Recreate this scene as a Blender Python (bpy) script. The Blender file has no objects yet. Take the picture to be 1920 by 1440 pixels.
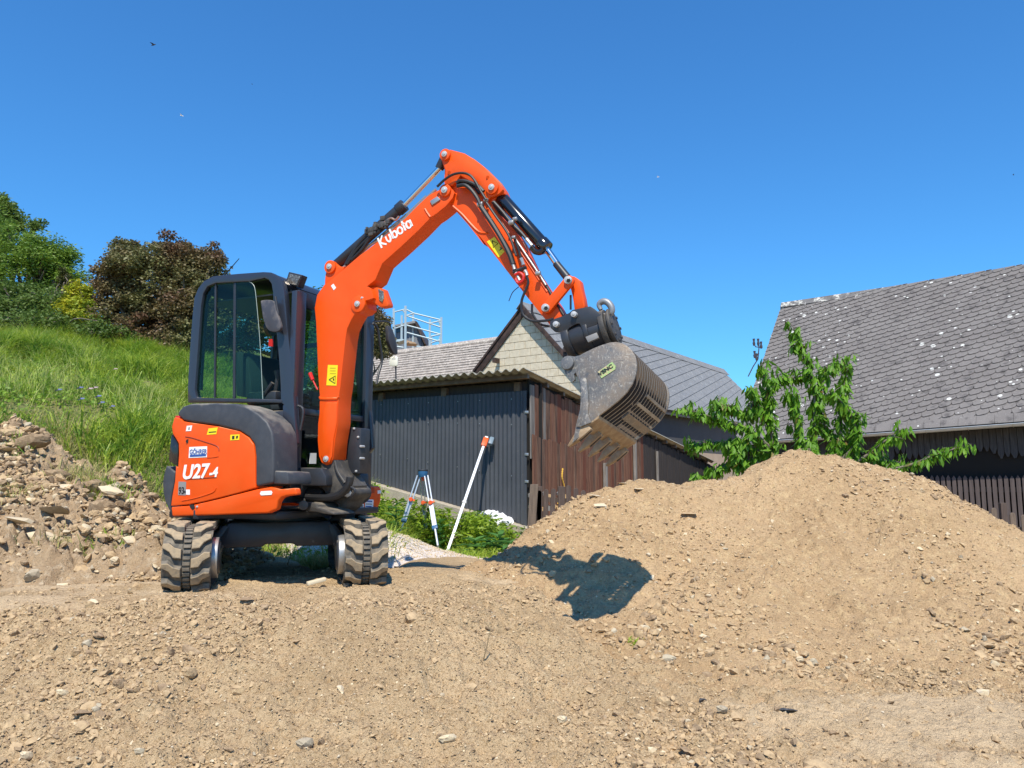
import bpy, bmesh, math, random
import numpy as np
from mathutils import Vector, Matrix
random.seed(7); RNG = np.random.default_rng(11)
S = bpy.context.scene; COL = S.collection
# ------------------------------------------------------------------ camera
FPX = 1442.0; TH = math.atan(180 / FPX); st, ct = math.sin(TH), math.cos(TH)
O = np.array([0, 0, .73])
cd = bpy.data.cameras.new('camera'); cam = bpy.data.objects.new('camera', cd); COL.objects.link(cam)
cd.sensor_width = 36; cd.lens = 36 * FPX / 1920; cd.clip_end = 2000; cd.clip_start = .05
cam.location = O; cam.rotation_euler = (math.pi / 2 + TH, 0, 0)
S.camera = cam
# ------------------------------------------------------------------ light
SUN_AZ, SUN_EL = math.radians(0.5), math.radians(56.5)      # heading of the travelling light, elevation
w = bpy.data.worlds.new('World'); S.world = w; w.use_nodes = True
nt = w.node_tree; bg = nt.nodes['Background']; sky = nt.nodes.new('ShaderNodeTexSky')
sky.sky_type = 'NISHITA'; sky.sun_disc = False; sky.sun_elevation = SUN_EL
sky.sun_rotation = math.pi + SUN_AZ
sky.ozone_density = 3.0; sky.air_density = 1.3; sky.dust_density = 0.2; sky.altitude = 300
hs = nt.nodes.new('ShaderNodeMix'); hs.data_type = 'RGBA'; hs.blend_type = 'MULTIPLY'; hs.inputs[0].default_value = 1; hs.inputs[7].default_value = (.365, .90, 1.38, 1)   # deep clear azure
nt.links.new(sky.outputs[0], hs.inputs[6]); nt.links.new(hs.outputs[2], bg.inputs[0])
bg.inputs[1].default_value = .112
ld = bpy.data.lights.new('sun', 'SUN'); sun = bpy.data.objects.new('sun', ld); COL.objects.link(sun)
ld.energy = 5.0; ld.angle = math.radians(.5); ld.color = (1, .93, .80)
Ld = Vector((math.sin(SUN_AZ) * math.cos(SUN_EL), math.cos(SUN_AZ) * math.cos(SUN_EL), -math.sin(SUN_EL)))
sun.rotation_euler = Ld.to_track_quat('-Z', 'Y').to_euler()
S.view_settings.view_transform = 'Standard'; S.view_settings.look = 'None'
S.view_settings.exposure = .26; S.view_settings.gamma = 1; S.view_settings.use_curve_mapping = False
S.render.engine = 'CYCLES'
# ------------------------------------------------------------------ projection helpers
def ray(px, py):
    x = (px - 960) / FPX; y = (720 - py) / FPX
    return np.array([x, ct - y * st, st + y * ct])
def at(px, py, Y):
    d = ray(px, py); return O + d * (Y / d[1])
def onz(px, py, z):
    d = ray(px, py); return O + d * ((z - O[2]) / d[2])
def onp(px, py, P, n):
    d = ray(px, py); return O + d * (np.dot(np.array(P) - O, n) / np.dot(d, n))
# ------------------------------------------------------------------ materials
def _n(t, k, **kw):
    n = t.nodes.new(k)
    for a, b in kw.items(): setattr(n, a, b)
    return n
def _noise(t, pos, scale, detail=4, rough=.6, st=None):
    n = _n(t, 'ShaderNodeTexNoise'); n.inputs['Scale'].default_value = scale
    n.inputs['Detail'].default_value = detail; n.inputs['Roughness'].default_value = rough
    if st:
        mp = _n(t, 'ShaderNodeMapping'); mp.inputs['Scale'].default_value = st
        t.links.new(pos, mp.inputs[0]); pos = mp.outputs[0]
    t.links.new(pos, n.inputs['Vector']); return n.outputs[0]
def _ramp(t, fac, stops):
    r = _n(t, 'ShaderNodeValToRGB'); e = r.color_ramp.elements
    while len(e) < len(stops): e.new(.5)
    for i, (p, c) in enumerate(stops): e[i].position = p; e[i].color = (*c, 1) if len(c) == 3 else c
    t.links.new(fac, r.inputs[0]); return r.outputs[0]
def _mix(t, f, a, b, bt='MIX'):
    m = _n(t, 'ShaderNodeMix', data_type='RGBA', blend_type=bt)
    for s, v in ((m.inputs[0], f), (m.inputs[6], a), (m.inputs[7], b)):
        if hasattr(v, 'links') or isinstance(v, bpy.types.NodeSocket): t.links.new(v, s)
        elif isinstance(v, (int, float)): s.default_value = v
        else: s.default_value = (*v, 1)
    return m.outputs[2]
MATS = {}
def mat(name, col, rough=.6, metal=0, var=None, bump=None, spec=.5, dust=None, coat=0, layers=(), transl=None, st=None):
    """var=(scale, colour2, lo, hi), bump=[(scale, strength_m)], dust=(colour, scale, lo, hi), layers: more var tuples"""
    m = bpy.data.materials.new(name); m.use_nodes = True; t = m.node_tree
    p = t.nodes['Principled BSDF']; pos = _n(t, 'ShaderNodeNewGeometry').outputs['Position']
    c = tuple(col)
    for L in ([var] if var else []) + list(layers):
        f = _ramp(t, _noise(t, pos, L[0], 5, .65, L[4] if len(L) > 4 else st), [(L[2], (0, 0, 0)), (L[3], (1, 1, 1))])
        c = _mix(t, f, c, L[1])
    if dust:
        nrm = _n(t, 'ShaderNodeNewGeometry').outputs['Normal']; sx = _n(t, 'ShaderNodeSeparateXYZ'); t.links.new(nrm, sx.inputs[0])
        ad = _n(t, 'ShaderNodeMath', operation='MULTIPLY_ADD'); t.links.new(sx.outputs[2], ad.inputs[0]); ad.inputs[1].default_value = .35
        t.links.new(_noise(t, pos, dust[1]), ad.inputs[2])
        f = _ramp(t, ad.outputs[0], [(dust[2], (0, 0, 0)), (dust[3], (1, 1, 1))]); c = _mix(t, f, c, dust[0])
        rr = _mix(t, f, (rough,) * 3, (.85,) * 3); t.links.new(rr, p.inputs['Roughness'])
    if isinstance(c, tuple): p.inputs['Base Color'].default_value = (*c, 1)
    else: t.links.new(c, p.inputs['Base Color'])
    if not dust: p.inputs['Roughness'].default_value = rough
    p.inputs['Metallic'].default_value = metal; p.inputs['Specular IOR Level'].default_value = spec
    p.inputs['Coat Weight'].default_value = coat; p.inputs['Coat Roughness'].default_value = .08
    if bump:
        prev = None
        for sc, amt in bump:
            b = _n(t, 'ShaderNodeBump'); b.inputs['Strength'].default_value = 1; b.inputs['Distance'].default_value = amt
            t.links.new(_noise(t, pos, sc, 4, .6, st), b.inputs['Height'])
            if prev: t.links.new(prev, b.inputs['Normal'])
            prev = b.outputs[0]
        t.links.new(prev, p.inputs['Normal'])
    if transl:
        tr = _n(t, 'ShaderNodeBsdfTranslucent'); mx = _n(t, 'ShaderNodeMixShader'); mx.inputs[0].default_value = transl
        if isinstance(c, tuple): tr.inputs[0].default_value = (*c, 1)
        else: t.links.new(c, tr.inputs[0])
        t.links.new(p.outputs[0], mx.inputs[1]); t.links.new(tr.outputs[0], mx.inputs[2])
        t.links.new(mx.outputs[0], t.nodes['Material Output'].inputs[0])
    MATS[name] = m; return m
def glass(name, tint, gl=.12):
    m = bpy.data.materials.new(name); m.use_nodes = True; t = m.node_tree
    t.nodes.remove(t.nodes['Principled BSDF'])
    a = _n(t, 'ShaderNodeBsdfTransparent'); a.inputs[0].default_value = (*tint, 1)
    g = _n(t, 'ShaderNodeBsdfGlossy'); g.inputs['Roughness'].default_value = .03
    lf = _n(t, 'ShaderNodeLayerWeight'); lf.inputs[0].default_value = .5; p3 = _n(t, 'ShaderNodeMath', operation='POWER'); t.links.new(lf.outputs['Facing'], p3.inputs[0]); p3.inputs[1].default_value = 3.5
    lw = _n(t, 'ShaderNodeMath', operation='MULTIPLY_ADD'); t.links.new(p3.outputs[0], lw.inputs[0]); lw.inputs[1].default_value = .35; lw.inputs[2].default_value = gl * .2
    x = _n(t, 'ShaderNodeMixShader'); t.links.new(lw.outputs[0], x.inputs[0]); t.links.new(a.outputs[0], x.inputs[1]); t.links.new(g.outputs[0], x.inputs[2])
    t.links.new(x.outputs[0], t.nodes['Material Output'].inputs[0]); MATS[name] = m; return m
ORANGE = mat('orange_paint', (.80, .082, .002), .42, spec=.32, var=(3, (.80, .10, .008), .4, .7), layers=[(55, (.62, .22, .07), .66, .80)], dust=((.55, .30, .15), 6, .80, 1.25))
BLACKP = mat('black_paint', (.024, .026, .032), .42, var=(6, (.036, .038, .044), .4, .7), dust=((.17, .15, .12), 7, .78, 1.1))
CABP = mat('cab_grey_paint', (.026, .031, .045), .35, coat=.3, dust=((.14, .14, .14), 5, .85, 1.2))
COVERP = mat('grey_plastic_cover', (.04, .044, .053), .55, var=(14, (.055, .058, .066), .4, .65), dust=((.25, .225, .19), 6, .66, 1.0), bump=[(300, .0006)])
CAST = mat('dirty_casting', (.05, .046, .042), .6, var=(12, (.11, .095, .075), .45, .7), bump=[(60, .002)], dust=((.2, .165, .12), 10, .7, 1.1))
RUBBER = mat('dusty_rubber', (.11, .10, .085), .9, spec=.2, var=(14, (.24, .20, .15), .40, .66), bump=[(80, .002)])
LUGM = mat('dusty_lug_rubber', (.38, .29, .185), .95, spec=.15, var=(25, (.20, .17, .13), .45, .75), bump=[(90, .002)])
CHROME = mat('chrome_rod', (.75, .76, .78), .12, metal=1)
STEEL = mat('worn_steel', (.42, .42, .42), .42, metal=.7, var=(20, (.4, .38, .35), .4, .7))
PIN = mat('pin_steel', (.50, .50, .49), .45, metal=.3)
HOSE = mat('black_hose', (.018, .018, .02), .45, dust=((.12, .11, .09), 20, .85, 1.2))
GLOSSB = mat('gloss_black_cylinder', (.012, .013, .016), .16, coat=.6, dust=((.10, .09, .07), 14, 1.0, 1.3))
YELLOW = mat('yellow_sticker', (.85, .68, .01), .5)
WHITE = mat('white_print', (.82, .82, .80), .5)
BLACK = mat('black_print', (.015, .015, .015), .5)
BLUE = mat('blue_print', (.03, .09, .32), .5)
GREYS = mat('grey_sticker', (.25, .24, .23), .5)
REDM = mat('red_plastic', (.6, .02, .015), .4)
BUCKET = mat('bucket_steel', (.125, .128, .13), .5, metal=.15, var=(1.4, (.23, .175, .125), .46, .62), layers=[(14, (.10, .105, .11), .52, .72), (40, (.36, .33, .28), .58, .70), (110, (.34, .31, .27), .57, .68, (1, 1, .25)), (90, (.36, .34, .30), .62, .70, (.25, .25, 1.2))], bump=[(50, .0015), (200, .0006)])
BUCKEDGE = mat('bucket_soiled_edge', (.30, .20, .115), .8, var=(18, (.42, .32, .2), .4, .7), bump=[(70, .002)])
RIBM = mat('bucket_rib_side', (.06, .045, .034), .7, var=(9, (.10, .07, .05), .42, .7))  # dark slat sides: the shade in the gaps is painted into this colour
RIBE = mat('bucket_rib_edge', (.37, .345, .30), .55, metal=.2, var=(9, (.22, .18, .13), .42, .7), bump=[(70, .001)])
GREENST = mat('green_label', (.30, .46, .17), .7, var=(45, (.50, .38, .22), .46, .58))
GLASSG = glass('tinted_green_glass', (.66, .82, .72), .1)
GLASSF = glass('front_glass', (.62, .78, .76), .1)
SEAT = mat('seat_fabric', (.03, .045, .06), .8)
LENS = mat('lamp_lens', (.16, .13, .10), .2, metal=.5, var=(90, (.40, .36, .30), .50, .58))
TAILM = mat('smoked_tail_lamp', (.014, .013, .013), .2, coat=.4, var=(60, (.05, .03, .025), .55, .7))
# ------------------------------------------------------------------ mesh helpers
V = lambda *a: np.array(a, float)
class MB:
    def __init__(s): s.v = []; s.f = []
    def add(s, vs, fs):
        b = len(s.v); s.v.extend([tuple(map(float, q)) for q in vs]); s.f.extend([tuple(b + i for i in f) for f in fs]); return s
    def box(s, c, ex, ey, ez):
        """centre + three half-extent vectors"""
        c, ex, ey, ez = map(np.array, (c, ex, ey, ez)); vs = [c + a * ex + b * ey + d * ez for a in (-1, 1) for b in (-1, 1) for d in (-1, 1)]
        return s.add(vs, [(0, 1, 3, 2), (4, 6, 7, 5), (0, 4, 5, 1), (2, 3, 7, 6), (0, 2, 6, 4), (1, 5, 7, 3)])
    def abox(s, x0, x1, y0, y1, z0, z1): return s.box(((x0 + x1) / 2, (y0 + y1) / 2, (z0 + z1) / 2), ((x1 - x0) / 2, 0, 0), (0, (y1 - y0) / 2, 0), (0, 0, (z1 - z0) / 2))
    def prism(s, pts, d):
        n = len(pts); pts = [np.array(p, float) for p in pts]; d = np.array(d, float)
        return s.add(pts + [p + d for p in pts], [tuple(range(n - 1, -1, -1)), tuple(range(n, 2 * n))] + [(i, (i + 1) % n, (i + 1) % n + n, i + n) for i in range(n)])
    def tube(s, path, r, n=8, cap=True):
        path = [np.array(p, float) for p in path]; m = len(path); rr = r if hasattr(r, '__len__') else [r] * m
        vs = []; up = None
        for i, p in enumerate(path):
            t = path[min(i + 1, m - 1)] - path[max(i - 1, 0)]; t /= (np.linalg.norm(t) + 1e-9)
            if up is None: up = np.cross(t, (0, 0, 1) if abs(t[2]) < .9 else (1, 0, 0))
            a = up - t * np.dot(up, t); a /= (np.linalg.norm(a) + 1e-9); up = a; b = np.cross(t, a)
            for k in range(n):
                q = 2 * math.pi * k / n; vs.append(p + rr[i] * (a * math.cos(q) + b * math.sin(q)))
        fs = [(i * n + k, i * n + (k + 1) % n, (i + 1) * n + (k + 1) % n, (i + 1) * n + k) for i in range(m - 1) for k in range(n)]
        if cap: fs += [tuple(range(n - 1, -1, -1)), tuple((m - 1) * n + k for k in range(n))]
        return s.add(vs, fs)
    def cyl(s, a, b, r0, r1=None, n=16): return s.tube([a, b], [r0, r0 if r1 is None else r1], n)
    def sheet(s, grid):
        """grid [i][j] of points"""
        a, b = len(grid), len(grid[0]); return s.add([p for r in grid for p in r], [(i * b + j, i * b + j + 1, (i + 1) * b + j + 1, (i + 1) * b + j) for i in range(a - 1) for j in range(b - 1)])
def smooth_path(pts, n=6):
    P = [np.array(p, float) for p in pts]; P = [2 * P[0] - P[1]] + P + [2 * P[-1] - P[-2]]; out = []
    for i in range(1, len(P) - 2):
        for k in range(n):
            t = k / n; a, b, c, d = P[i - 1:i + 3]
            out.append(.5 * (2 * b + (c - a) * t + (2 * a - 5 * b + 4 * c - d) * t * t + (3 * b - a - 3 * c + d) * t ** 3))
    out.append(P[-2]); return out
WP = {}
def tag(o, label=None, cat=None, group=None, kind=None):
    for k, v in (('label', label), ('category', cat), ('group', group), ('kind', kind)):
        if v: o[k] = v
    return o
def empty(name, loc, label, cat, group=None):
    o = bpy.data.objects.new(name, None); COL.objects.link(o); o.location = loc; o.empty_display_size = .1
    WP[o.name] = np.array(loc, float); return tag(o, label, cat, group)
def setparent(o, parent, wpos):
    WP[o.name] = np.array(wpos, float)
    if parent: o.parent = parent; o.location = np.array(wpos, float) - WP[parent.name]
    else: o.location = wpos
def fin(me, smooth=35):
    me.validate(); me.update()
    if smooth is not None and len(me.polygons):
        me.polygons.foreach_set('use_smooth', [True] * len(me.polygons)); me.set_sharp_from_angle(angle=math.radians(smooth))
def obj(name, mb, m, parent=None, bevel=0, seg=2, smooth=35, origin=None, recalc=True, **kw):
    """one mesh object; vertices are given in world space, its origin goes to their middle"""
    v = np.array(mb.v); c = (v.min(0) + v.max(0)) / 2 if origin is None else np.array(origin, float)
    me = bpy.data.meshes.new(name); me.from_pydata([tuple(q) for q in v - c], [], mb.f)
    if recalc or bevel:
        b = bmesh.new(); b.from_mesh(me); bmesh.ops.recalc_face_normals(b, faces=b.faces)
        if bevel:
            ed = [e for e in b.edges if len(e.link_faces) == 2 and e.calc_face_angle(0) > .5]
            bmesh.ops.bevel(b, geom=ed, offset=bevel, segments=seg, affect='EDGES', clamp_overlap=True, profile=.5)
        b.to_mesh(me); b.free()
    for q in (m if isinstance(m, (list, tuple)) else [m]): me.materials.append(q)
    fin(me, smooth); o = bpy.data.objects.new(name, me); COL.objects.link(o); setparent(o, parent, c)
    return tag(o, **kw)
def npobj(name, v, f, m, parent=None, smooth=True, origin=(0, 0, 0), mi=None, **kw):
    """big meshes: v (n,3), f (k,3|4)"""
    me = bpy.data.meshes.new(name); v = np.asarray(v, np.float32) - np.array(origin, np.float32); f = np.asarray(f, np.int32); k = f.shape[1]
    me.vertices.add(len(v)); me.vertices.foreach_set('co', v.ravel()); me.loops.add(f.size); me.loops.foreach_set('vertex_index', f.ravel())
    me.polygons.add(len(f)); me.polygons.foreach_set('loop_start', np.arange(0, f.size, k, dtype=np.int32)); me.polygons.foreach_set('loop_total', np.full(len(f), k, np.int32))
    for q in (m if isinstance(m, (list, tuple)) else [m]): me.materials.append(q)
    if mi is not None: me.polygons.foreach_set('material_index', np.asarray(mi, np.int32))
    me.update(calc_edges=True); me.polygons.foreach_set('use_smooth', np.full(len(f), smooth))
    o = bpy.data.objects.new(name, me); COL.objects.link(o); setparent(o, parent, origin); return tag(o, **kw)
def inst(name, me, M, parent=None, **kw):
    """another object on the same mesh data at world matrix M"""
    o = bpy.data.objects.new(name, me); COL.objects.link(o)
    M = Matrix(M) if not isinstance(M, Matrix) else M
    p = np.array(M.translation); WP[o.name] = p
    if parent: o.parent = parent; M = M.copy(); M.translation = Vector(p - WP[parent.name])
    o.matrix_local = M; return tag(o, **kw)
def plate(name, outer, holes, fn, d, m, parent, bevel=0, **kw):
    """flat plate with holes: outer/holes 2D lists, fn maps to world, d thickness vector"""
    b = bmesh.new(); ed = []
    for loop in [outer] + list(holes):
        vs = [b.verts.new(tuple(fn(*p))) for p in loop]; ed += [b.edges.new((vs[i], vs[(i + 1) % len(vs)])) for i in range(len(vs))]
    r = bmesh.ops.triangle_fill(b, edges=ed, use_beauty=True); fs = [g for g in r['geom'] if isinstance(g, bmesh.types.BMFace)]
    r = bmesh.ops.extrude_face_region(b, geom=fs); vs = [g for g in r['geom'] if isinstance(g, bmesh.types.BMVert)]
    bmesh.ops.translate(b, verts=vs, vec=Vector(d)); mb = MB(); b.verts.index_update()
    mb.v = [tuple(q.co) for q in b.verts]; mb.f = [tuple(q.index for q in f.verts) for f in b.faces]; b.free()
    return obj(name, mb, m, parent, bevel=bevel, **kw)
def text(name, body, size, M, m, parent, bold=0, shear=0, sx=1, ext=.001):
    cu = bpy.data.curves.new(name, 'FONT'); cu.body = body; cu.size = size; cu.offset = bold; cu.shear = shear; cu.extrude = ext
    cu.align_x = 'CENTER'; cu.align_y = 'CENTER'; t = bpy.data.objects.new(name + '_tmp', cu)
    COL.objects.link(t); dg = bpy.context.evaluated_depsgraph_get(); me = bpy.data.meshes.new_from_object(t.evaluated_get(dg)); bpy.data.objects.remove(t)
    for v in me.vertices: v.co.x *= sx
    me.materials.clear(); me.materials.append(m); o = inst(name, me, M, parent); return o
# ------------------------------------------------------------------ noise and terrain
_T = np.random.default_rng(3).random((256, 256)) * 2 - 1
def vn(x, y):
    xi = np.floor(x).astype(int); yi = np.floor(y).astype(int); fx = x - xi; fy = y - yi; fx = fx * fx * (3 - 2 * fx); fy = fy * fy * (3 - 2 * fy)
    g = lambda a, b: _T[a & 255, b & 255]
    return (g(xi, yi) * (1 - fx) + g(xi + 1, yi) * fx) * (1 - fy) + (g(xi, yi + 1) * (1 - fx) + g(xi + 1, yi + 1) * fx) * fy
def fbm(x, y, sc, oct=4, g=.5):
    r = 0; a = 1
    for i in range(oct): r = r + a * vn(x * sc + 17.3 * i, y * sc + 5.1 * i); sc *= 2.03; a *= g
    return r
class TPS:
    def __init__(s, p, lam=1e-3):
        p = np.array(p, float); s.x = p[:, :2]; n = len(p); d = np.linalg.norm(s.x[:, None] - s.x[None], axis=2)
        K = np.where(d > 0, d ** 2 * np.log(d + 1e-12), 0) + lam * np.eye(n); Q = np.c_[np.ones(n), s.x]
        A = np.zeros((n + 3, n + 3)); A[:n, :n] = K; A[:n, n:] = Q; A[n:, :n] = Q.T; s.w = np.linalg.solve(A, np.r_[p[:, 2], 0, 0, 0])
    def __call__(s, x, y):
        x = np.asarray(x, float); y = np.asarray(y, float); n = len(s.x); r = s.w[n] + s.w[n + 1] * x + s.w[n + 2] * y
        for i in range(n):
            d2 = (x - s.x[i, 0]) ** 2 + (y - s.x[i, 1]) ** 2; r = r + s.w[i] * .5 * d2 * np.log(d2 + 1e-12)
        return r
def ss(a, b, x): t = np.clip((x - a) / (b - a), 0, 1); return t * t * (3 - 2 * t)
GP = [(x, 3.2, -.42) for x in (-3, -1.5, 0, 1.5, 3)] + [(-5, 3, -.42), (6, 3, -.42), (-6, -3, -.45), (0, -3, -.45), (6, -3, -.45),
  (-4, 4.1, -.18), (-2.6, 4.05, -.2), (-1.2, 3.95, -.24), (-1.8, 4.55, .02), (-.8, 4.55, .0), (-2.8, 4.5, -.03), (-.2, 3.95, -.3), (1, 3.9, -.40), (2.5, 3.9, -.42), (4.5, 4, -.42),
  (-4.5, 4.8, 0), (-3, 4.8, 0), (-2.2, 4.95, 0), (-1.4, 5, -.005), (-.8, 5, -.02), (-.2, 4.8, -.12), (.35, 4.7, -.3), (1, 4.7, -.42), (2.5, 4.8, -.42), (5, 4.8, -.42), (8, 5, -.42),
  (-4.5, 5.6, 0), (-3.3, 5.8, 0), (-2.3, 5.6, 0), (-1.2, 5.9, 0), (-2, 7, -.01), (-1.2, 7, -.02), (-.3, 5.7, -.02), (-.2, 6.8, -.06), (1, 6.5, -.2), (3, 7, -.3), (6, 7, -.3),
  (-1.5, 9, -.15), (-.5, 8.5, -.14), (-.3, 10, -.25), (1, 9.5, -.3), (4, 10, -.35), (8, 10, -.35), (0, 13, -.45), (4, 14, -.45), (9, 14, -.45), (0, 20, -.4), (6, 20, -.4),
  (-6, 5.8, .06), (-8, 6.5, .35), (-5.5, 8.2, 1.2), (-3.9, 8.5, .47), (-2.8, 8.4, .06), (-7.5, 8, 1.35), (-9.5, 8.3, 1.7), (-4.7, 7, .5), (-3.6, 7, .2),
  (-9.3, 14, 3.35), (-6, 14, 2.65), (-3.8, 14, 1.6), (-2.4, 13.5, .5), (-1.2, 13, -.1), (-7, 10.5, 2.04), (-5.1, 10.5, 1.7), (-4.0, 10, 1.1), (-3, 10.5, .5), (-1.8, 10.5, -.15),
  (-9, 19, 4.4), (-5, 19, 3.4), (-2, 19, 1.0), (-14, 10, 3.4), (-16, 18, 5), (-13, 4, 1), (-12, 24, 5.2), (-3, 25, 1.5), (6, 26, 0), (12, 18, -.3), (12, 8, -.4)]
_TG = TPS(GP)
def T(x, y):
    r = np.sqrt(x ** 2 + (y - 10) ** 2); k = ss(16, 30, r); return _TG(x, y) * (1 - k) + (-.4) * k
_ub = lambda x: np.interp(x, [-12, -9, -5.5, -4.9, -4.3, -3.85, -3, -2.2, -1.6], [9, 8.7, 8.25, 8.3, 8.35, 8.5, 8.1, 7.4, 6.6])
def hmask(x, y): return ss(0, .35, y - _ub(x) + .12 * fbm(x, y, 2.5, 2)) * ss(-.9, -1.5, x) * ss(23, 21, y)
def rmask(x, y): return ss(0, .5, y - 5.55 - .15 * fbm(x, y, 1.7, 2)) * ss(-.1, .25, _ub(x) - y + .1) * ss(-1.9, -2.7, x) * ss(-12, -10, x)
def G(x, y):
    near = ss(7.5, 5.5, y); r = .035 * fbm(x, y, 1.3, 3) + .030 * near * fbm(x, y, 6, 3) + .020 * near * fbm(x + 9, y, 22, 4, .6)
    flat = ss(-1.7, -2.6, x) * ss(4.5, 4.8, y) * ss(5.9, 5.5, y)              # the driven path on the left
    flat = np.maximum(flat, ss(1.0, 2.2, x) * ss(4.5, 4.1, y) * .75)
    yc = np.interp(x, [-.6, -.41, .13, .78, 1.68, 2.6], [4.62, 4.62, 4.76, 4.67, 4.48, 4.4]) + .02 * fbm(x, y, 5, 2); tr = (np.exp(-((y - yc) / .035) ** 2) - .45 * np.exp(-((y - yc - .11) / .06) ** 2)) * ss(-.6, -.3, x) * ss(2.4, 1.2, x)   # wheel crease
    dug = np.exp(-(((x + 1.5) / 1.3) ** 2 + ((y - 5.7) / .8) ** 2))
    return T(x, y) + r * (1 - .7 * flat) * (1 - .6 * dug) - .06 * tr
SP = []
for px, py, Y in [(920, 1058, 7.0), (985, 1004, 7.0), (1060, 953, 7.1), (1120, 922, 7.2), (1165, 904, 7.3), (1205, 900, 7.3), (1250, 908, 7.4), (1290, 914, 7.4), (1330, 906, 7.5), (1375, 899, 7.5), (1420, 880, 7.5), (1455, 856, 7.5), (1490, 850, 7.5), (1560, 859, 7.5), (1640, 881, 7.5), (1720, 898, 7.4), (1800, 938, 7.3), (1860, 973, 7.2), (1925, 1012, 7.1), (2050, 1075, 7.0)]:
    p = at(px, py, Y); SP.append(tuple(p)); q = p * (1 + .9 / Y); SP.append((q[0], q[1], p[2] - .45)); q = p * (1 + 1.9 / Y); SP.append((q[0], q[1], min(p[2] - 1.2, -.5)))
for px, py, Y in [(895, 1100, 6.0), (950, 1145, 5.6), (1030, 1190, 5.2), (1130, 1225, 5.0), (1240, 1248, 4.85), (1400, 1258, 4.78), (1560, 1262, 4.76), (1720, 1262, 4.76), (1920, 1268, 4.75), (2100, 1275, 4.7)]:
    p = at(px, py, Y); SP.append(tuple(p)); SP.append((p[0] * (1 - .8 / Y), Y - .8, p[2] - .22))
for px, py, Y in [(1130, 1080, 6.0), (1300, 1010, 6.5), (1500, 1030, 6.3), (1700, 1060, 6.1), (1300, 1140, 5.55), (1500, 1150, 5.5), (1700, 1160, 5.4), (1500, 930, 7.0)]: SP.append(tuple(at(px, py, Y)))
_TS = TPS(SP, 4e-3)
def SH(x, y):
    th = np.arctan2(y - 8.2, x - 2.7); rr = np.hypot(x - 2.7, y - 8.2); rill = .035 * fbm(th * 6, rr * .5, 1.6, 3) * ss(.8, 1.8, rr)
    return rill + np.maximum(_TS(x, y), -1.2) + .05 * fbm(x, y, 1.6, 3) + .024 * fbm(x, y, 8, 3) + .012 * fbm(x, y + 4, 26, 3, .6)
def RH(x, y):
    m = rmask(x, y); n1 = np.abs(fbm(x, y, 2.2, 3)); n2 = np.abs(fbm(x + 3, y, 7, 3)); n3 = fbm(x, y + 7, 18, 4, .65)
    return T(x, y) - .12 + m * (.15 + .16 * n1 + .12 * n2 + .045 * n3)
def HS(x, y): return T(x, y) - .2 * (1 - hmask(x, y)) + .05 * fbm(x, y, .8, 3) + .02 * fbm(x, y, 4, 3)
def topz(x, y):
    x = np.asarray(x, float); y = np.asarray(y, float)
    return np.maximum.reduce([G(x, y) - .25 * hmask(x, y), np.where(x < -1.5, RH(x, y), -9), np.where(x > -.8, SH(x, y), -9), np.where((x < -.5) & (y > 6.5), HS(x, y), -9)])
def hgrid(xs, ys, fn):
    X, Y = np.meshgrid(xs, ys); Z = fn(X, Y); nx, ny = len(xs), len(ys); i = np.arange(nx - 1)[None] + nx * np.arange(ny - 1)[:, None]; i = i.ravel()
    return np.c_[X.ravel(), Y.ravel(), Z.ravel()], np.c_[i, i + 1, i + nx + 1, i + nx]
def crop_faces(v, f, keep):
    k = keep[f].any(1); f = f[k]; u, inv = np.unique(f, return_inverse=True); return v[u], inv.reshape(f.shape)
# ================================================================== ground
DIRT = mat('dry_tan_soil', (.52, .372, .215), .95, spec=.15, var=(1.3, (.39, .27, .15), .35, .7), layers=[(11, (.55, .405, .24), .5, .72), (60, (.32, .21, .105), .53, .66), (170, (.68, .54, .33), .60, .72)], bump=[(45, .022), (130, .010), (9, .03)])  # fine dark speckle layer paints the small shadows under clods into the colour
HEAPM = mat('fresh_sandy_soil', (.57, .39, .22), .95, spec=.15, var=(1.1, (.44, .29, .155), .35, .65), layers=[(16, (.64, .46, .25), .5, .72), (75, (.37, .24, .12), .53, .66), (150, (.76, .60, .36), .60, .72)], bump=[(60, .020), (150, .010), (14, .02)])
RUBM = mat('lumpy_brown_soil', (.46, .33, .20), .95, spec=.15, var=(2, (.31, .215, .13), .35, .65), layers=[(18, (.52, .41, .28), .52, .7), (70, (.27, .19, .12), .56, .72)], bump=[(30, .02), (120, .006)])
GRAVM = mat('pale_pink_gravel', (.74, .66, .58), .95, spec=.2, var=(60, (.5, .40, .34), .4, .65), layers=[(190, (.8, .74, .68), .55, .68), (240, (.35, .29, .26), .6, .7)], bump=[(120, .008), (300, .004)])
HILLM = mat('grassy_soil', (.10, .13, .04), .95, spec=.1, var=(1.5, (.22, .19, .085), .4, .65), bump=[(20, .03)])
xs = np.r_[-320, -160, -80, -45, -30, -22, np.arange(-17, -4.6, .12), np.arange(-4.6, 5.2, .0175), np.arange(5.2, 14, .14), 17, 22, 30, 45, 80, 160, 320]
ys = np.r_[-200, -60, -25, -10, -5, -2, 0, 1, 1.8, 2.3, 2.6, np.arange(2.75, 6.7, .0155), np.arange(6.7, 9, .035), np.arange(9, 24, .13), 26, 30, 36, 45, 60, 90, 150, 300, 600]
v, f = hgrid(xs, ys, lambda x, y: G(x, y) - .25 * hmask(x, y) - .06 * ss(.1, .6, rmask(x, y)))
gob = npobj('ground', v, f, DIRT, kind='structure')
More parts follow.
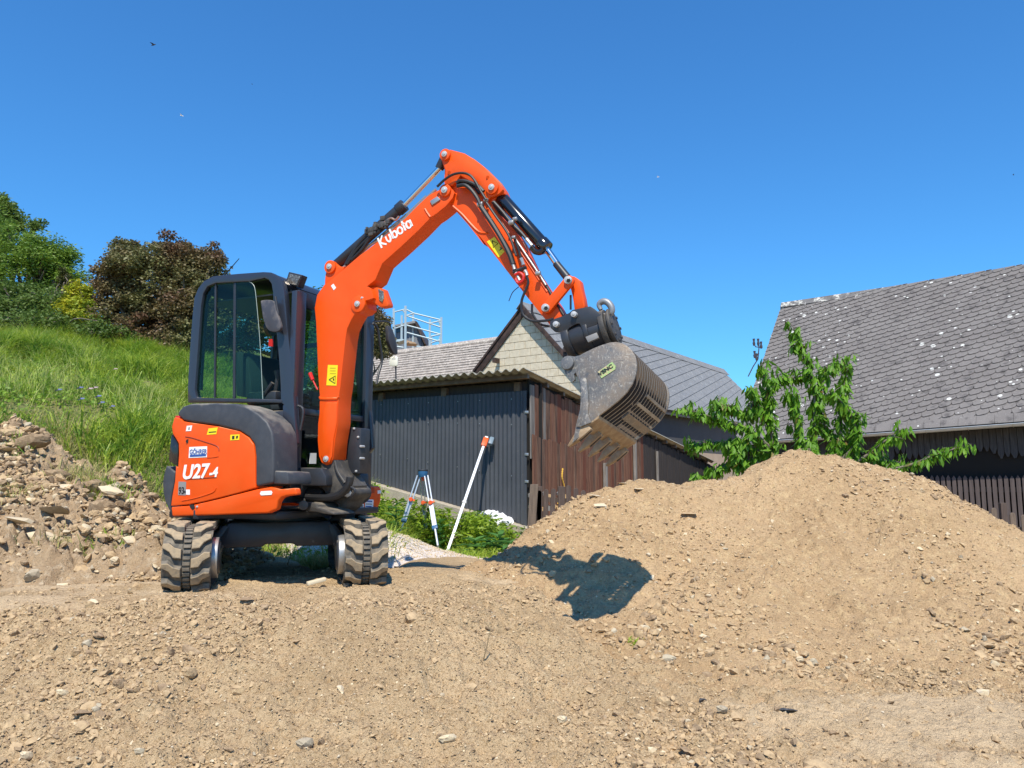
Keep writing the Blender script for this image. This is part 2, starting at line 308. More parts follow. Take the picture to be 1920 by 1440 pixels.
def packed(x, y):                                  # strips of compacted, paler soil: the driven path on the left and the flat corner at the right
    n_ = .25 * fbm(x, y, 1.4, 3)
    a_ = ss(-1.5, -2.3, x + n_) * ss(4.45, 4.75, y + n_ * .5) * ss(5.95, 5.6, y); b_ = ss(.7, 1.7, x + n_) * ss(4.55, 4.2, y + n_ * .6); c_ = ss(-.9, -.3, x) * ss(.9, .2, x) * ss(5.3, 5.7, y) * ss(7.2, 6.6, y) * .7
    return np.clip(np.maximum.reduce([a_, b_, c_]) * (.8 + 1.2 * fbm(x, y, 3.5, 3)), 0, 1)
at_ = gob.data.attributes.new('packed', 'FLOAT', 'POINT'); at_.data.foreach_set('value', packed(v[:, 0], v[:, 1]).astype(np.float32))
_t = DIRT.node_tree; _p = _t.nodes['Principled BSDF']; _src = _p.inputs['Base Color'].links[0].from_socket; _a = _n(_t, 'ShaderNodeAttribute'); _a.attribute_name = 'packed'
_m = _n(_t, 'ShaderNodeMath', operation='MULTIPLY'); _t.links.new(_a.outputs['Fac'], _m.inputs[0]); _m.inputs[1].default_value = .6; _t.links.new(_mix(_t, _m.outputs[0], _src, (.63, .475, .30)), _p.inputs['Base Color'])
xs = np.r_[np.arange(-15, -9, .14), np.arange(-9, -.6, .06)]; ys = np.r_[np.arange(6.6, 15, .06), np.arange(15, 24, .14)]
v, f = hgrid(xs, ys, HS); v, f = crop_faces(v, f, hmask(v[:, 0], v[:, 1]) > .02)
npobj('hillside', v, f, HILLM, kind='structure')
xs = np.arange(-.9, 7.5, .021); ys = np.r_[np.arange(3.8, 4.5, .03), np.arange(4.5, 7.7, .0185), np.arange(7.7, 9.6, .06)]
v, f = hgrid(xs, ys, SH); v, f = crop_faces(v, f, v[:, 2] > G(v[:, 0], v[:, 1]) - .16)
heap = npobj('soil_heap', v, f, HEAPM, label='large heap of dry tan soil with the bucket shadow on its left flank', cat='soil heap')
xs = np.r_[np.arange(-11, -6, .06), np.arange(-6, -1.9, .022)]; ys = np.arange(5.3, 8.9, .022)
v, f = hgrid(xs, ys, RH); v, f = crop_faces(v, f, rmask(v[:, 0], v[:, 1]) > .01)
rub = npobj('rubble_heap', v, f, RUBM, label='bank of brown clods and broken stone along the foot of the grassy slope', cat='rubble heap')
def gravel(x, y):
    return -.20 + .46 * np.exp(-(((x + 1.75) / .95) ** 2 + ((y - 8.6) / .75) ** 2)) + .01 * fbm(x, y, 6, 3)
xs = np.arange(-3.8, .6, .03); ys = np.arange(7.2, 10.2, .03)
v, f = hgrid(xs, ys, gravel); v, f = crop_faces(v, f, v[:, 2] > G(v[:, 0], v[:, 1]) - .04)
npobj('gravel_heap', v, f, GRAVM, label='low heap of pale gravel behind the right hand track of the excavator', cat='gravel heap')
# ------------------------------------------------------------------ stones
STM = [mat('tan_clod', (.52, .375, .215), .95, spec=.1, var=(30, (.37, .26, .155), .4, .65), bump=[(90, .004)]),
       mat('grey_stone', (.38, .315, .225), .9, spec=.1, var=(20, (.48, .41, .29), .4, .65), bump=[(60, .003)]),
       mat('pale_stone', (.62, .50, .32), .85, spec=.3, var=(25, (.5, .42, .32), .45, .7), bump=[(70, .003)]),
       mat('brown_clod', (.28, .195, .12), .95, spec=.1, var=(35, (.40, .29, .18), .45, .65), bump=[(80, .006)]),
       mat('dark_shard', (.05, .05, .052), .6, var=(40, (.15, .14, .13), .5, .7))]
def rock(seed, n=13, flat=.6, sub=0, jag=0):
    r = np.random.default_rng(seed); p = r.normal(size=(n, 3)); p /= np.linalg.norm(p, axis=1)[:, None]; p *= r.uniform(.75, 1.1, (n, 1)); p[:, 2] *= flat
    b = bmesh.new(); [b.verts.new(q) for q in p]; h = bmesh.ops.convex_hull(b, input=b.verts); bmesh.ops.delete(b, geom=list({g for g in h['geom_unused'] + h['geom_interior'] if isinstance(g, bmesh.types.BMVert)}), context='VERTS')
    if sub:
        bmesh.ops.subdivide_edges(b, edges=b.edges, cuts=1, use_grid_fill=True, smooth=.35)
        for q in b.verts: q.co *= 1 + jag * r.uniform(-1, 1)
    bmesh.ops.triangulate(b, faces=b.faces); b.verts.index_update(); vv = np.array([q.co[:] for q in b.verts]); ff = np.array([[q.index for q in g.verts] for g in b.faces]); b.free(); return vv, ff
SMALL = [rock(i, 15, .7) for i in range(6)]
FLATR = [rock(20 + i, 10, .28) for i in range(4)]
BIG = [rock(40 + i, 14, .7, 1, .08) for i in range(5)] + [rock(60 + i, 12, .3) for i in range(3)]
def rotm(n, tilt=1.0):
    a = RNG.uniform(0, 2 * np.pi, n); b = RNG.normal(0, .35 * tilt, n); c_ = RNG.normal(0, .35 * tilt, n)
    R = np.zeros((n, 3, 3)); ca, sa = np.cos(a), np.sin(a); cb, sb = np.cos(b), np.sin(b); cc, sc = np.cos(c_), np.sin(c_)
    Rz = np.stack([np.stack([ca, -sa, 0 * a], -1), np.stack([sa, ca, 0 * a], -1), np.stack([0 * a, 0 * a, 1 + 0 * a], -1)], 1)
    Rx = np.stack([np.stack([1 + 0 * a, 0 * a, 0 * a], -1), np.stack([0 * a, cb, -sb], -1), np.stack([0 * a, sb, cb], -1)], 1)
    Ry = np.stack([np.stack([cc, 0 * a, sc], -1), np.stack([0 * a, 1 + 0 * a, 0 * a], -1), np.stack([-sc, 0 * a, cc], -1)], 1)
    return Rx @ Ry @ Rz
def scatter(protos, P, sz, asp=.27, tilt=1.0):
    VS, FS, b = [], [], 0; n = len(P); R = rotm(n, tilt); sc = sz[:, None] * np.exp(RNG.normal(0, asp, (n, 3)) * .6); k = RNG.integers(0, len(protos), n)
    for i, (pv, pf) in enumerate(protos):
        s = k == i
        if not s.any(): continue
        q = np.einsum('nij,nkj->nki', R[s], pv[None] * sc[s][:, None, :]) + P[s][:, None, :]; m = len(q)
        FS.append((pf[None] + (np.arange(m) * len(pv))[:, None, None]).reshape(-1, 3) + b); VS.append(q.reshape(-1, 3)); b += m * len(pv)
    return np.concatenate(VS), np.concatenate(FS)
def powsize(n, lo, hi, a=2.6): u = RNG.random(n); return (lo ** (1 - a) + u * (hi ** (1 - a) - lo ** (1 - a))) ** (1 / (1 - a))
def stuff_stones(name, n, sampler, hfn, lo, hi, protos, mts, parent=None, probs=(.6, .1, .15, .15), a=2.6, sink=.25, **kw):
    xy = sampler(n); n = len(xy); sz = powsize(n, lo, hi, a); P = np.c_[xy, hfn(xy[:, 0], xy[:, 1]) + sz * (.4 - sink)]
    which = RNG.choice(len(probs), n, p=probs); order = np.argsort(which); P = P[order]; sz = sz[order]; which = which[order]
    VS, FS, MI, b = [], [], [], 0
    for k in range(len(probs)):
        s = which == k
        if not s.any(): continue
        v, f = scatter(protos, P[s], sz[s]); VS.append(v); FS.append(f + b); MI.append(np.full(len(f), k)); b += len(v)
    npobj(name, np.concatenate(VS), np.concatenate(FS), mts, parent, smooth=False, mi=np.concatenate(MI), kind='stuff', **kw)
def rect(x0, x1, y0, y1, test=None, pw=1.0, clump=None):
    def g(n):
        k = n * 5; x = RNG.uniform(x0, x1, k); y = y0 + (y1 - y0) * RNG.random(k) ** pw; m = np.ones(k, bool)
        if clump: m &= RNG.random(k) < np.clip(.5 + clump[1] * fbm(x, y, clump[0], 3), .03, 1)
        if test: m &= test(x, y)
        return np.c_[x, y][m][:n]
    return g
notpath = lambda x, y: (RNG.random(len(x)) > .85 * packed(x, y)) & (RNG.random(len(x)) > .75 * ss(.5, 1.4, x) * ss(4.55, 4.3, y)) & (RNG.random(len(x)) > .85 * ss(-1.7, -2.4, x) * ss(4.5, 4.8, y) * ss(5.9, 5.5, y)) & (rmask(x, y) < .5) & (SH(x, y) < G(x, y))
frontd = lambda x, y: notpath(x, y)
ground = bpy.data.objects['ground']
stuff_stones('loose_clod_scatter', 19000, rect(-4.2, 4.6, 2.9, 6.6, frontd, 1.25, (1.1, 1.3)), G, .006, .030, SMALL, STM[:4], ground, probs=(.80, .01, .01, .18), a=2.8, sink=.35)
stuff_stones('fine_crumb_scatter', 20000, rect(-3.6, 3.9, 2.9, 5.0, frontd, 1.3), G, .0035, .010, SMALL[:2], [STM[0], STM[3], STM[2]], ground, probs=(.62, .28, .10), a=2.2)
stuff_stones('crushed_chip_scatter', 14000, rect(-4, 4.4, 2.9, 5.6, frontd, 1.3), G, .004, .012, FLATR, [STM[0], STM[2], STM[1], STM[3]], ground, probs=(.74, .04, .02, .20))
onheap = lambda x, y: SH(x, y) > G(x, y) + .0
toe = lambda x, y: onheap(x, y) & (RNG.random(len(x)) < np.exp(-((y - 5.15 + .05 * x) / .30) ** 2) * ss(.2, 1.6, x) + .04)
stuff_stones('heap_chip_scatter', 10000, rect(-.8, 5.6, 4.6, 7.8, onheap, 1), SH, .006, .017, FLATR + SMALL[:2], [STM[0], STM[2], STM[1], STM[3]], heap, probs=(.68, .12, .03, .17), a=3)
stuff_stones('heap_clod_patches', 1300, rect(-.6, 5.0, 4.9, 7.6, lambda x, y: onheap(x, y) & (fbm(x + 5, y, 1.1, 2) > .18), 1), SH, .012, .034, SMALL, STM[:4], heap, probs=(.66, .02, .04, .28), a=2.6)
stuff_stones('heap_foot_clods', 1900, rect(.2, 5.2, 4.6, 6.1, toe, 1, (1.6, .9)), SH, .014, .04, SMALL, STM[:4], heap, probs=(.76, .02, .03, .19))
inr = lambda x, y: rmask(x, y) > .35
stuff_stones('rubble_clod_scatter', 22000, rect(-7.5, -2, 5.4, 8.7, inr, 1.2, (1.5, .8)), RH, .012, .06, SMALL + BIG[:2], STM[:4], rub, probs=(.52, .05, .09, .34), a=2.1)
stuff_stones('gravel_grains', 5000, rect(-3.4, .2, 7.3, 9.2, lambda x, y: gravel(x, y) > G(x, y)), gravel, .005, .013, SMALL[:3], [STM[2], STM[0], STM[1]], bpy.data.objects['gravel_heap'], probs=(.7, .15, .15))
# single stones one can pick apart
bigme = {}
def bigstone(parent, x, y, hfn, sz, k, m, tilt=.6, lift=0.0, rz=None, sc=None):
    key = (k, m)
    if key not in bigme:
        pv, pf = BIG[k]; me = bpy.data.meshes.new('stone'); me.from_pydata([tuple(q) for q in pv], [], [tuple(map(int, q)) for q in pf]); me.materials.append(STM[m]); fin(me, 30); bigme[key] = me
    z = float(hfn(np.array([x]), np.array([y]))[0]); a = RNG.uniform(0, 6.3) if rz is None else rz; asp = np.exp(RNG.normal(0, .22, 3)) if sc is None else sc
    M = Matrix.Translation((x, y, z + sz * (.15 + lift))) @ Matrix.Rotation(RNG.normal(0, .3 * tilt), 4, 'X') @ Matrix.Rotation(RNG.normal(0, .3 * tilt), 4, 'Y') @ Matrix.Rotation(a, 4, 'Z') @ Matrix.Diagonal((sz * asp[0], sz * asp[1], sz * asp[2], 1))
    return inst('stone', bigme[key], M, parent)
for x, y in rect(-6.6, -2.1, 5.55, 8.5, inr, 1, (1.3, 1.2))(150): bigstone(rub, x, y, RH, float(powsize(1, .03, .085, 2.4)[0]), int(RNG.integers(0, 8)), int(RNG.choice(4, p=[.36, .12, .22, .30])), 1.4)
for x, y in rect(.6, 4.6, 4.7, 5.6, toe, 1, (1.6, .9))(55): bigstone(heap, x, y, SH, float(powsize(1, .03, .06, 3)[0]), int(RNG.integers(0, 8)), int(RNG.choice(4, p=[.72, .03, .05, .2])))
for x, y in rect(-2.6, 2.6, 3.0, 4.9, frontd, 1.3, (1.1, 1.2))(75): bigstone(ground, x, y, G, float(powsize(1, .022, .05, 3)[0]), int(RNG.integers(0, 8)), int(RNG.choice(4, p=[.68, .03, .04, .25])))
for px, py, s, m, sc in [(572, 1395, .05, 1, (1, .8, .8)), (50, 1425, .035, 2, (1, 1, .8)), (262, 1425, .03, 1, (1, .7, .7)), (1318, 1316, .035, 4, (.8, .5, 1.2)), (1480, 1335, .06, 4, (1.1, .5, .5)), (1355, 1340, .05, 1, (1, .6, .6)), (1055, 1352, .045, 2, (.8, .8, .8)), (1525, 1250, .045, 1, (1, .8, .9)), (1500, 1240, .035, 2, (1, 1, .8)),
                         (840, 1395, .045, 2, (1.2, .8, .6)), (118, 1305, .04, 2, (1, .8, .6)), (355, 1270, .05, 0, (1, 1, .9)), (320, 1230, .045, 3, (.6, .6, 1.2)), (225, 1290, .05, 3, (.8, .8, 1)), (170, 1140, .05, 0, (.8, .6, 1.2)), (450, 1300, .05, 0, (1.2, .8, .7))]:
    for Y in np.arange(3, 6.5, .02):
        p = at(px, py, Y)
        if p[2] <= float(topz([p[0]], [p[1]])[0]): break
    bigstone(ground, p[0], p[1], lambda x, y: np.maximum(G(x, y), SH(x, y)), s, 3 if m != 4 else 6, m, .5, 0, 0.3, sc)
for px, py, Y, s, m, sc in [(1168, 903, 7.25, .07, 2, (1.3, .8, .6)), (1200, 912, 7.1, .07, 2, (1.4, .7, .4)), (1662, 902, 7.1, .045, 2, (1, .6, .7)), (1115, 932, 7.1, .06, 2, (1.4, .8, .5)), (1125, 958, 6.9, .07, 2, (1.4, .6, .3)), (1290, 965, 6.8, .08, 0, (1.4, .5, .25)), (1065, 1205, 5.2, .05, 0, (1, 1, 1))]:
    p = at(px, py, Y); bigstone(heap, p[0], p[1], SH, s, 5, m, .4, .1, .2, sc)
for px, py, Y, s, m, k, sc in [(98, 968, 6.7, .15, 1, 5, (1.1, .8, .5)), (160, 955, 6.8, .11, 2, 6, (.35, 1.2, .5)), (30, 1010, 6.3, .15, 2, 5, (1, .7, .6)), (82, 1018, 6.3, .12, 2, 0, (1, .8, .8)), (10, 885, 7.6, .12, 2, 6, (1, .7, .3)), (60, 850, 7.8, .14, 3, 1, (1.3, .8, .6)), (10, 840, 8.0, .14, 0, 2, (1.2, .8, .6)), (110, 895, 7.6, .14, 3, 1, (1, .9, .8)), (135, 898, 7.5, .13, 0, 2, (1, .8, .8)), (195, 940, 7.0, .13, 3, 1, (1, .9, 1)), (210, 930, 7.1, .12, 2, 0, (1, .7, .7)), (115, 912, 7.3, .12, 2, 5, (1.2, .7, .6)), (250, 905, 8.0, .16, 3, 5, (1.8, .3, .4)), (180, 900, 7.6, .15, 3, 1, (1, .8, .9)), (245, 1008, 6.2, .05, 2, 0, (1, .8, .8)), (180, 1040, 6.1, .09, 3, 2, (1, 1, .8))]:
    p = at(px, py, Y); bigstone(rub, p[0], p[1], RH, s, k, m, .6, .15, .3, sc)
# ================================================================== vegetation
def leafmat(name, col, c2, tr=.35, sc=2.5, c3=None):
    return mat(name, col, .5, spec=.35, var=(sc, c2, .4, .62), layers=[(30, c3 or tuple(q * 1.5 for q in col), .55, .7)], transl=tr)
def leaves(P, L, W_, droop=.3, up=.6, fold=.0):
    """diamond leaf quads at points P, random orientation"""
    n = len(P); a = RNG.uniform(0, 2 * np.pi, n); d = np.c_[np.cos(a), np.sin(a), RNG.normal(-droop, .45, n)]; d /= np.linalg.norm(d, axis=1)[:, None]
    nr = RNG.normal(size=(n, 3)) * .7 + np.array([0, 0, up]); s = np.cross(d, nr); s /= np.linalg.norm(s, axis=1)[:, None] + 1e-9
    L = L * RNG.uniform(.6, 1.3, (n, 1)); W_ = W_ * RNG.uniform(.7, 1.2, (n, 1))
    v = np.stack([P, P + d * L * .45 + s * W_ * .5, P + d * L, P + d * L * .45 - s * W_ * .5], 1).reshape(-1, 3); return v, np.arange(4 * n).reshape(-1, 4)
def crown(centre, rad, nclump, nleaf, L, Wd, cl=.28, droop=.3, shell=.55, flatb=-.6, bias=None):
    c = np.array(centre); r = np.array(rad); d = RNG.normal(size=(nclump * 3, 3)); d /= np.linalg.norm(d, axis=1)[:, None]; d = d[d[:, 2] > flatb][:nclump]
    k = RNG.uniform(shell, 1.0, (len(d), 1)); C_ = c + d * k * r * (1 + np.clip(.16 * RNG.normal(size=(len(d), 1)), -.4, .13))
    cs = cl * RNG.uniform(.55, 1.35, len(C_)); idx = RNG.integers(0, len(C_), nleaf); q = RNG.normal(size=(nleaf, 3)); q /= np.linalg.norm(q, axis=1)[:, None]; q *= RNG.random((nleaf, 1)) ** .5
    P = C_[idx] + q * cs[idx][:, None] * np.array([1.15, 1.15, .8]); v, f = leaves(P, L, Wd, droop); return v, f, C_
def tree(name, base, blobs, leafm, barkm, L, Wd, label, cat='tree', trunk_r=.09, group=None, extra=0, **kw):
    root = empty(name, base, label, cat, group); VS, FS, b, CC = [], [], 0, []
    for c, r, nc, nl, cl in blobs:
        v, f, cc = crown(c, r, nc, nl, L, Wd, cl, **kw); VS.append(v); FS.append(f + b); b += len(v); CC.append(cc)
    npobj('crown', np.concatenate(VS), np.concatenate(FS), leafm, root, smooth=False, origin=blobs[0][0])
    mb = MB(); B = np.array(base, float)
    for (c, r, nc, nl, cl), cc in zip(blobs, CC):
        c = np.array(c); fork = B * .45 + c * .55; fork[2] = B[2] + (c[2] - r[2] * .6 - B[2]) * .7 + .1
        mb.tube(smooth_path([B - V(0, 0, .2), (B + fork) / 2 + RNG.normal(0, .05, 3), fork], 4), list(np.linspace(trunk_r, trunk_r * .6, 9)), 8)
        for t in cc[::max(1, len(cc) // 14)]: mb.tube(smooth_path([fork, (fork + t) / 2 + RNG.normal(0, .08, 3), t], 3), list(np.linspace(trunk_r * .4, .008, 7)), 5)
    obj('trunk', mb, barkm, root, recalc=False); return root
BARK = mat('grey_bark', (.13, .105, .08), .9, var=(12, (.2, .17, .13), .4, .6), bump=[(40, .01)])
def hz(x, y): return float(topz([x], [y])[0])
# ---- cherry tree behind the heap: long shoots with big hanging leaves
CHY = 9.6; chp = lambda x, y, dY=0: at(1270 + x / 3.429, 600 + y / 3.429, CHY + dY)
chroot = empty('cherry_tree', (chp(800, 1150)[0], CHY, -.38), 'young cherry tree with long shoots of hanging leaves behind the soil heap', 'tree')
CB = [([(800, 1150), (860, 900), (880, 620), (870, 380), (800, 180), (750, 50)], 0, 1.15), ([(870, 375), (760, 370), (650, 380), (600, 410)], .1, .8), ([(760, 1120), (640, 900), (592, 640), (578, 450), (530, 295)], -.2, 1.3), ([(592, 640), (500, 600), (400, 585), (300, 540), (225, 530)], -.3, 1.0),
      ([(600, 820), (440, 690), (300, 650), (150, 600), (45, 575)], -.35, 1.0), ([(640, 900), (430, 800), (320, 790), (180, 790), (75, 815)], -.1, 1.05), ([(560, 960), (400, 870), (300, 940), (180, 1000), (100, 1050)], .1, 1.2), ([(880, 600), (925, 430), (960, 310), (1010, 285)], .2, 1.1),
      ([(1000, 1120), (1050, 900), (1045, 650), (1070, 450), (1105, 260)], .0, 1.1), ([(1060, 900), (1150, 760), (1110, 600), (1000, 470)], -.2, 1.3), ([(780, 1000), (780, 700), (740, 560), (705, 470)], -.25, 1.1), ([(1080, 960), (1200, 880), (1330, 780), (1480, 695)], -.1, .9),
      ([(1150, 1010), (1330, 970), (1500, 930), (1650, 870), (1760, 835), (1850, 805)], -.3, .8), ([(900, 1000), (1000, 820), (970, 720), (900, 590)], .15, 1.3), ([(700, 1000), (760, 880), (850, 830), (900, 900)], -.3, 1.4), ([(1000, 1050), (1150, 960), (1280, 900), (1430, 920)], .1, 1.1), ([(560, 1000), (420, 930), (330, 860), (430, 780)], -.2, 1.2), ([(480, 560), (500, 500), (470, 450)], -.3, .8)]
mb = MB(); LP, LD = [], []
for pts, dY, dens in CB:
    path = smooth_path([chp(x, y, dY * (.3 + .7 * i / len(pts))) for i, (x, y) in enumerate(pts)], 6); mb.tube(path, list(np.linspace(.022, .005, len(path))), 6)
    path = np.array(path); tw = [path]
    for q0 in path[2::2]:
        for _ in range(2 if RNG.random() < .6 else 1):
            dq = RNG.normal(size=3) * np.array([.8, .8, .6]) + np.array([0, 0, .45]); dq /= np.linalg.norm(dq); Lq = RNG.uniform(.06, .20); tq = np.array([q0, q0 + dq * Lq * .5, q0 + dq * Lq - np.array([0, 0, .02])]); mb.tube(tq, [.005, .004, .002], 4); tw.append(tq)
    for tq in tw[1:]:
        for s_ in RNG.uniform(.25, 1, int(9 * dens)): LP.append((tq[0] + (tq[2] - tq[0]) * s_)[None])
    seg = np.linalg.norm(np.diff(path, axis=0), axis=1); cum = np.r_[0, np.cumsum(seg)]; n = int(cum[-1] * 120 * dens); s = np.sort(RNG.uniform(.02 * cum[-1], cum[-1], n))
    P = np.stack([np.interp(s, cum, path[:, k]) for k in range(3)], 1); LP.append(P)
tr0 = chp(800, 1150); mb.tube([V(tr0[0], CHY, -.6), tr0, chp(800, 1000)], [.06, .05, .03], 8); mb.tube([chp(800, 1120), chp(1000, 1100, .1), chp(1050, 950)], [.04, .03, .02], 6); mb.tube([chp(800, 1120), chp(760, 1110), chp(640, 980)], [.04, .03, .02], 6)
obj('trunk', mb, BARK, chroot, recalc=False)
LP = np.concatenate(LP)
CHL = leafmat('cherry_leaf', (.17, .36, .025), (.09, .23, .018), .45, 5, (.34, .55, .06)); CHL2 = leafmat('young_red_leaf', (.20, .13, .03), (.12, .17, .03), .3)
def cherry_leaf_mesh():
    mb = MB(); vs = []; prof = [(0, 0), (.18, .6), (.45, 1), (.75, .75), (1, 0)]
    for t, q in prof: vs += [(-.155 * q, -t * .15, -t), (0, -t * .15 - .06 * q, -t), (.155 * q, -t * .15, -t)]
    mb.v = vs; mb.f = [(3 * i + j, 3 * i + j + 1, 3 * i + j + 4, 3 * i + j + 3) for i in range(4) for j in range(2)]; return mb
cm = cherry_leaf_mesh(); clv = np.array(cm.v); clf = np.array(cm.f)
cme = bpy.data.meshes.new('leaf'); cme.from_pydata(cm.v, [], cm.f); cme.materials.append(CHL); fin(cme, 60)
n = len(LP); ang = RNG.uniform(0, 2 * np.pi, n); til = np.abs(RNG.normal(.3, .38, n)); sz = RNG.uniform(.085, .15, n)
front = np.argsort(LP[:, 1] + RNG.random(n) * .5); singles = set(front[:300].tolist()); MI, PV, PF, b = [], [], [], 0
for i in range(n):
    M = Matrix.Rotation(ang[i], 3, 'Z') @ Matrix.Rotation(-til[i], 3, 'X') @ Matrix.Rotation(RNG.normal(0, .5), 3, 'Z')
    p = LP[i] + np.array([math.cos(ang[i]), math.sin(ang[i]), 0]) * RNG.uniform(.0, .07) + np.array([0, 0, RNG.uniform(-.01, .03)])
    if i in singles: inst('leaf', cme, Matrix.Translation(p) @ (M * sz[i]).to_4x4(), chroot)
    else:
        PV.append(clv @ (np.array(M) * sz[i]).T + p); PF.append(clf + b); b += len(clv); MI.append(np.full(len(clf), 1 if RNG.random() < .03 else 0))
npobj('foliage', np.concatenate(PV), np.concatenate(PF), [CHL, CHL2], chroot, smooth=True, mi=np.concatenate(MI), kind='stuff')
# ---- trees on the hillside
def B3(px, py, Y, rx, rz, ry=None): # blob from pixel centre and pixel radii
    c = at(px, py, Y); k = Y / FPX; return c, (rx * k, (ry if ry else rx) * k * .9, rz * k)
ROBM = leafmat('light_pinnate_leaf', (.18, .28, .03), (.10, .19, .025), .35, 2.2, (.22, .32, .06))
PURM = leafmat('purple_bronze_leaf', (.15, .078, .042), (.17, .17, .06), .22, .9, (.40, .36, .17))
YELM = leafmat('yellow_green_leaf', (.50, .46, .03), (.24, .33, .03), .35, 3)
DKM = leafmat('grey_green_leaf', (.15, .22, .045), (.09, .15, .03), .35, 2)
CONM = leafmat('dark_conifer_needles', (.045, .06, .015), (.14, .13, .02), .15, 6)
def blobs(L): return [(*B3(px, py, Y, rx, rz), nc, nl, cl) for px, py, Y, rx, rz, nc, nl, cl in L]
def treebase(px, Y): x = at(px, 600, Y)[0]; return (x, Y, hz(x, Y) - .05)
tree('robinia_tree', treebase(40, 17), blobs([(50, 520, 17, 92, 92, 120, 19000, .26), (95, 490, 16.6, 48, 50, 50, 6000, .2), (130, 540, 16.4, 32, 45, 26, 3500, .18), (-60, 470, 17.5, 90, 110, 60, 8000, .3)]), ROBM, BARK, .085, .030, 'broad bright green tree at the left edge of the slope top', droop=.35, trunk_r=.13)
tree('birch_tree', treebase(-10, 19), blobs([(0, 400, 19, 28, 42, 30, 2200, .2), (22, 418, 19, 20, 24, 12, 900, .16), (66, 425, 19, 16, 22, 9, 520, .16), (-40, 420, 19, 60, 70, 30, 2500, .3)]), DKM, BARK, .10, .045, 'thin pale tree top poking out above the bright green tree', trunk_r=.08)
tree('purple_leaved_tree', treebase(295, 15.5), blobs([(300, 530, 15.5, 106, 82, 180, 42000, .22), (225, 570, 15.2, 58, 56, 60, 9000, .2), (372, 560, 15.1, 62, 92, 80, 17000, .2), (300, 620, 15, 110, 55, 80, 18000, .2), (330, 470, 15.5, 40, 24, 26, 3800, .14), (238, 462, 15.5, 30, 12, 14, 1300, .10), (395, 480, 15.5, 24, 24, 14, 1600, .12), (440, 600, 15.6, 70, 95, 50, 9000, .22)]), PURM, BARK, .065, .04, 'round purple bronze tree on top of the slope behind the cab', trunk_r=.12, flatb=-.9)
tree('yellow_shrub', treebase(140, 14.6), blobs([(140, 598, 14.5, 40, 24, 26, 2400, .14), (140, 575, 14.6, 34, 36, 40, 3200, .14), (118, 590, 14.4, 24, 22, 20, 1800, .12), (152, 548, 14.6, 14, 26, 12, 900, .1)]), YELM, BARK, .08, .035, 'yellow green shrub at the foot of the two slope trees', 'shrub', trunk_r=.04)
tree('columnar_conifer', treebase(124, 15.2), blobs([(118, 525, 15.2, 7, 38, 22, 2400, .06), (129, 545, 15.1, 7, 30, 18, 1800, .06)]), CONM, BARK, .05, .02, 'narrow dark mossy conifer between the green tree and the purple tree', trunk_r=.04, shell=.1)
tree('hedge_shrub', treebase(40, 14.2), blobs([(20, 590, 14.2, 60, 32, 50, 5200, .18), (60, 612, 14.0, 90, 26, 60, 5200, .16), (190, 622, 14.2, 60, 20, 40, 3000, .14), (85, 575, 14.4, 36, 24, 24, 2400, .16), (40, 560, 14.8, 60, 26, 30, 3000, .2)]), DKM, BARK, .07, .035, 'grey green shrubs filling the space under the bright green tree', 'shrub', trunk_r=.04)
tree('copper_bush', treebase(690, 17), blobs([(700, 640, 17, 34, 74, 60, 9000, .2), (640, 640, 17, 60, 90, 60, 9000, .25)]), PURM, BARK, .065, .04, 'dark bronze bush seen between the boom and the mirror', 'shrub', trunk_r=.06)
tree('far_green_tree', treebase(560, 16.5), blobs([(540, 620, 16.5, 110, 75, 110, 15000, .28), (610, 700, 15.5, 70, 70, 50, 8000, .25)]), ROBM, BARK, .085, .04, 'green tree on the slope seen only through the cab glass', trunk_r=.1)
# ---- grass
def blades(P, h, wd, lean, seg=2):
    n = len(P); a = RNG.uniform(0, 2 * np.pi, n); d = np.c_[np.cos(a), np.sin(a), 0 * a]; s = np.c_[-np.sin(a), np.cos(a), 0 * a]; tw = RNG.uniform(0, 2 * np.pi, n); s = np.c_[np.cos(tw), np.sin(tw), 0 * a]
    h = h[:, None]; l = (lean * RNG.uniform(.3, 1.6, n))[:, None]; wd = wd * RNG.uniform(.6, 1.4, (n, 1)); z = np.array([0, 0, 1.0])
    m = P + z * h * .55 + d * h * l * .25; t = P + z * h * (1 - .3 * l) + d * h * l * .8
    v = np.stack([P - s * wd, P + s * wd, m + s * wd * .8, m - s * wd * .8, t], 1).reshape(-1, 3); b = 5 * np.arange(n)[:, None]
    f = np.concatenate([b + np.array([[0, 1, 2]]), b + np.array([[0, 2, 3]]), b + np.array([[3, 2, 4]])]); return v, f
GRM = mat('fresh_grass', (.30, .44, .04), .5, spec=.4, var=(1.2, (.44, .52, .06), .4, .6), layers=[(2.6, (.16, .30, .03), .5, .58), (11, (.13, .25, .02), .54, .62), (45, (.60, .62, .18), .58, .66)], transl=.4)
DRYM = mat('dry_grass', (.58, .50, .22), .7, spec=.2, var=(6, (.34, .36, .11), .4, .62), transl=.3)
def grass(name, n, sampler, hfn, h0, h1, wd, lean, m, clump=(1.0, 1.0), **kw):
    xy = sampler(n); z = hfn(xy[:, 0], xy[:, 1]) - .02; h = h0 + (h1 - h0) * np.clip(.42 + .9 * fbm(xy[:, 0] + 3, xy[:, 1], 1.9, 3), 0, 1) * RNG.uniform(.5, 1, len(xy)); v, f = blades(np.c_[xy, z], h, wd, lean); npobj(name, v, f, m, smooth=False, kind='stuff', **kw)
onh = lambda x, y: (hmask(x, y) > .5)
dh = lambda x, y: ss(.1, 2.0, y - _ub(x))
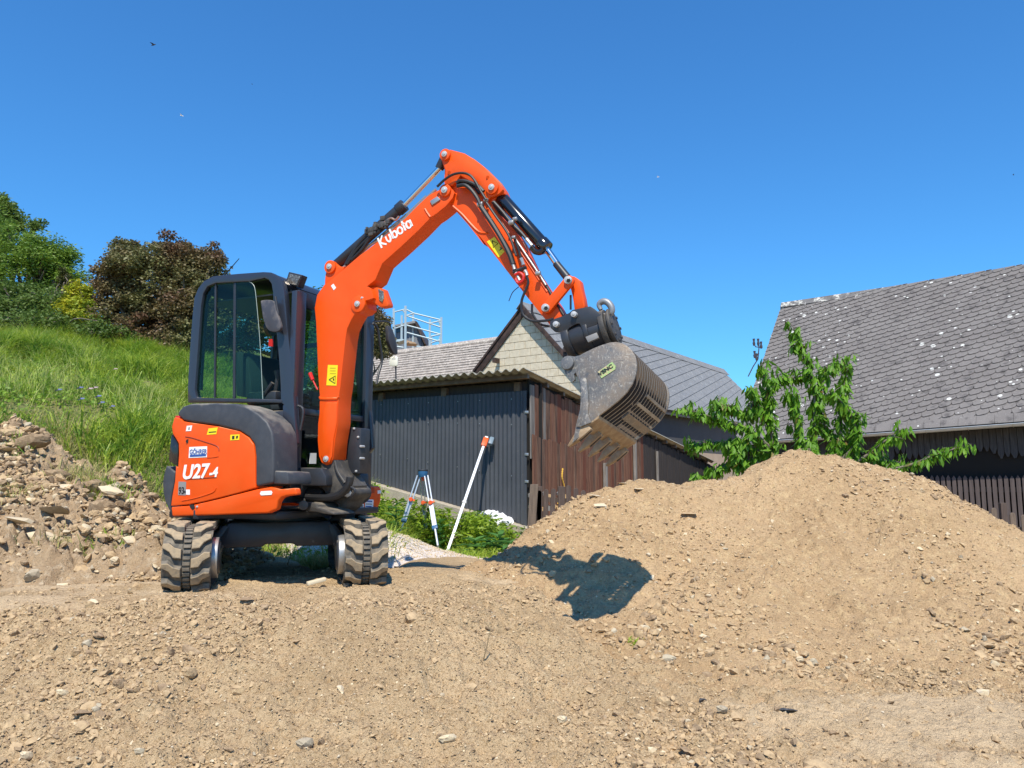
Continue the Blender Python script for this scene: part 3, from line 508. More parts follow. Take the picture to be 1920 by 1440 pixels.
grass('meadow_grass', 120000, rect(-11.5, -1.2, 7.3, 15.2, lambda x, y: onh(x, y) & (np.abs(x) / y < .80) & (RNG.random(len(x)) < .10 + .9 * dh(x, y)), .9, (.9, 1.0)), HS, .12, .64, .0075, .85, GRM, label='dense green meadow grass covering the slope', cat='grass')
STK = mat('seed_stalk', (.55, .55, .20), .6, spec=.2, var=(8, (.40, .48, .12), .4, .6), transl=.3)
grass('seed_stalks', 9000, rect(-10.5, -1.5, 7.6, 15, lambda x, y: onh(x, y) & (np.abs(x) / y < .80) & (RNG.random(len(x)) < dh(x, y)), .9, (1.3, 1.6)), HS, .30, .75, .0028, .8, STK, label='thin pale seed stalks rising above the meadow grass', cat='grass')
grass('tall_grass', 16000, rect(-10.5, -3, 12.6, 15.4, lambda x, y: onh(x, y) & (np.abs(x) / y < .80), 1, (1, 1)), HS, .30, .65, .006, 1.1, GRM, label='tall arching grass along the top of the slope', cat='grass')
grass('dry_slope_grass', 13000, rect(-8.5, -1.5, 7.3, 12, lambda x, y: (hmask(x, y) > .3) & (dh(x, y) < .75), 1.4, (1.5, 1.3)), HS, .06, .26, .004, 1.2, DRYM, label='dry yellowed grass along the lower edge of the slope', cat='grass')
HERB = leafmat('meadow_herb', (.28, .42, .05), (.16, .30, .04), .4)
xy = rect(-9.5, -1.3, 7.4, 13.5, lambda x, y: onh(x, y) & (np.abs(x) / y < .78), .8, (1.3, 1.5))(15000); P = np.c_[xy, HS(xy[:, 0], xy[:, 1]) + RNG.uniform(.0, .16, len(xy))]
v, f = leaves(P, .07, .03, .0, .9); npobj('meadow_herbs', v, f, HERB, smooth=False, kind='stuff', label='broad leaved herbs growing low among the meadow grass', cat='herbs')
# blue and pale meadow flowers
BLUEF = mat('blue_petal', (.13, .14, .30), .8); PINKF = mat('pale_pink_petal', (.45, .32, .33), .8)
def flower(px, py, m, label):
    for Y in np.arange(7.4, 14, .03):
        p = at(px, py, Y)
        if p[2] <= HS(p[0], p[1]) + .22: break
    root = empty('meadow_flower', (p[0], p[1], float(HS(p[0], p[1]))), label, 'flower', 'flowers in the meadow grass')
    mb = MB().tube([V(p[0], p[1], float(HS(p[0], p[1]))), V(p[0] + .02, p[1], p[2])], .004, 5); obj('stem', mb, GRM, root)
    mb = MB()
    for k in range(7): a = k * .9; c = V(p[0] + .02, p[1], p[2]); d = V(math.cos(a), math.sin(a), .5 * math.sin(k)) * .034; s = V(-math.sin(a), math.cos(a), .3) * .016; mb.add([c - s * .4, c + s * .4, c + d + s, c + d * 1.2, c + d - s], [(0, 1, 2, 3, 4)])
    obj('petals', mb, m, root, recalc=False)
for px, py, w_ in [(107, 731, 'leftmost blue flower of the meadow patch'), (147, 727, 'blue flower left of the pale pink blossoms'), (181, 743, 'deep blue flower just under the pale pink blossoms'), (187, 755, 'blue flower in the middle of the lower flower row'), (207, 762, 'rightmost blue flower of the lower flower row'), (149, 748, 'blue flower low in dark leaves left of the row')]: flower(px, py, BLUEF, w_)
for px, py, w_ in [(165, 729, 'pale pink blossom, the lower of two side by side'), (175, 727, 'pale pink blossom to the right of its pink neighbour'), (213, 692, 'small white blossom high up in the green grass')]: flower(px, py, PINKF, w_)
# grass tufts on the rubble
def tuft(px, py, Y, n, h, m, label, hf=RH, spread=.12):
    p = at(px, py, Y); xy = RNG.normal(0, spread, (n, 2)) + p[:2]; v, f = blades(np.c_[xy, hf(xy[:, 0], xy[:, 1])], RNG.uniform(.4, 1, n) * h, .004, 1.1); z0 = float(hf(p[0], p[1]))
    npobj('grass_tuft', v, f, m, smooth=False, origin=(p[0], p[1], z0), label=label, cat='grass tuft', group='grass tufts on the rubble', kind='stuff')
tuft(150, 885, 7.7, 260, .34, DRYM, 'tall pale dry grass tuft in the middle of the rubble bank')
tuft(200, 905, 7.6, 240, .22, GRM, 'green hanging tuft beside the dark sod on the rubble bank')
tuft(225, 1000, 6.4, 160, .12, GRM, 'small green tuft low on the rubble near the left track')
tuft(10, 945, 7.0, 200, .16, DRYM, 'brownish dry tuft at the left photo edge on the rubble')
tuft(28, 870, 7.7, 160, .14, GRM, 'green tuft at the upper left of the rubble bank')
tuft(115, 1040, 6.2, 120, .14, DRYM, 'thin dry tuft at the bottom of the rubble bank')
tuft(1190, 1230, 5.0, 40, .04, GRM, 'tiny green weed sprout at the foot of the soil heap', SH, .02)
tuft(575, 1035, 8.0, 220, .14, GRM, 'green weeds on the ground seen between the two tracks', G, .25)
# ---- weeds by the block footing
WEED = leafmat('weed_leaf', (.30, .42, .03), (.15, .28, .03), .45, 3, (.50, .55, .05)); WEED2 = leafmat('dock_leaf', (.10, .24, .05), (.075, .19, .045), .35, 4)
WP_ = []
for _ in range(125):
    px = RNG.uniform(640, 985); Y = RNG.uniform(9.4, 11.3)
    if (725 < px < 885 and Y < 10.75) or (px > 905 and Y < 11.0 and RNG.random() < .7): continue
    x = at(px, 1000, Y)[0]; h = RNG.uniform(.25, .62) * (1.4 - .55 * (px - 640) / 345) * (1 if Y > 10.35 else .34); z = hz(x, Y); n = int(170 * h / .3); q = RNG.random((n, 1)); WP_.append(np.c_[x + RNG.normal(0, .10, n), Y + RNG.normal(0, .10, n), z + q[:, 0] * h])
WP_ = np.concatenate(WP_); v, f = leaves(WP_, .085, .032, .1, .7); npobj('weeds', v, f, WEED, smooth=False, kind='stuff', label='yellow green weeds growing thick along the block footing', cat='weeds')
xy = np.c_[RNG.uniform(-2.6, .25, 6000), RNG.uniform(8.8, 11, 6000)]; v, f = blades(np.c_[xy, topz(xy[:, 0], xy[:, 1])], RNG.uniform(.06, .20, len(xy)), .005, .9); npobj('footing_grass', v, f, GRM, smooth=False, kind='stuff', label='grass between the weeds below the block footing', cat='grass')
def dock(px, py, Y, h, n, label):
    x, y, z = at(px, py, Y); z = hz(x, y); root = empty('leafy_weed', (x, y, z), label, 'weed', 'big leaved weeds by the footing'); obj('stem', MB().tube([V(x, y, z), V(x, y, z + h)], [.012, .006], 6), WEED2, root)
    for k in range(n):
        t = k / n; a = k * 2.4 + RNG.normal(0, .3); c = V(x, y, z + .05 + h * t); d = V(math.cos(a), math.sin(a), 1.1 - .9 * RNG.random()); d /= np.linalg.norm(d); L = (.25 - .10 * t) * RNG.uniform(.8, 1.2); s = np.cross(d, (0, 0, 1)); s /= np.linalg.norm(s); nn = np.cross(s, d)
        g = [[c + d * L * u - nn * L * .5 * u * u + s * w_ * L * .24 * math.sin(math.pi * min(1, .12 + u * .9)) + nn * abs(w_) * .02 for w_ in (-1, 0, 1)] for u in np.linspace(0, 1, 6)]
        obj('leaf', MB().sheet(g), WEED2, root, recalc=False, smooth=60)
dock(912, 1048, 9.6, .20, 11, 'dark big leaved weed right of the leaning staff'); dock(938, 1048, 9.5, .24, 12, 'tallest big leaved weed right below the white cloth'); dock(890, 1048, 9.7, .18, 10, 'low big leaved weed just right of the staff foot'); dock(742, 985, 10.4, .6, 14, 'tall big leaved weed left of the tripod'); dock(955, 1060, 9.3, .16, 10, 'small big leaved weed beside the soil heap'); dock(825, 1000, 10.5, .45, 12, 'big leaved weed right of the tripod in front of the blocks')
# ================================================================== excavator
HD = math.radians(24); H = V(math.cos(HD), -math.sin(HD), 0); R = V(-math.sin(HD), -math.cos(HD), 0); Z = V(0, 0, 1)
C0 = V(-1.852, 6.182, 0)
AX = math.radians(16.9); A = V(-math.sin(AX), math.cos(AX), 0); Sd = V(math.cos(AX), math.sin(AX), 0)     # track direction (away) and side (right)
def P(f, m, z): return C0 + f * H + m * R + z * Z
CR = {'1': (270, 460, 3.84), '2': (270, 740, 3.6), '3': (590, 260, 5.0526), '4': (880, 320, 4.8), '5': (980, 540, 4.237), '6': (580, 520, 3.13), '7': (340, 500, 5.14), '8': (540, 840, 9.0), '9': (300, 760, 6.543), 'b': (1040, 560, 6.0), 'p': (0, 0, 1)}
def px_(c, x, y): a = CR[c]; return a[0] + x / a[2], a[1] + y / a[2]
def pm(c, pts, m):
    """crop coordinates -> (f, z) on the machine's lateral plane m"""
    out = []
    for x, y in pts: q = onp(*px_(c, x, y), P(0, m, 0), R); out.append((float(np.dot(q - C0, H)), float(q[2])))
    return out
def pf(c, pts, f):
    out = []
    for x, y in pts: q = onp(*px_(c, x, y), P(f, 0, 0), H); out.append((float(np.dot(q - C0, R)), float(q[2])))
    return out
EX = empty('mini_excavator', tuple(C0), 'orange and black mini excavator with cab, lifting a slatted bucket over the soil heap', 'excavator')
def sidep(name, c, pts, m0, m1, mt, parent=EX, bevel=.008, **kw):
    q = pm(c, pts, m0); return obj(name, MB().prism([P(f, m0, z) for f, z in q], (m1 - m0) * R), mt, parent, bevel=bevel, **kw)
def sp(c, x, y, m): f, z = pm(c, [(x, y)], m)[0]; return P(f, m, z)
def pinat(c, x, y, m, r, parent, name='pin', proud=.02, mt=PIN, depth=.04, collar=None):
    q = sp(c, x, y, m); mb = MB().cyl(q - R * depth, q + R * proud, r, r, 20); mb.cyl(q + R * proud, q + R * (proud + .004), r * .55, r * .5, 12); o = obj(name, mb, mt, parent, bevel=.002)
    if collar: obj('pin_boss', MB().cyl(q - R * depth, q + R * (proud - .012), collar, collar, 24), ORANGE, parent, bevel=.003)
    return o
# ---- tracks
RT = .205; LW = .30; TLEN = 1.84; ZC = RT + .018
def loop_pt(s):
    """position along the stadium, returns (a, z, tangent angle)"""
    L1 = TLEN - 2 * RT; P_ = 2 * L1 + 2 * math.pi * RT; s %= P_
    if s < L1: return (RT + s, ZC - RT, 0.0)
    s -= L1
    if s < math.pi * RT: a = s / RT; return (TLEN - RT + RT * math.sin(a), ZC - RT * math.cos(a), a)
    s -= math.pi * RT
    if s < L1: return (TLEN - RT - s, ZC + RT, math.pi)
    s -= L1; a = s / RT + math.pi; return (RT + RT * math.sin(a), ZC - RT * math.cos(a), a)
PER = 2 * (TLEN - 2 * RT) + 2 * math.pi * RT
def lug_mesh(sgn):
    o = [(.030, .036), (.030, -.034), (.072, -.048), (.108, -.082), (.146, -.080), (.148, -.046), (.104, -.016), (.078, .030)]
    b = [(x * sgn, y) for x, y in o]; t = [(x * sgn * .98 + sgn * .002, y * .84 - .003) for x, y in o]; mb = MB(); n = len(b)
    mb.add([V(x, y, 0) for x, y in b] + [V(x, y, .034) for x, y in t], [tuple(range(n - 1, -1, -1)), tuple(range(n, 2 * n))] + [(i, (i + 1) % n, (i + 1) % n + n, i + n) for i in range(n)])
    me = bpy.data.meshes.new('lug'); me.from_pydata(mb.v, [], mb.f); bb = bmesh.new(); bb.from_mesh(me); bmesh.ops.recalc_face_normals(bb, faces=bb.faces)
    bmesh.ops.bevel(bb, geom=[e for e in bb.edges if e.calc_face_angle(0) > .5 and min(v.co.z for v in e.verts) > .02], offset=.004, segments=1, affect='EDGES'); 
    bb.to_mesh(me); bb.free(); me.materials.append(LUGM); me.materials.append(RUBBER); me.update()
    for p in me.polygons: p.material_index = 0 if p.normal.z > .6 else 1
    fin(me, 30); return me
LUG = {1: lug_mesh(1), -1: lug_mesh(-1)}
clm = MB().abox(-.022, .022, -.012, .012, 0, .012); CLIP = bpy.data.meshes.new('tread_block'); CLIP.from_pydata(clm.v, [], clm.f); CLIP.materials.append(RUBBER); fin(CLIP)
def track(o0):
    """o0: ground point under the middle of the front end"""
    tr = empty('rubber_track', tuple(o0), None, None); tr.parent = EX; tr.location = o0 - C0
    fr = lambda a, s, z: o0 + a * A + s * Sd + z * Z
    n = 96; g = []
    for i in range(n):
        a, z, t = loop_pt(i * PER / n); nrm = (math.sin(t), -math.cos(t)); row = []
        for s, d in [(-LW / 2, -.02), (-LW / 2, 0), (-.028, .002), (-.024, -.004), (.024, -.004), (.028, .002), (LW / 2, 0), (LW / 2, -.02)]: row.append(fr(a + nrm[0] * d, s, z + nrm[1] * d))
        g.append(row)
    mb = MB(); vs = [p for r in g for p in r]; k = 8; mb.add(vs, [(i * k + j, i * k + (j + 1) % k, ((i + 1) % n) * k + (j + 1) % k, ((i + 1) % n) * k + j) for i in range(n) for j in range(k)])
    obj('belt', mb, RUBBER, tr, bevel=0)
    NL = 38
    for sg, off in ((1, 0), (-1, .5)):
        for i in range(NL):
            a, z, t = loop_pt((i + off + .15) * PER / NL); up = np.array(A) * math.sin(t) - Z * math.cos(t); tn = np.array(A) * math.cos(t) + Z * math.sin(t); sx = np.cross(tn, up)
            M = Matrix([[sx[k], tn[k], up[k], (fr(a, 0, z))[k]] for k in range(3)] + [[0, 0, 0, 1]]); inst('lug', LUG[sg * (1 if np.dot(sx, Sd) > 0 else -1)], M, tr)
    mbx = MB()
    for i in range(NL * 3):
        a, z, t = loop_pt((i + .5) * PER / (NL * 3)); up = np.array(A) * math.sin(t) - Z * math.cos(t); tn = np.array(A) * math.cos(t) + Z * math.sin(t)
        mbx.box(fr(a, 0, z) + up * .004, Sd * .022, tn * .010, up * .006)
    obj('tread_strip', mbx, RUBBER, tr, kind='stuff')
    return tr, fr
front = lambda k: (onz(*k, 0))
oL = front((298, 1115)) + Sd * .15; oR = front((728, 1098)) - Sd * .15
FRS = []
for o0, inner in ((oL, 1), (oR, -1)):
    o0 = o0 + A * 0.02 - Z * .022; tr, fr = track(o0); FRS.append(fr)
    mb = MB()
    for a in (RT, TLEN - RT): mb.cyl(fr(a, -.10, ZC), fr(a, .10, ZC), RT - .03, RT - .03, 28)
    for a in (.45, .72, .99, 1.26): mb.cyl(fr(a, -.09, .10), fr(a, .09, .10), .065, .065, 14)
    obj('wheels', mb, BLACKP, tr, bevel=.004)
    mb = MB().box(fr(TLEN / 2, 0, ZC), A * (TLEN / 2 - RT - .02), Sd * .075, Z * .10); obj('track_frame', mb, BLACKP, tr, bevel=.01)
    s0 = inner * LW / 2; mb = MB().cyl(fr(RT + .02, inner * .10, ZC), fr(RT + .02, s0 + inner * .034, ZC), .138, .138, 32); obj('drive_motor', mb, STEEL, tr, bevel=.004)
    mb = MB().cyl(fr(RT + .02, s0 + inner * .034, ZC), fr(RT + .02, s0 + inner * .046, ZC), .112, .10, 24); obj('motor_cover', mb, BLACKP, tr, bevel=.003)
# ---- undercarriage
mc = (oL + oR) / 2; uc = lambda a, s, z: mc + a * A + s * Sd + z * Z
def ucbox(name, a0, a1, s0, s1, z0, z1, mt=BLACKP, bevel=.01): return obj(name, MB().prism([uc(a0, s0, z0), uc(a1, s0, z0), uc(a1, s1, z0), uc(a0, s1, z0)], (z1 - z0) * Z), mt, EX, bevel=bevel)
mb = MB().prism([uc(.55, -.46, .26), uc(.55, -.36, .42), uc(.55, .36, .42), uc(.55, .46, .26), uc(.55, .36, .24), uc(.55, .12, .24), uc(.55, .10, .26), uc(.55, -.10, .26), uc(.55, -.12, .24), uc(.55, -.36, .24)], .8 * A); obj('centre_frame', mb, BLACKP, EX, bevel=.012)
for sg in (-1, 1):
    for a in (.55, 1.25): obj('frame_leg', MB().prism([uc(a, sg * .34, .40), uc(a, sg * .40, .40), uc(a, sg * .55, .22), uc(a, sg * .55, .12), uc(a, sg * .40, .20)], .14 * A), BLACKP, EX, bevel=.008)
obj('turntable', MB().cyl(P(0, 0, .38), P(0, 0, .50), .33, .33, 40), BLACKP, EX, bevel=.01)
g = []
for s in np.linspace(-.72, .72, 3): g.append([uc(1.98 - .012 * math.cos(t), s, .33 + .11 * math.sin(t)) for t in np.linspace(-1.5, 1.5, 9)])
mb = MB().sheet(g); mb.sheet([[p + A * .02 for p in r] for r in g]); obj('dozer_blade', mb, BLACKP, EX)
for s in (-.3, .3): obj('blade_arm', MB().prism([uc(1.2, s, .30), uc(1.2, s + .06, .30), uc(2.0, s + .06, .24), uc(2.0, s, .24)], .08 * Z), BLACKP, EX, bevel=.006)
obj('track_guard', MB().prism([uc(.5, -.60, .45), uc(.5, -.20, .45), uc(1.25, -.20, .45), uc(1.25, -.60, .45)], .07 * Z), BLACKP, EX, bevel=.01)
obj('belly_plate', MB().prism([P(-.46, .66, .455), P(.50, .60, .455), P(.50, -.66, .455), P(-.50, -.66, .455)], .05 * Z), BLACKP, EX, bevel=.01)
# ---- house: right side engine hood, covers
MH = .72
hood = sidep('engine_hood', '2', [(205, 152), (245, 163), (262, 180), (300, 187), (500, 215), (640, 248), (705, 290), (738, 335), (748, 420), (750, 600), (752, 630), (640, 662), (500, 698), (400, 722), (340, 734), (300, 742), (180, 752), (188, 690), (207, 585), (214, 480), (228, 492), (234, 400), (232, 330), (214, 298), (192, 264), (186, 215)], MH, .30, ORANGE, bevel=.014, seg=3)
sidep('lower_skirt', '2', [(181, 757), (300, 748), (345, 740), (500, 704), (640, 668), (755, 640), (850, 624), (905, 640), (1022, 630), (1030, 676), (960, 684), (925, 694), (902, 720), (890, 775), (835, 800), (500, 812), (188, 822)], MH - .004, .66, ORANGE, bevel=.012, seg=3)
sidep('rear_bumper', '2', [(150, 478), (208, 522), (202, 585), (182, 690), (176, 745), (182, 806), (165, 775), (140, 720), (128, 660), (124, 600), (132, 540)], MH - .02, .2, COVERP, bevel=.03, seg=3)
sidep('tail_lamp', '2', [(183, 266), (212, 302), (230, 338), (226, 490), (170, 452), (163, 440), (172, 350)], MH - .002, .5, TAILM, bevel=.01)
cov = sidep('hood_cover', '2', [(222, 140), (232, 110), (262, 78), (320, 60), (480, 56), (620, 60), (700, 84), (770, 128), (830, 185), (862, 250), (872, 330), (872, 500), (868, 598), (760, 622), (752, 600), (752, 420), (742, 334), (708, 287), (642, 244), (500, 209), (300, 181), (262, 172), (248, 156)], MH - .002, .455, COVERP, bevel=.035, seg=4)
sidep('hood_cover_step', '2', [(862, 512), (965, 520), (975, 560), (975, 606), (868, 602)], MH - .02, .45, COVERP, bevel=.012)
# seams and stickers on the hood
def decal(name, c, pts, m, mt, parent, th=.0025): q = pm(c, pts, m); return obj(name, MB().prism([P(f, m + th, z) for f, z in q], -R * th * .9), mt, parent)
def seam(c, pts, m, parent, w_=.004, mt=None, n=5): 
    q = smooth_path([sp(c, x, y, m + .001) for x, y in pts], n); return obj('seam', MB().tube(q, w_, 5), mt or SEAMM, parent)
SEAMM = mat('dark_orange_seam', (.30, .035, .008), .5)
seam('9', [(312, 385), (400, 400), (560, 450), (680, 490), (718, 520), (725, 560)], MH, hood); seam('9', [(580, 640), (650, 637), (720, 625)], MH, hood, .004, ORANGE)
seam('9', [(330, 905), (500, 895), (690, 882)], MH, hood); seam('9', [(270, 1170), (420, 1140), (560, 1100), (660, 1060), (690, 1010)], MH, hood, .005, ORANGE)
obj('lock_hole', MB().cyl(sp('9', 343, 440, MH - .01), sp('9', 343, 440, MH + .002), .015, .015, 16), BLACK, hood)
decal('lift_recess', '9', [(360, 1218), (420, 1218), (430, 1260), (400, 1285), (372, 1250)], MH - .003, BLACK, hood); pinat('9', 458, 1245, MH - .004, .009, hood, 'bolt', .006)
stk = decal('company_sticker', '9', [(362, 512), (580, 502), (577, 636), (354, 646)], MH, WHITE, hood)
def textM(c, x, y, m, ang=0, hlen=None):
    q = sp(c, x, y, m); ca, sa = math.cos(ang), math.sin(ang); X_ = H * ca + Z * sa; Y_ = -H * sa + Z * ca
    return Matrix([[X_[k], Y_[k], R[k], q[k]] for k in range(3)] + [[0, 0, 0, 1]])
def txt(name, body, c, x, y, m, size, mt, parent, ang=0, **kw): return text(name, body, size, textM(c, x, y, m, ang), mt, parent, **kw)
txt('lettering', 'GÖHRER', '9', 468, 572, MH + .004, .048, BLUE, stk, bold=.0008, sx=.86)
decal('blue_bar', '9', [(368, 606), (566, 597), (565, 624), (367, 634)], MH + .0028, BLUE, stk, .001)
txt('model_lettering', 'U27', '9', 425, 822, MH + .003, .142, WHITE, hood, bold=.0045, shear=.18, sx=1.02, ang=.04)
txt('model_lettering', '-4', '9', 652, 828, MH + .003, .092, WHITE, hood, bold=.004, shear=.18, ang=.04)
ns = decal('noise_sticker', '9', [(230, 935), (322, 938), (318, 1105), (224, 1100)], MH, GREYS, hood); txt('lettering', '93', '9', 262, 1050, MH + .004, .07, BLACK, ns, bold=.001, sx=.8)
txt('lettering', 'dB', '9', 300, 1062, MH + .004, .024, BLACK, ns); decal('white_square', '9', [(322, 1033), (368, 1033), (368, 1098), (322, 1095)], MH, WHITE, hood)
w1 = decal('white_tag', '9', [(332, 252), (398, 246), (384, 314), (320, 318)], MH, WHITE, hood); decal('tag_mark', '9', [(350, 268), (368, 267), (364, 300), (346, 301)], MH + .0025, GREYS, w1, .001)
for pts, mk in (([(598, 284), (712, 270), (692, 354), (576, 362)], [(600, 325), (690, 318), (688, 330), (598, 338)]), ([(866, 362), (978, 356), (974, 424), (864, 430)], [(885, 375), (915, 373), (912, 415), (884, 417)])):
    y1 = decal('warning_sticker', '9', pts, MH, YELLOW, hood); decal('pictogram', '9', mk, MH + .0025, BLACK, y1, .001)
decal('pictogram', '9', [(936, 375), (958, 372), (955, 405), (932, 409)], MH + .0025, BLACK, y1, .001)
decal('reflector', '2', [(790, 652), (860, 648), (868, 660), (862, 676), (792, 680), (784, 668)], MH - .003, WHITE, hood)
decal('white_tag', '2', [(1016, 572), (1040, 572), (1040, 604), (1016, 604)], .5, WHITE, EX)
sidep('lamp_seal', '2', [(206, 142), (245, 142), (252, 165), (222, 162)], MH - .03, .6, REDM, bevel=.004)
# body core, counterweight and left side
obj('body_core', MB().prism([P(-.38, .45, .50), P(.42, .45, .50), P(.46, -.62, .50), P(-.42, -.62, .50)], .74 * Z), BLACKP, EX, bevel=.03)
q = [(-.40, .60), (-.55, .42), (-.64, .15), (-.66, -.15), (-.58, -.45), (-.42, -.66), (-.1, -.70), (-.1, .3)]
obj('counterweight', MB().prism([P(f, m, .50) for f, m in q], .42 * Z), COVERP, EX, bevel=.03); obj('rear_hood', MB().prism([P(f * .97, m * .97, .92) for f, m in q], .34 * Z), ORANGE, EX, bevel=.03)
obj('left_skirt', MB().prism([P(-.35, -.62, .49), P(.40, -.62, .49), P(.40, -.73, .49), P(-.35, -.73, .49)], .20 * Z), ORANGE, EX, bevel=.02)
FLF = .47
def frontp(name, c, pts, f0, f1, mt, parent=EX, bevel=.006, **kw): q = pf(c, pts, f0); return obj(name, MB().prism([P(f0, m, z) for m, z in q], (f1 - f0) * H), mt, parent, bevel=bevel, **kw)
fl = frontp('front_skirt', '8', [(960, 655), (1560, 640), (1580, 700), (1570, 900), (1540, 990), (1450, 1070), (1000, 1085)], FLF, FLF - .35, ORANGE, bevel=.02)
def fdecal(name, c, pts, f, mt, parent, th=.003): q = pf(c, pts, f); return obj(name, MB().prism([P(f + th, m, z) for m, z in q], -H * th * .9), mt, parent)
for k in range(5): fdecal('vent_slot', '8', [(1255, 672 + 20 * k), (1455, 668 + 20 * k), (1455, 678 + 20 * k), (1255, 682 + 20 * k)], FLF, SEAMM, fl)
s_ = fdecal('data_sticker', '8', [(1305, 865), (1440, 872), (1432, 1025), (1292, 1020)], FLF, WHITE, fl); fdecal('print', '8', [(1320, 885), (1422, 890), (1420, 915), (1318, 910)], FLF + .003, BLUE, s_, .001); fdecal('print', '8', [(1316, 935), (1418, 940), (1416, 958), (1315, 953)], FLF + .003, GREYS, s_, .001); fdecal('print', '8', [(1312, 975), (1410, 980), (1408, 998), (1310, 993)], FLF + .003, BLUE, s_, .001)
s_ = fdecal('white_tag', '8', [(1232, 945), (1278, 945), (1268, 1022), (1222, 1020)], FLF, WHITE, fl); fdecal('print', '8', [(1240, 960), (1266, 960), (1260, 1005), (1234, 1004)], FLF + .003, GREYS, s_, .001)
fdecal('reflector', '8', [(1505, 715), (1565, 712), (1568, 765), (1508, 770)], FLF, WHITE, fl)
# ---- cab
MC = .45; ML = -.56
out7 = [(62, 1310), (60, 1180), (68, 1000), (88, 700), (108, 450), (124, 300), (160, 210), (215, 140), (300, 92), (400, 80), (560, 66), (700, 56), (790, 50), (860, 54), (925, 88), (968, 150), (992, 250), (1006, 400), (1020, 600), (1045, 800), (1062, 1000), (1075, 1200), (1090, 1440), (1105, 1700)]
lo7 = [(1060, 1760), (985, 1760), (975, 1340), (985, 1330), (960, 1310)]
in7 = [(140, 1248), (128, 1180), (150, 900), (172, 600), (188, 380), (208, 260), (250, 190), (330, 158), (480, 150), (650, 142), (800, 110), (840, 125), (868, 165), (882, 250), (888, 400), (915, 620), (940, 900), (955, 1150), (958, 1278), (150, 1262)]
oq = pm('7', out7 + lo7, MC); iq = pm('7', in7, MC)
cab = empty('cab', tuple(P(0, 0, 1.25)), None, None); cab.parent = EX; cab.location = (0, 0, 1.25)
plate('side_frame', oq, [iq], lambda f, z: P(f, MC, z), -R * .055, CABP, cab, bevel=.007)
plate('side_frame', oq, [iq], lambda f, z: P(f, ML + .05, z), -R * .05, CABP, cab, bevel=.007)
roofq = pm('7', [(62, 1310), (60, 1180), (68, 1000), (88, 700), (108, 450), (124, 300), (160, 210), (215, 140), (300, 92), (400, 80), (560, 66), (700, 56), (790, 50), (860, 54), (925, 88), (968, 150)], MC)
cen = np.mean(pm('7', [(500, 700)], MC), axis=0)
def band(lst, w0, m0, m1, name, mt, th=.035, inset=.004):
    a = [np.array(q) for q in lst]; ins = []
    for q in a: d = cen - q; ins.append(q + d / np.linalg.norm(d) * inset)
    inn = []
    for q in a: d = cen - q; inn.append(q + d / np.linalg.norm(d) * (inset + th))
    loop = ins + inn[::-1]; return obj(name, MB().prism([P(f, m0, z) for f, z in loop], (m1 - m0) * R), mt, cab, bevel=.003)
band(roofq[6:], 0, MC - .056, ML + .052, 'roof', CABP, .05)
obj('roof_lining', MB().prism([P(-.46, MC - .06, 2.13), P(.42, MC - .06, 2.13), P(.42, ML + .06, 2.13), P(-.46, ML + .06, 2.13)], .012 * Z), BLACK, cab)
# rear: frame bars and glass
rb = roofq[1:7]
for m in (MC - .09, ML + .09): obj('rear_pillar', MB().tube([P(f + .03, m, z) for f, z in rb], .028, 8), CABP, cab)
q = [(P(f + .02, MC - .06, z), P(f + .02, ML + .06, z)) for f, z in rb[1:]]; obj('rear_pane', MB().sheet([list(p) for p in q]), GLASSG, cab, recalc=False)
# side panes
def pane(name, c, pts, m, mt, parent=cab, th=.004): q = pm(c, pts, m); return obj(name, MB().prism([P(f, m, z) for f, z in q], -R * th), mt, parent)
pane('side_pane', '7', [(130, 1255), (130, 1180), (152, 900), (178, 600), (192, 380), (212, 260), (250, 195), (330, 160), (525, 150), (522, 1265), (340, 1262)], MC - .022, GLASSG)
pane('side_pane', '7', [(522, 1265), (525, 150), (650, 145), (690, 170), (712, 230), (735, 450), (760, 760), (785, 1275)], MC - .012, GLASSG)
q = [sp('7', x, y, MC - .010) for x, y in [(650, 143), (690, 170), (712, 230), (735, 450), (760, 760), (785, 1275)]]; obj('pane_edge', MB().tube(smooth_path(q, 4), .0025, 5), mat('pane_edge', (.35, .42, .38), .3), cab)
for x0, x1, y0, y1, w_ in ((334, 325, 150, 1262, .008), (520, 512, 150, 1268, .012)): a, b = sp('7', x0, y0, MC - .02), sp('7', x1, y1, MC - .02); obj('window_bar', MB().box((a + b) / 2, (b - a) / 2, H * w_, R * .006), BLACKP, cab)
obj('window_rail', MB().prism([sp('7', x, y, MC + .004) for x, y in [(80, 1262), (965, 1284), (968, 1312), (78, 1296)]], -R * .03), BLACKP, cab, bevel=.003)
# far side door: upper frame bar and glass
q = [P(f, ML + .02, z) for f, z in iq]; obj('door_pane', MB().prism(q, -R * .003), GLASSG, cab)
obj('door_bar', MB().prism([P(-.48, ML + .03, 1.93), P(.47, ML + .03, 1.93), P(.47, ML + .03, 1.89), P(-.48, ML + .03, 1.89)], R * .03), BLACKP, cab)
obj('door_post', MB().prism([P(.02, ML + .03, 1.25), P(.05, ML + .03, 1.25), P(.03, ML + .03, 2.2), P(.0, ML + .03, 2.2)], R * .03), BLACKP, cab)
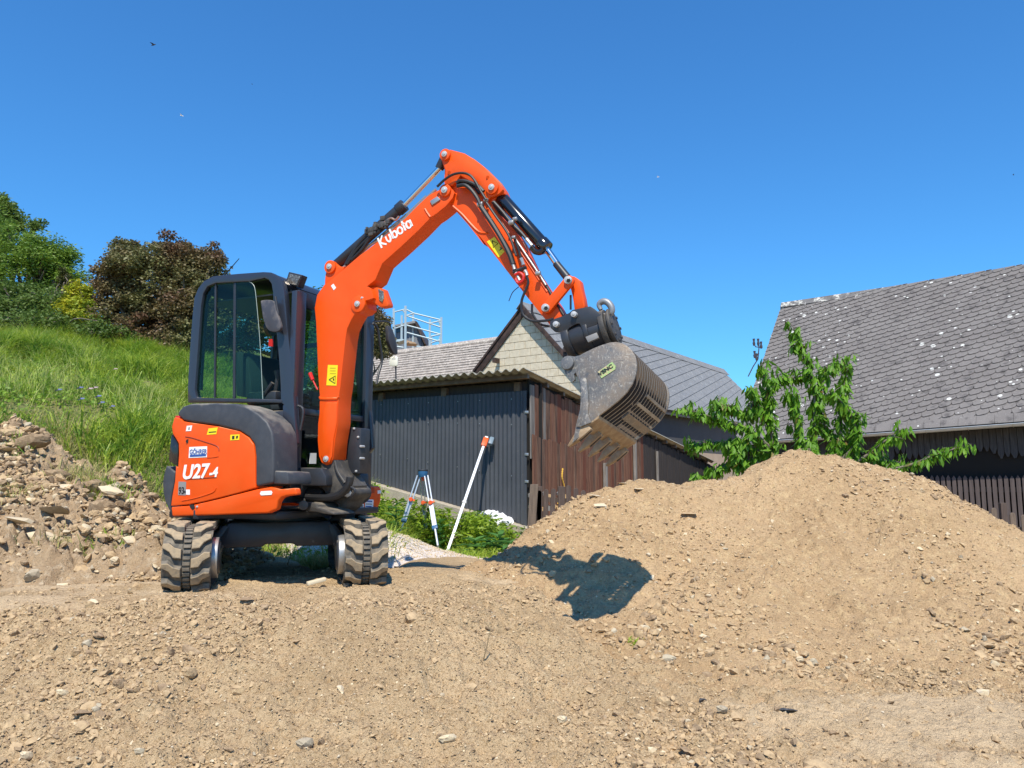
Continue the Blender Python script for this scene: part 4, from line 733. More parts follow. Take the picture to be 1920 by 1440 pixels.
# front: pillars, header, glass, lower panel. front plane
FF = .485
frp = pf('1', [(990, 290), (1280, 400)], FF)
def fbar(name, m0, m1, z0, z1, f0=FF, f1=None, mt=CABP, bevel=.008): return obj(name, MB().prism([P(f0, m0, z0), P(f0, m1, z0), P(f0, m1, z1), P(f0, m0, z1)], -H * (.05 if f1 is None else f0 - f1)), mt, cab, bevel=bevel)
fbar('front_pillar', MC - .002, MC - .115, .64, 2.13, FF - .004); fbar('front_pillar', ML + .11, ML + .002, .64, 2.16, FF)
fbar('front_header', MC - .06, ML + .06, 2.02, 2.15, FF - .03); fbar('front_sill', MC - .115, ML + .11, 1.21, 1.26, FF - .012); fbar('front_base', MC - .115, ML + .11, .62, .76, FF - .012)
obj('front_pane', MB().prism([P(FF - .03, m, z) for m, z in [(MC - .115, 1.26), (ML + .11, 1.26), (ML + .11, 2.03), (MC - .115, 2.03)]], -H * .004), GLASSF, cab)
obj('lower_front_pane', MB().prism([P(FF - .03, m, z) for m, z in [(MC - .115, .76), (ML + .11, .76), (ML + .11, 1.21), (MC - .115, 1.21)]], -H * .004), glass('lower_glass', (.30, .45, .5), .25), cab)
# interior
obj('cab_floor', MB().abox(-.01, .01, -.01, .01, 0, .01) if 0 else MB().prism([P(-.45, .38, 1.235), P(.2, .38, 1.235), P(.2, -.48, 1.235), P(-.45, -.48, 1.235)], .02 * Z), BLACKP, cab)
obj('cab_step', MB().prism([P(.1, .36, .70), P(.42, .36, .70), P(.42, -.46, .70), P(.1, -.46, .70)], .02 * Z), BLACKP, cab)
sb = pm('7', [(480, 850), (540, 838), (640, 850), (740, 890), (800, 920), (860, 980), (905, 1050), (935, 1140), (940, 1230), (900, 1268), (520, 1262), (500, 1100)], .1)
obj('seat_backrest', MB().prism([P(-.25 + (f + .25) * .35, -.30, z) for f, z in sb], R * .5), SEAT, cab, bevel=.03)
obj('seat_cushion', MB().prism([P(-.18, -.30, 1.27), P(.22, -.30, 1.27), P(.22, .18, 1.27), P(-.18, .18, 1.27)], .13 * Z), SEAT, cab, bevel=.03)
for m in (.28, -.38): obj('armrest', MB().prism([P(-.05, m, 1.30), P(.24, m, 1.30), P(.24, m + .08, 1.30), P(-.05, m + .08, 1.30)], .10 * Z), BLACKP, cab, bevel=.02)
for m in (.30, -.34): obj('joystick', MB().tube([P(.18, m, 1.38), P(.20, m, 1.50), P(.19, m, 1.56)], [.015, .017, .022], 8), BLACKP, cab)
a = sp('7', 800, 1240, .36); b = sp('7', 880, 1120, .36); obj('handle_grip', MB().tube([a, b], .016, 8), BLACKP, cab); obj('red_tag', MB().prism([sp('7', x, y, .2) for x, y in [(850, 700), (885, 700), (885, 770), (850, 770)]], R * .01), REDM, cab)
a = sp('1', 1250, 1040, .30); b = sp('1', 1215, 970, .30); c_ = sp('1', 1195, 920, .30); obj('blade_lever', MB().tube([a, b], .006, 6).tube([b, c_], [.014, .016], 8), REDM, cab)
obj('bellows', MB().tube([P(.36, .2, 1.24 + .02 * k) for k in range(8)], [.06, .05] * 4, 14), BLACKP, cab)
obj('monitor', MB().prism([P(.38, .10, 1.30), P(.38, -.08, 1.30), P(.36, -.08, 1.42), P(.36, .10, 1.42)], -H * .03), BLACKP, cab, bevel=.008)
obj('fan_speaker', MB().cyl(P(-.44, -.3, 2.05), P(-.40, -.3, 2.05), .07, .07, 16), BLACKP, cab)
obj('wiper', MB().tube([sp('1', x, y, .30) for x, y in [(1070, 470), (1100, 620), (1135, 720), (1110, 800), (1130, 1060)]], .005, 5), BLACK, cab)
# work lamp, mirrors, aerial
wl = sidep('work_lamp', '1', [(1042, 190), (1138, 212), (1105, 300), (1015, 276)], .34, .27, BLACKP, cab, bevel=.006); sidep('lamp_lens', '1', [(1048, 204), (1125, 222), (1098, 287), (1026, 270)], .346, .338, LENS, cab, bevel=0)
obj('lamp_bracket', MB().tube([sp('1', x, y, .31) for x, y in [(1058, 290), (1058, 330), (1000, 320)]], .012, 6), BLACKP, cab)
obj('mirror', MB().prism(smooth_path([sp('1', x, y, .52) for x, y in [(838, 398), (875, 392), (930, 402), (948, 470), (978, 560), (980, 600), (955, 622), (900, 614), (870, 570), (845, 480)]], 3)[:-1], -R * .03), mat('mirror_back', (.05, .05, .06), .5, dust=((.2, .18, .17), 12, .5, .9)), cab, bevel=.006)
obj('mirror_arm', MB().tube(smooth_path([sp('1', x, y, .50) for x, y in [(945, 370), (955, 440), (965, 515), (925, 500)]], 4), .010, 8), BLACKP, cab)
mf = lambda x, y: (lambda q: P(.52, *q))(pf('1', [(x, y)], .52)[0])
mq = [(1735, 580), (1760, 590), (1785, 650), (1805, 740), (1805, 785), (1780, 780), (1750, 720), (1732, 650)]
obj('mirror', MB().prism(smooth_path([mf(x, y) for x, y in mq], 3)[:-1], H * .03), MATS['mirror_back'], cab, bevel=.006)
obj('mirror_arm', MB().tube(smooth_path([mf(x, y) for x, y in [(1650, 560), (1680, 600), (1700, 720), (1712, 830), (1690, 920), (1672, 1000)]], 4), .011, 8), BLACKP, cab); obj('mirror_arm', MB().tube(smooth_path([mf(x, y) for x, y in [(1655, 550), (1740, 548), (1772, 570), (1778, 640)]], 4), .008, 6), BLACKP, cab)
obj('aerial', MB().tube([sp('1', 585, 210, .0), sp('1', 685, 95, .0)], [.006, .003], 5), BLACK, cab)
obj('grab_handle', MB().tube(smooth_path([sp('2', x, y, .40) for x, y in [(1020, 70), (1070, 90), (1072, 150), (1055, 240)]], 4), .010, 6), BLACKP, cab)
fs = (lambda x, y: (lambda q: P(FF - .02, *q))(pf('8', [(x, y)], FF - .02)[0])); obj('inspection_sticker', MB().prism([fs(370, 85), fs(475, 85), fs(470, 265), fs(358, 265)], H * .003), WHITE, cab)
# ---- swing bracket and lower front gear
sidep('deck_nose', '8', [(0, 330), (560, 335), (640, 480), (640, 640), (240, 640), (200, 830), (0, 820)], .36, -.1, BLACKP, bevel=.012)
sw = sidep('swing_bracket', '8', [(560, 250), (555, 350), (580, 440), (470, 470), (470, 500), (640, 490), (660, 520), (655, 560), (600, 590), (480, 600), (470, 640), (560, 680), (610, 720), (635, 780), (800, 800), (930, 770), (985, 640), (930, 540), (860, 440), (800, 320), (775, 200), (720, 150), (620, 150)], .285, .02, CAST, bevel=.012)
sidep('bracket_arm', '8', [(640, 790), (800, 810), (940, 770), (1000, 640), (1060, 640), (1120, 700), (1130, 780), (1060, 860), (1000, 900), (960, 1000), (860, 1075), (790, 1030), (870, 950), (760, 905), (730, 870), (640, 860)], .20, -.02, CAST, bevel=.012)
sidep('lower_lug', '8', [(200, 920), (330, 915), (440, 925), (490, 960), (500, 1000), (660, 1040), (770, 1090), (780, 1130), (600, 1110), (480, 1080), (330, 1075), (280, 1030)], .40, .15, CAST, bevel=.012)
sidep('pivot_post', '8', [(240, 640), (470, 610), (470, 760), (640, 790), (640, 900), (300, 920), (250, 860)], .14, -.06, CAST, bevel=.02)
a, b = sp('8', -40, 968, .42), sp('8', 240, 968, .42); obj('swing_cylinder_rod', MB().cyl(a - H * .15, b, .026, .026, 16), CHROME, EX); obj('rod_eye', MB().cyl(sp('8', 260, 968, .45), sp('8', 260, 968, .34), .034, .034, 18), CAST, EX, bevel=.004)
obj('swing_cylinder', MB().cyl(a - H * .12, a - H * .45, .04, .04, 16), BLACKP, EX)
sidep('right_leg_plate', '8', [(860, 450), (940, 440), (1220, 430), (1240, 640), (1180, 860), (1080, 960), (1000, 1100), (980, 1230), (640, 1240), (860, 1090), (960, 1000), (1110, 850), (1060, 640)], -.03, -.14, BLACKP, bevel=.01)
obj('pivot_roller', MB().cyl(sp('8', 1210, 750, -.06), sp('8', 1210, 750, -.16), .09, .09, 20), CAST, EX, bevel=.01)
obj('pivot_bolt', MB().cyl(sp('8', 1000, 755, .20), sp('8', 1000, 755, .225), .035, .03, 8), PIN, EX, bevel=.003)
for pts, r in (([(320, 820), (480, 830), (700, 830), (860, 790), (970, 700), (1030, 600), (1050, 490)], .028), ([(330, 860), (520, 850), (700, 860)], .018), ([(320, 770), (420, 740), (560, 760)], .02), ([(340, 720), (460, 715), (540, 730)], .015), ([(290, 920), (250, 800), (270, 680), (340, 620)], .014), ([(1110, 460), (1090, 560), (1010, 680)], .007), ([(790, 220), (840, 400), (960, 590)], .012), ([(1060, 660), (1120, 700), (1130, 760), (1060, 830)], .010)):
    obj('hydraulic_hose', MB().tube(smooth_path([sp('8', x, y, .30) for x, y in pts], 6), r, 10), HOSE if r != .012 else CAST, EX)
vb = sidep('valve_cover', '6', [(185, 885), (262, 880), (304, 885), (300, 1020), (295, 1152), (212, 1150), (200, 1020)], .12, .0, BLACKP, bevel=.006)
for x, y in ((204, 980), (288, 938), (276, 1138), (303, 992), (302, 1062), (264, 888)): pinat('6', x, y, .12, .009, vb, 'bolt', .008, PIN)
for pts, r in (([(20, 920), (25, 850), (45, 780)], .016), ([(160, 1040), (172, 1100), (215, 1220)], .012), ([(165, 880), (158, 960), (165, 1060)], .014), ([(185, 870), (180, 940), (190, 1010)], .01)): obj('hydraulic_hose', MB().tube(smooth_path([sp('6', x, y, .14) for x, y in pts], 6), r, 8), HOSE, EX)
# ---- boom
MBM = .30
boom6 = [(98, 1102), (72, 1085), (58, 1050), (50, 960), (52, 860), (60, 800), (62, 700), (52, 560), (46, 400), (40, 260), (32, 180), (46, 104), (90, 42), (130, 12)]
boom3 = [(130, 1355), (250, 1258), (430, 1105), (610, 968), (760, 850), (870, 745), (960, 650), (1060, 555), (1110, 520), (1225, 465), (1262, 455), (1305, 480), (1322, 515), (1308, 560), (1240, 640), (1160, 705), (1100, 745), (980, 870), (820, 1020), (640, 1180), (575, 1335)]
boom6b = [(338, 52), (360, 64), (378, 120), (350, 130), (322, 138), (326, 175), (300, 200), (270, 208), (245, 250), (222, 300), (213, 350), (204, 430), (194, 520), (182, 640), (172, 700), (168, 770), (168, 850), (160, 900), (150, 955), (140, 1060), (122, 1095)]
bp = [px_('6', *q) for q in boom6] + [px_('3', *q) for q in boom3] + [px_('6', *q) for q in boom6b]
boom = sidep('boom', 'p', bp, MBM, MBM - .155, ORANGE, bevel=.009, seg=3)
# raised side cheeks, ribs and pads
rid = sidep('boom_cheek', '6', [(98, 1094), (78, 1076), (66, 1040), (62, 960), (68, 860), (78, 790), (96, 735), (160, 735), (160, 850), (140, 950), (132, 1050), (118, 1086)], MBM + .014, MBM - .01, ORANGE, boom, bevel=.008)
for pts in ([(62, 700), (66, 712), (100, 714), (165, 712), (170, 700)], ): obj('weld_rib', MB().tube([sp('6', x, y, MBM) for x, y in pts], .010, 6), ORANGE, boom)
obj('weld_rib', MB().tube([sp('3', x, y, MBM) for x, y in [(1045, 665), (1065, 700), (1095, 742)]], .008, 6), ORANGE, boom)
sidep('cylinder_ear', '3', [(92, 1420), (96, 1330), (100, 1290), (118, 1210), (140, 1180), (165, 1165), (195, 1175), (212, 1195), (230, 1210), (285, 1212), (262, 1250), (200, 1302), (130, 1360)], MBM - .02, MBM - .14, ORANGE, boom, bevel=.006)
pinat('3', 155, 1218, MBM - .02, .022, boom, collar=.05, proud=.03); pinat('3', 1243, 495, MBM, .024, boom, collar=.045, proud=.03); pinat('6', 99, 1066, MBM + .014, .022, boom, proud=.01)
pinat('6', 288, 158, MBM, .022, boom, proud=.022, collar=.062); pinat('6', 320, 127, MBM - .02, .012, boom, 'grease_fitting', .03)
bl = sidep('boom_lamp_guard', '6', [(350, 60), (372, 54), (432, 66), (462, 150), (462, 168), (418, 176), (378, 150), (350, 130)], MBM - .03, MBM - .10, ORANGE, boom, bevel=.006); sidep('boom_lamp', '6', [(402, 66), (432, 80), (436, 118), (428, 150), (408, 132)], MBM - .022, MBM - .06, LENS, boom, bevel=.004)
y1 = decal('warning_sticker', '6', [(110, 514), (168, 516), (160, 636), (101, 634)], MBM, YELLOW, boom)
TRI = [(116, 600), (153, 578), (151, 622)]; q = [sp('6', x, y, MBM + .004) for x, y in TRI]; obj('warning_triangle', MB().tube(q + [q[0]], .0028, 4), BLACK, y1); decal('pictogram', '6', [(138, 592), (146, 594), (146, 608), (139, 604)], MBM + .0026, BLACK, y1, .001)
for a_, b_ in ((530, 534), (546, 550), (562, 566)): decal('pictogram', '6', [(122, a_), (156, a_ + 1), (155, b_ + 1), (121, b_)], MBM + .0026, mat('ochre_print', (.5, .36, .01), .5) if 'ochre_print' not in MATS else MATS['ochre_print'], y1, .001)
decal('white_tag', '6', [(128, 50), (142, 38), (158, 62), (144, 76)], MBM, WHITE, boom)
a = sp('3', 640, 1040, MBM); b = sp('3', 940, 830, MBM); ang = math.atan2((b - a)[2], np.dot(b - a, H))
# stencil style lettering drawn as strokes along the boom
uH = (b - a) / np.linalg.norm(b - a); vH = np.cross(R, uH); LH = .088; OR_ = a + vH * .004
def stroke(pts, parent, w_=.0095): mb = MB().tube(smooth_path([OR_ + uH * x * LH + vH * y * LH + R * .000 for x, y in pts], 5), w_, 6); return mb
def arc_(cx, cy, rx, ry, a0, a1): return [(cx + rx * math.cos(math.radians(q)), cy + ry * math.sin(math.radians(q))) for q in np.linspace(a0, a1, 7)]
GL = [[[(0, 0), (0, 1)], [(.50, .98), (.10, .50), (.56, .02)]], [[(.76, .70), (.76, .30), (.96, .05), (1.16, .28), (1.16, .70)]], [[(1.42, 1.05), (1.42, .10)], arc_(1.68, .36, .23, .30, 200, -160)], [arc_(2.30, .36, .25, .30, 245, -115)], [[(2.80, 1.0), (2.80, .06)], [(2.66, .70), (2.98, .70)]], [arc_(3.28, .36, .23, .30, 360, 0), [(3.56, .68), (3.56, .04)]]]
kx = np.linalg.norm(b - a) / (3.60 * LH) * .98
for gl in GL:
    mb = MB()
    for stt in gl:
        q = smooth_path([OR_ + uH * x * LH * kx + vH * y * LH for x, y in stt], 5); mb.tube(q, .0078, 6)
    vv = np.array(mb.v); d = (vv - a) @ R; vv = vv - np.outer(d, R) + np.outer(np.where(d > 0, .003, -.001), R); mb.v = [tuple(q) for q in vv]; obj('letter', mb, WHITE, boom)
# pipes on the boom's back
obj('hydraulic_pipe', MB().tube([sp('3', x, y, MBM - .05) for x, y in [(240, 1250), (520, 1010), (640, 940), (900, 720), (1080, 545), (1150, 480)]], .011, 8), STEEL, boom)
obj('hydraulic_pipe', MB().tube([sp('3', x, y, MBM - .09) for x, y in [(300, 1200), (560, 980), (900, 700), (1060, 545)]], .011, 8), STEEL, boom)
sidep('pipe_clamp', '3', [(1090, 590), (1160, 545), (1190, 575), (1110, 630)], MBM + .01, MBM - .03, STEEL, boom, bevel=.003)
# arm cylinder on top of the boom
def cyl_(nameb, namer, c, pa, pe, pr, rb_, rr_, m, mt=GLOSSB, band=True):
    a, e, r_ = sp(c, *pa, m), sp(c, *pe, m), sp(c, *pr, m); t = (e - a) / np.linalg.norm(e - a); mb = MB().cyl(a, e, rb_, rb_, 24); mb.cyl(e - t * .06, e + t * .004, rb_ + .007, rb_ + .007, 24); obj(nameb, mb, mt, EX, bevel=.003)
    obj(namer, MB().cyl(e, r_, rr_, rr_, 18), CHROME, EX); return a, e, r_, t
MA = MBM - .0775
cyl_('arm_cylinder', 'arm_cylinder_rod', '3', (200, 1205), (848, 630), (1205, 258), .040, .020, MA, BLACKP)
obj('rod_end', MB().cyl(sp('3', 1180, 285, MA), sp('3', 1235, 180, MA), .032, .036, 16), BLACKP, EX)
mb = MB()
for k in range(26):
    x = RNG.uniform(500, 700); y = 900 - (x - 500) * .62 + RNG.normal(0, 28); q = sp('3', x, y, MA + .05 + RNG.uniform(-.02, .02)); mb.box(q, H * RNG.uniform(.008, .02), R * RNG.uniform(.008, .02), Z * RNG.uniform(.008, .02))
obj('valve_block', mb, CAST, EX, bevel=.002)
obj('brass_pipe', MB().tube(smooth_path([sp('3', x, y, MA + .06) for x, y in [(650, 800), (720, 755), (765, 770), (800, 735)]], 5), .009, 8), mat('copper_fitting', (.5, .33, .25), .35, metal=.8), EX)
for pts in ([(480, 930), (400, 1020), (330, 1130), (290, 1200)], [(560, 900), (470, 980), (380, 1080), (310, 1190)], [(620, 870), (520, 950), (440, 1060), (350, 1150)]): obj('hydraulic_hose', MB().tube(smooth_path([sp('3', x, y, MA + .055) for x, y in pts], 5), .012, 8), HOSE, EX)
# ---- arm
MAR = MBM - .028; TAR = .10
armp = [px_('3', *q) for q in [(1222, 130), (1245, 110), (1290, 106), (1420, 140), (1520, 200), (1600, 262), (1720, 382), (1780, 470), (1800, 520), (1730, 545), (1700, 580), (1690, 640)]] + [px_('4', *q) for q in [(210, 310), (300, 430), (400, 520), (480, 650), (600, 905), (700, 1060), (745, 1130), (800, 1210), (850, 1300), (845, 1330), (820, 1400), (785, 1425), (745, 1415), (720, 1380), (640, 1285), (500, 1112), (380, 955), (215, 745), (60, 550)]] + [px_('3', *q) for q in [(1600, 1000), (1450, 810), (1320, 665), (1290, 600), (1240, 500), (1228, 400), (1232, 300), (1215, 240), (1196, 180)]]
arm = sidep('arm', 'p', armp, MAR, MAR - TAR, ORANGE, bevel=.007, seg=2)
sidep('arm_cheek', '3', [(1200, 150), (1222, 122), (1250, 108), (1290, 110), (1420, 142), (1520, 202), (1600, 264), (1720, 384), (1785, 480), (1750, 520), (1700, 545), (1660, 560), (1625, 600), (1600, 540), (1500, 420), (1380, 350), (1345, 400), (1300, 445), (1240, 440), (1232, 400), (1236, 300), (1218, 235)], MAR + .028, MAR - .005, ORANGE, arm, bevel=.006)
sidep('arm_cheek', '3', [(1200, 150), (1222, 122), (1290, 110), (1420, 142), (1600, 264), (1785, 480), (1700, 545), (1600, 540), (1380, 350), (1300, 445), (1236, 300)], MAR - TAR + .005, MAR - TAR - .028, ORANGE, arm, bevel=.004)
for x, y in ((1275, 320), (1640, 365)): obj('arm_bolt', MB().cyl(sp('3', x, y, MAR + .026), sp('3', x, y, MAR + .034), .012, .012, 8), ORANGE, arm)
pinat('3', 1243, 157, MAR + .028, .021, arm, collar=.042, proud=.03); pinat('3', 1688, 470, MAR + .028, .022, arm, collar=.046, proud=.03)
obj('arm_rib', MB().tube(smooth_path([sp('3', x, y, MAR) for x, y in [(1310, 640), (1400, 720), (1480, 810), (1560, 885), (1640, 895)]], 4), .009, 6), ORANGE, arm)
obj('arm_rib', MB().tube([sp('4', x, y, MAR) for x, y in [(220, 330), (400, 640), (560, 880), (700, 1090)]], .007, 6), ORANGE, arm)
y1 = decal('warning_sticker', '4', [(158, 640), (228, 596), (318, 730), (264, 782)], MAR, YELLOW, arm); q = [sp('4', x, y, MAR + .004) for x, y in [(205, 630), (258, 655), (215, 690)]]; obj('warning_triangle', MB().tube(q + [q[0]], .0025, 4), BLACK, y1); decal('pictogram', '4', [(275, 680), (298, 700), (285, 712), (262, 722), (280, 705)], MAR + .0026, BLACK, y1, .001)
# hoses along the arm
for pts, r, mt_, mo in (([(1160, 455), (1230, 390), (1310, 340), (1400, 325), (1470, 345), (1520, 400), (1570, 490), (1625, 580)], .009, HOSE, .06), ([(1345, 420), (1380, 400), (1460, 410), (1550, 450), (1600, 500)], .013, HOSE, .05), ([(1350, 450), (1420, 440), (1480, 480), (1540, 560), (1570, 630)], .014, HOSE, .055), ([(1350, 440), (1400, 425), (1500, 450), (1560, 520)], .010, HOSE, .03),
                        ([(1575, 640), (1680, 800), (1760, 930), (1840, 1080), (1880, 1190)], .018, HOSE, .05), ([(1625, 600), (1720, 740), (1800, 850), (1860, 960), (1910, 1110)], .009, HOSE, .05), ([(1690, 600), (1760, 700), (1850, 790), (1960, 920)], .012, HOSE, .01), ([(1715, 700), (1800, 800), (1880, 930), (1960, 1130)], .010, HOSE, -.01)):
    obj('hydraulic_hose', MB().tube(smooth_path([sp('3', x, y, MAR + mo) for x, y in pts], 5), r, 8), mt_, EX)
for pts, r, mt_, mo in (([(400, 590), (440, 700), (465, 790)], .009, HOSE, .03), ([(405, 600), (500, 740), (620, 920), (690, 1030)], .007, STEEL, .012), ([(690, 1030), (760, 1150), (850, 1300)], .009, HOSE, .0), ([(400, 590), (490, 660), (540, 790)], .009, HOSE, -.03), ([(510, 930), (530, 1010), (500, 1090), (470, 1180), (480, 1290), (560, 1350), (680, 1350), (760, 1335)], .009, HOSE, .05), ([(565, 1200), (570, 1290), (640, 1380), (720, 1400)], .008, HOSE, .0), ([(445, 1045), (390, 1095), (355, 1175)], .003, HOSE, .03), ([(912, 1120), (912, 1250)], .007, HOSE, .0), ([(220, 280), (300, 370), (380, 470), (470, 560), (520, 620)], .011, HOSE, .03)):
    obj('hydraulic_hose', MB().tube(smooth_path([sp('4', x, y, MAR + mo) for x, y in pts], 5), r, 8), mt_, EX)
for x, y, r in ((100, 305, .020), (150, 265, .014), (400, 600, .012), (620, 925, .016), (380, 468, .018), (412, 435, .014)): obj('hose_clip', MB().cyl(sp('4', x, y, MAR + .045) - H * r, sp('4', x, y, MAR + .045) + H * r, r, r, 12), STEEL, EX, bevel=.002)
for pts in ([(385, 830), (400, 860), (408, 890)], [(465, 790), (478, 820), (488, 850)], [(515, 615), (540, 645), (565, 675)], [(500, 900), (515, 920), (520, 945)], [(420, 920), (440, 960), (455, 990)]): obj('hose_fitting', MB().tube([sp('4', x, y, MAR + .05) for x, y in pts], [.014, .011, .013], 8), STEEL, EX)
obj('fitting_bracket', MB().tube([sp('4', x, y, MAR + .045) for x, y in [(395, 915), (450, 895), (512, 868)]], .014, 6), BLACKP, EX); obj('red_valve_handle', MB().tube(smooth_path([sp('4', x, y, MAR + .06) for x, y in [(410, 940), (450, 920), (485, 945), (480, 990), (440, 1010), (415, 975)]], 5), .010, 8), REDM, EX)
# bucket cylinder, links
MBC = MAR - TAR / 2
cyl_('bucket_cylinder', 'bucket_cylinder_rod', '4', (262, 215), (692, 700), (790, 838), .046, .022, MBC, GLOSSB)
obj('rod_sleeve', MB().cyl(sp('4', 780, 835, MBC), sp('4', 880, 960, MBC), .025, .027, 16), BLACKP, EX); obj('cylinder_port', MB().tube(smooth_path([sp('4', x, y, MBC + .06) for x, y in [(560, 690), (590, 725), (640, 735), (670, 710)]], 5), .02, 8), GLOSSB, EX)
def link(name, c, a_, b_, wa, wb, m0, m1):
    a, b = sp(c, *a_, m0), sp(c, *b_, m0); t = (b - a) / np.linalg.norm(b - a); s = np.cross(R, t); pts = []
    for k in range(9): q = math.pi / 2 + math.pi * k / 8; pts.append(a + wa * (t * math.cos(q) + s * math.sin(q)))
    for k in range(9): q = -math.pi / 2 + math.pi * k / 8; pts.append(b + wb * (t * math.cos(q) + s * math.sin(q)))
    return obj(name, MB().prism(pts, (m1 - m0) * R), ORANGE, EX, bevel=.006)
lk = link('tipping_link', '4', (690, 1235), (893, 990), .036, .036, MAR + .045, MAR + .015); link('tipping_link', '4', (690, 1235), (893, 990), .036, .036, MAR - TAR - .005, MAR - TAR - .035)
sidep('bucket_link', '4', [(930, 945), (970, 968), (995, 990), (1010, 1070), (1028, 1140), (1040, 1210), (1035, 1240), (945, 1260), (935, 1180), (925, 1120), (905, 1040), (880, 990)], MAR - .012, MAR - TAR + .015, ORANGE, bevel=.008)
pinat('4', 690, 1237, MAR + .045, .026, EX, 'link_pin', .02); pinat('4', 893, 988, MAR + .045, .026, EX, 'link_pin', .02)
for x, y in ((690, 1237), (893, 988)): obj('pin_hex', MB().cyl(sp('4', x, y, MAR + .064), sp('4', x, y, MAR + .071), .014, .014, 6), BLACK, EX)
# ---- tilt coupler
tc = empty('tilt_coupler', tuple(sp('b', 350, 300, MAR)), None, None); tc.parent = EX; tc.location = sp('b', 350, 300, MAR) - C0
WP[tc.name] = sp('b', 350, 300, MAR)
cpts = [(-50, 240), (-20, 232), (60, 205), (160, 160), (200, 125), (400, 84), (440, 110), (520, 175), (508, 215), (478, 290), (300, 350), (290, 300), (275, 280), (240, 285), (160, 330), (140, 372), (40, 378), (0, 372), (-45, 330), (-58, 285)]
sidep('coupler_plate', 'b', cpts, MAR + .055, MAR + .035, BLACKP, tc, bevel=.004); sidep('coupler_plate', 'b', cpts, MAR - TAR - .03, MAR - TAR - .05, BLACKP, tc, bevel=.004)
sidep('coupler_block', 'b', [(160, 190), (200, 150), (400, 110), (500, 185), (460, 290), (300, 345), (160, 350)], MAR + .03, MAR - TAR - .025, BLACKP, tc, bevel=.006)
for x, y in ((228, 182), (27, 294)): pinat('b', x, y, MAR + .055, .019, tc, proud=.03)
a, b = sp('b', 175, 480, MBC), sp('b', 560, 350, MBC); t = (b - a) / np.linalg.norm(b - a)
obj('rotary_actuator', MB().cyl(a, b, .105, .105, 32), BLACKP, tc, bevel=.006); obj('actuator_flange', MB().cyl(b, b + t * .035, .125, .125, 32).cyl(b + t * .035, b + t * .055, .10, .10, 32).cyl(b + t * .055, b + t * .075, .12, .12, 32), CAST, tc, bevel=.004)
obj('actuator_ring', MB().cyl(a + t * .13, a + t * .16, .115, .115, 32), BLACKP, tc, bevel=.004); obj('actuator_collar', MB().cyl(a - t * .02, a + t * .03, .118, .118, 32), BLACKP, tc, bevel=.004)
for k in range(8):
    q = 2 * math.pi * k / 8; u_ = np.cross(t, R); u_ /= np.linalg.norm(u_); c_ = b + t * .08 + .095 * (R * math.cos(q) + u_ * math.sin(q)); obj('flange_bolt', MB().cyl(c_, c_ + t * .006, .010, .010, 6), CAST, tc)
sidep('data_plate', 'b', [(345, 430), (470, 380), (492, 440), (375, 492)], MBC + .112, MBC + .08, GREYS, tc, bevel=.002)
hk = smooth_path([sp('b', x, y, MBC + .02) for x, y in [(520, 125), (500, 75), (520, 42), (560, 30), (605, 50), (640, 100), (640, 150), (605, 195), (570, 205)]], 5); n = len(hk)
obj('lifting_hook', MB().tube(hk, [.007 + .015 * math.sin(math.pi * min(1, .15 + .7 * i / n)) for i in range(n)], 12), mat('cast_hook', (.26, .27, .28), .5, metal=.4, var=(30, (.4, .4, .4), .5, .7)), tc); obj('hook_base', MB().prism([sp('b', x, y, MBC + .05) for x, y in [(505, 150), (560, 165), (620, 180), (600, 235), (520, 200)]], -R * .06), MATS['cast_hook'], tc, bevel=.004)
# ---- slatted bucket
BW = .74; M0 = MBM + .14
bk = empty('slatted_bucket', tuple(sp('b', 560, 900, M0)), None, None); bk.parent = EX; WP[bk.name] = sp('b', 560, 900, M0); bk.location = WP[bk.name] - C0
prof = [(275, 640), (330, 610), (430, 560), (530, 520), (620, 492), (690, 486), (760, 500), (820, 535), (870, 585), (905, 640), (922, 720), (922, 800), (905, 880), (870, 965), (810, 1055), (720, 1145), (600, 1240), (500, 1315), (400, 1395)]
side = prof + [(290, 1445), (270, 1560), (195, 1625), (215, 1560), (240, 1420), (285, 1240), (292, 1100), (282, 960), (262, 900), (235, 830), (215, 850), (225, 910), (200, 935), (160, 890), (120, 845), (105, 790), (84, 740), (88, 690), (120, 655), (170, 642), (220, 650)]
wdir = -R
RHO = math.radians(9)
def rotv(v_, k, ang): v_ = np.array(v_); return v_ * math.cos(ang) + np.cross(k, v_) * math.sin(ang) + k * np.dot(k, v_) * (1 - math.cos(ang))
BN = rotv(R, t, RHO); BN = BN if rotv(-R, t, RHO)[2] < 0 else rotv(R, t, -RHO); wdir = -BN
BP0 = sp('b', 300, 640, M0)
def bpt(c, pts, off=0.0): return [onp(*px_(c, x, y), BP0 + BN * off, BN) for x, y in pts]
def bplate(name, c, pts, off0, th, mt_, bevel=.002): return obj(name, MB().prism(bpt(c, pts, off0), wdir * th), mt_, bk, bevel=bevel)
SIDE = bpt('b', side); PW = smooth_path(bpt('b', prof), 3); wv = wdir * BW
obj('side_plate', MB().prism(SIDE, wdir * .016), BUCKET, bk, bevel=.002); obj('side_plate', MB().prism([p + wv for p in SIDE[:len(prof) + 4]], wdir * .016), BUCKET, bk, bevel=.002)
bplate('wear_plate', 'b', [(278, 900), (300, 885), (345, 888), (358, 910), (372, 1050), (380, 1180), (372, 1290), (400, 1370), (410, 1392), (290, 1440), (240, 1440), (288, 1240), (295, 1080), (284, 960)], .012, .016, BUCKET, .003)
cB = bpt('b', [(520, 950)])[0]
def inn(q, d): v_ = cB - q; return q + v_ / np.linalg.norm(v_) * d
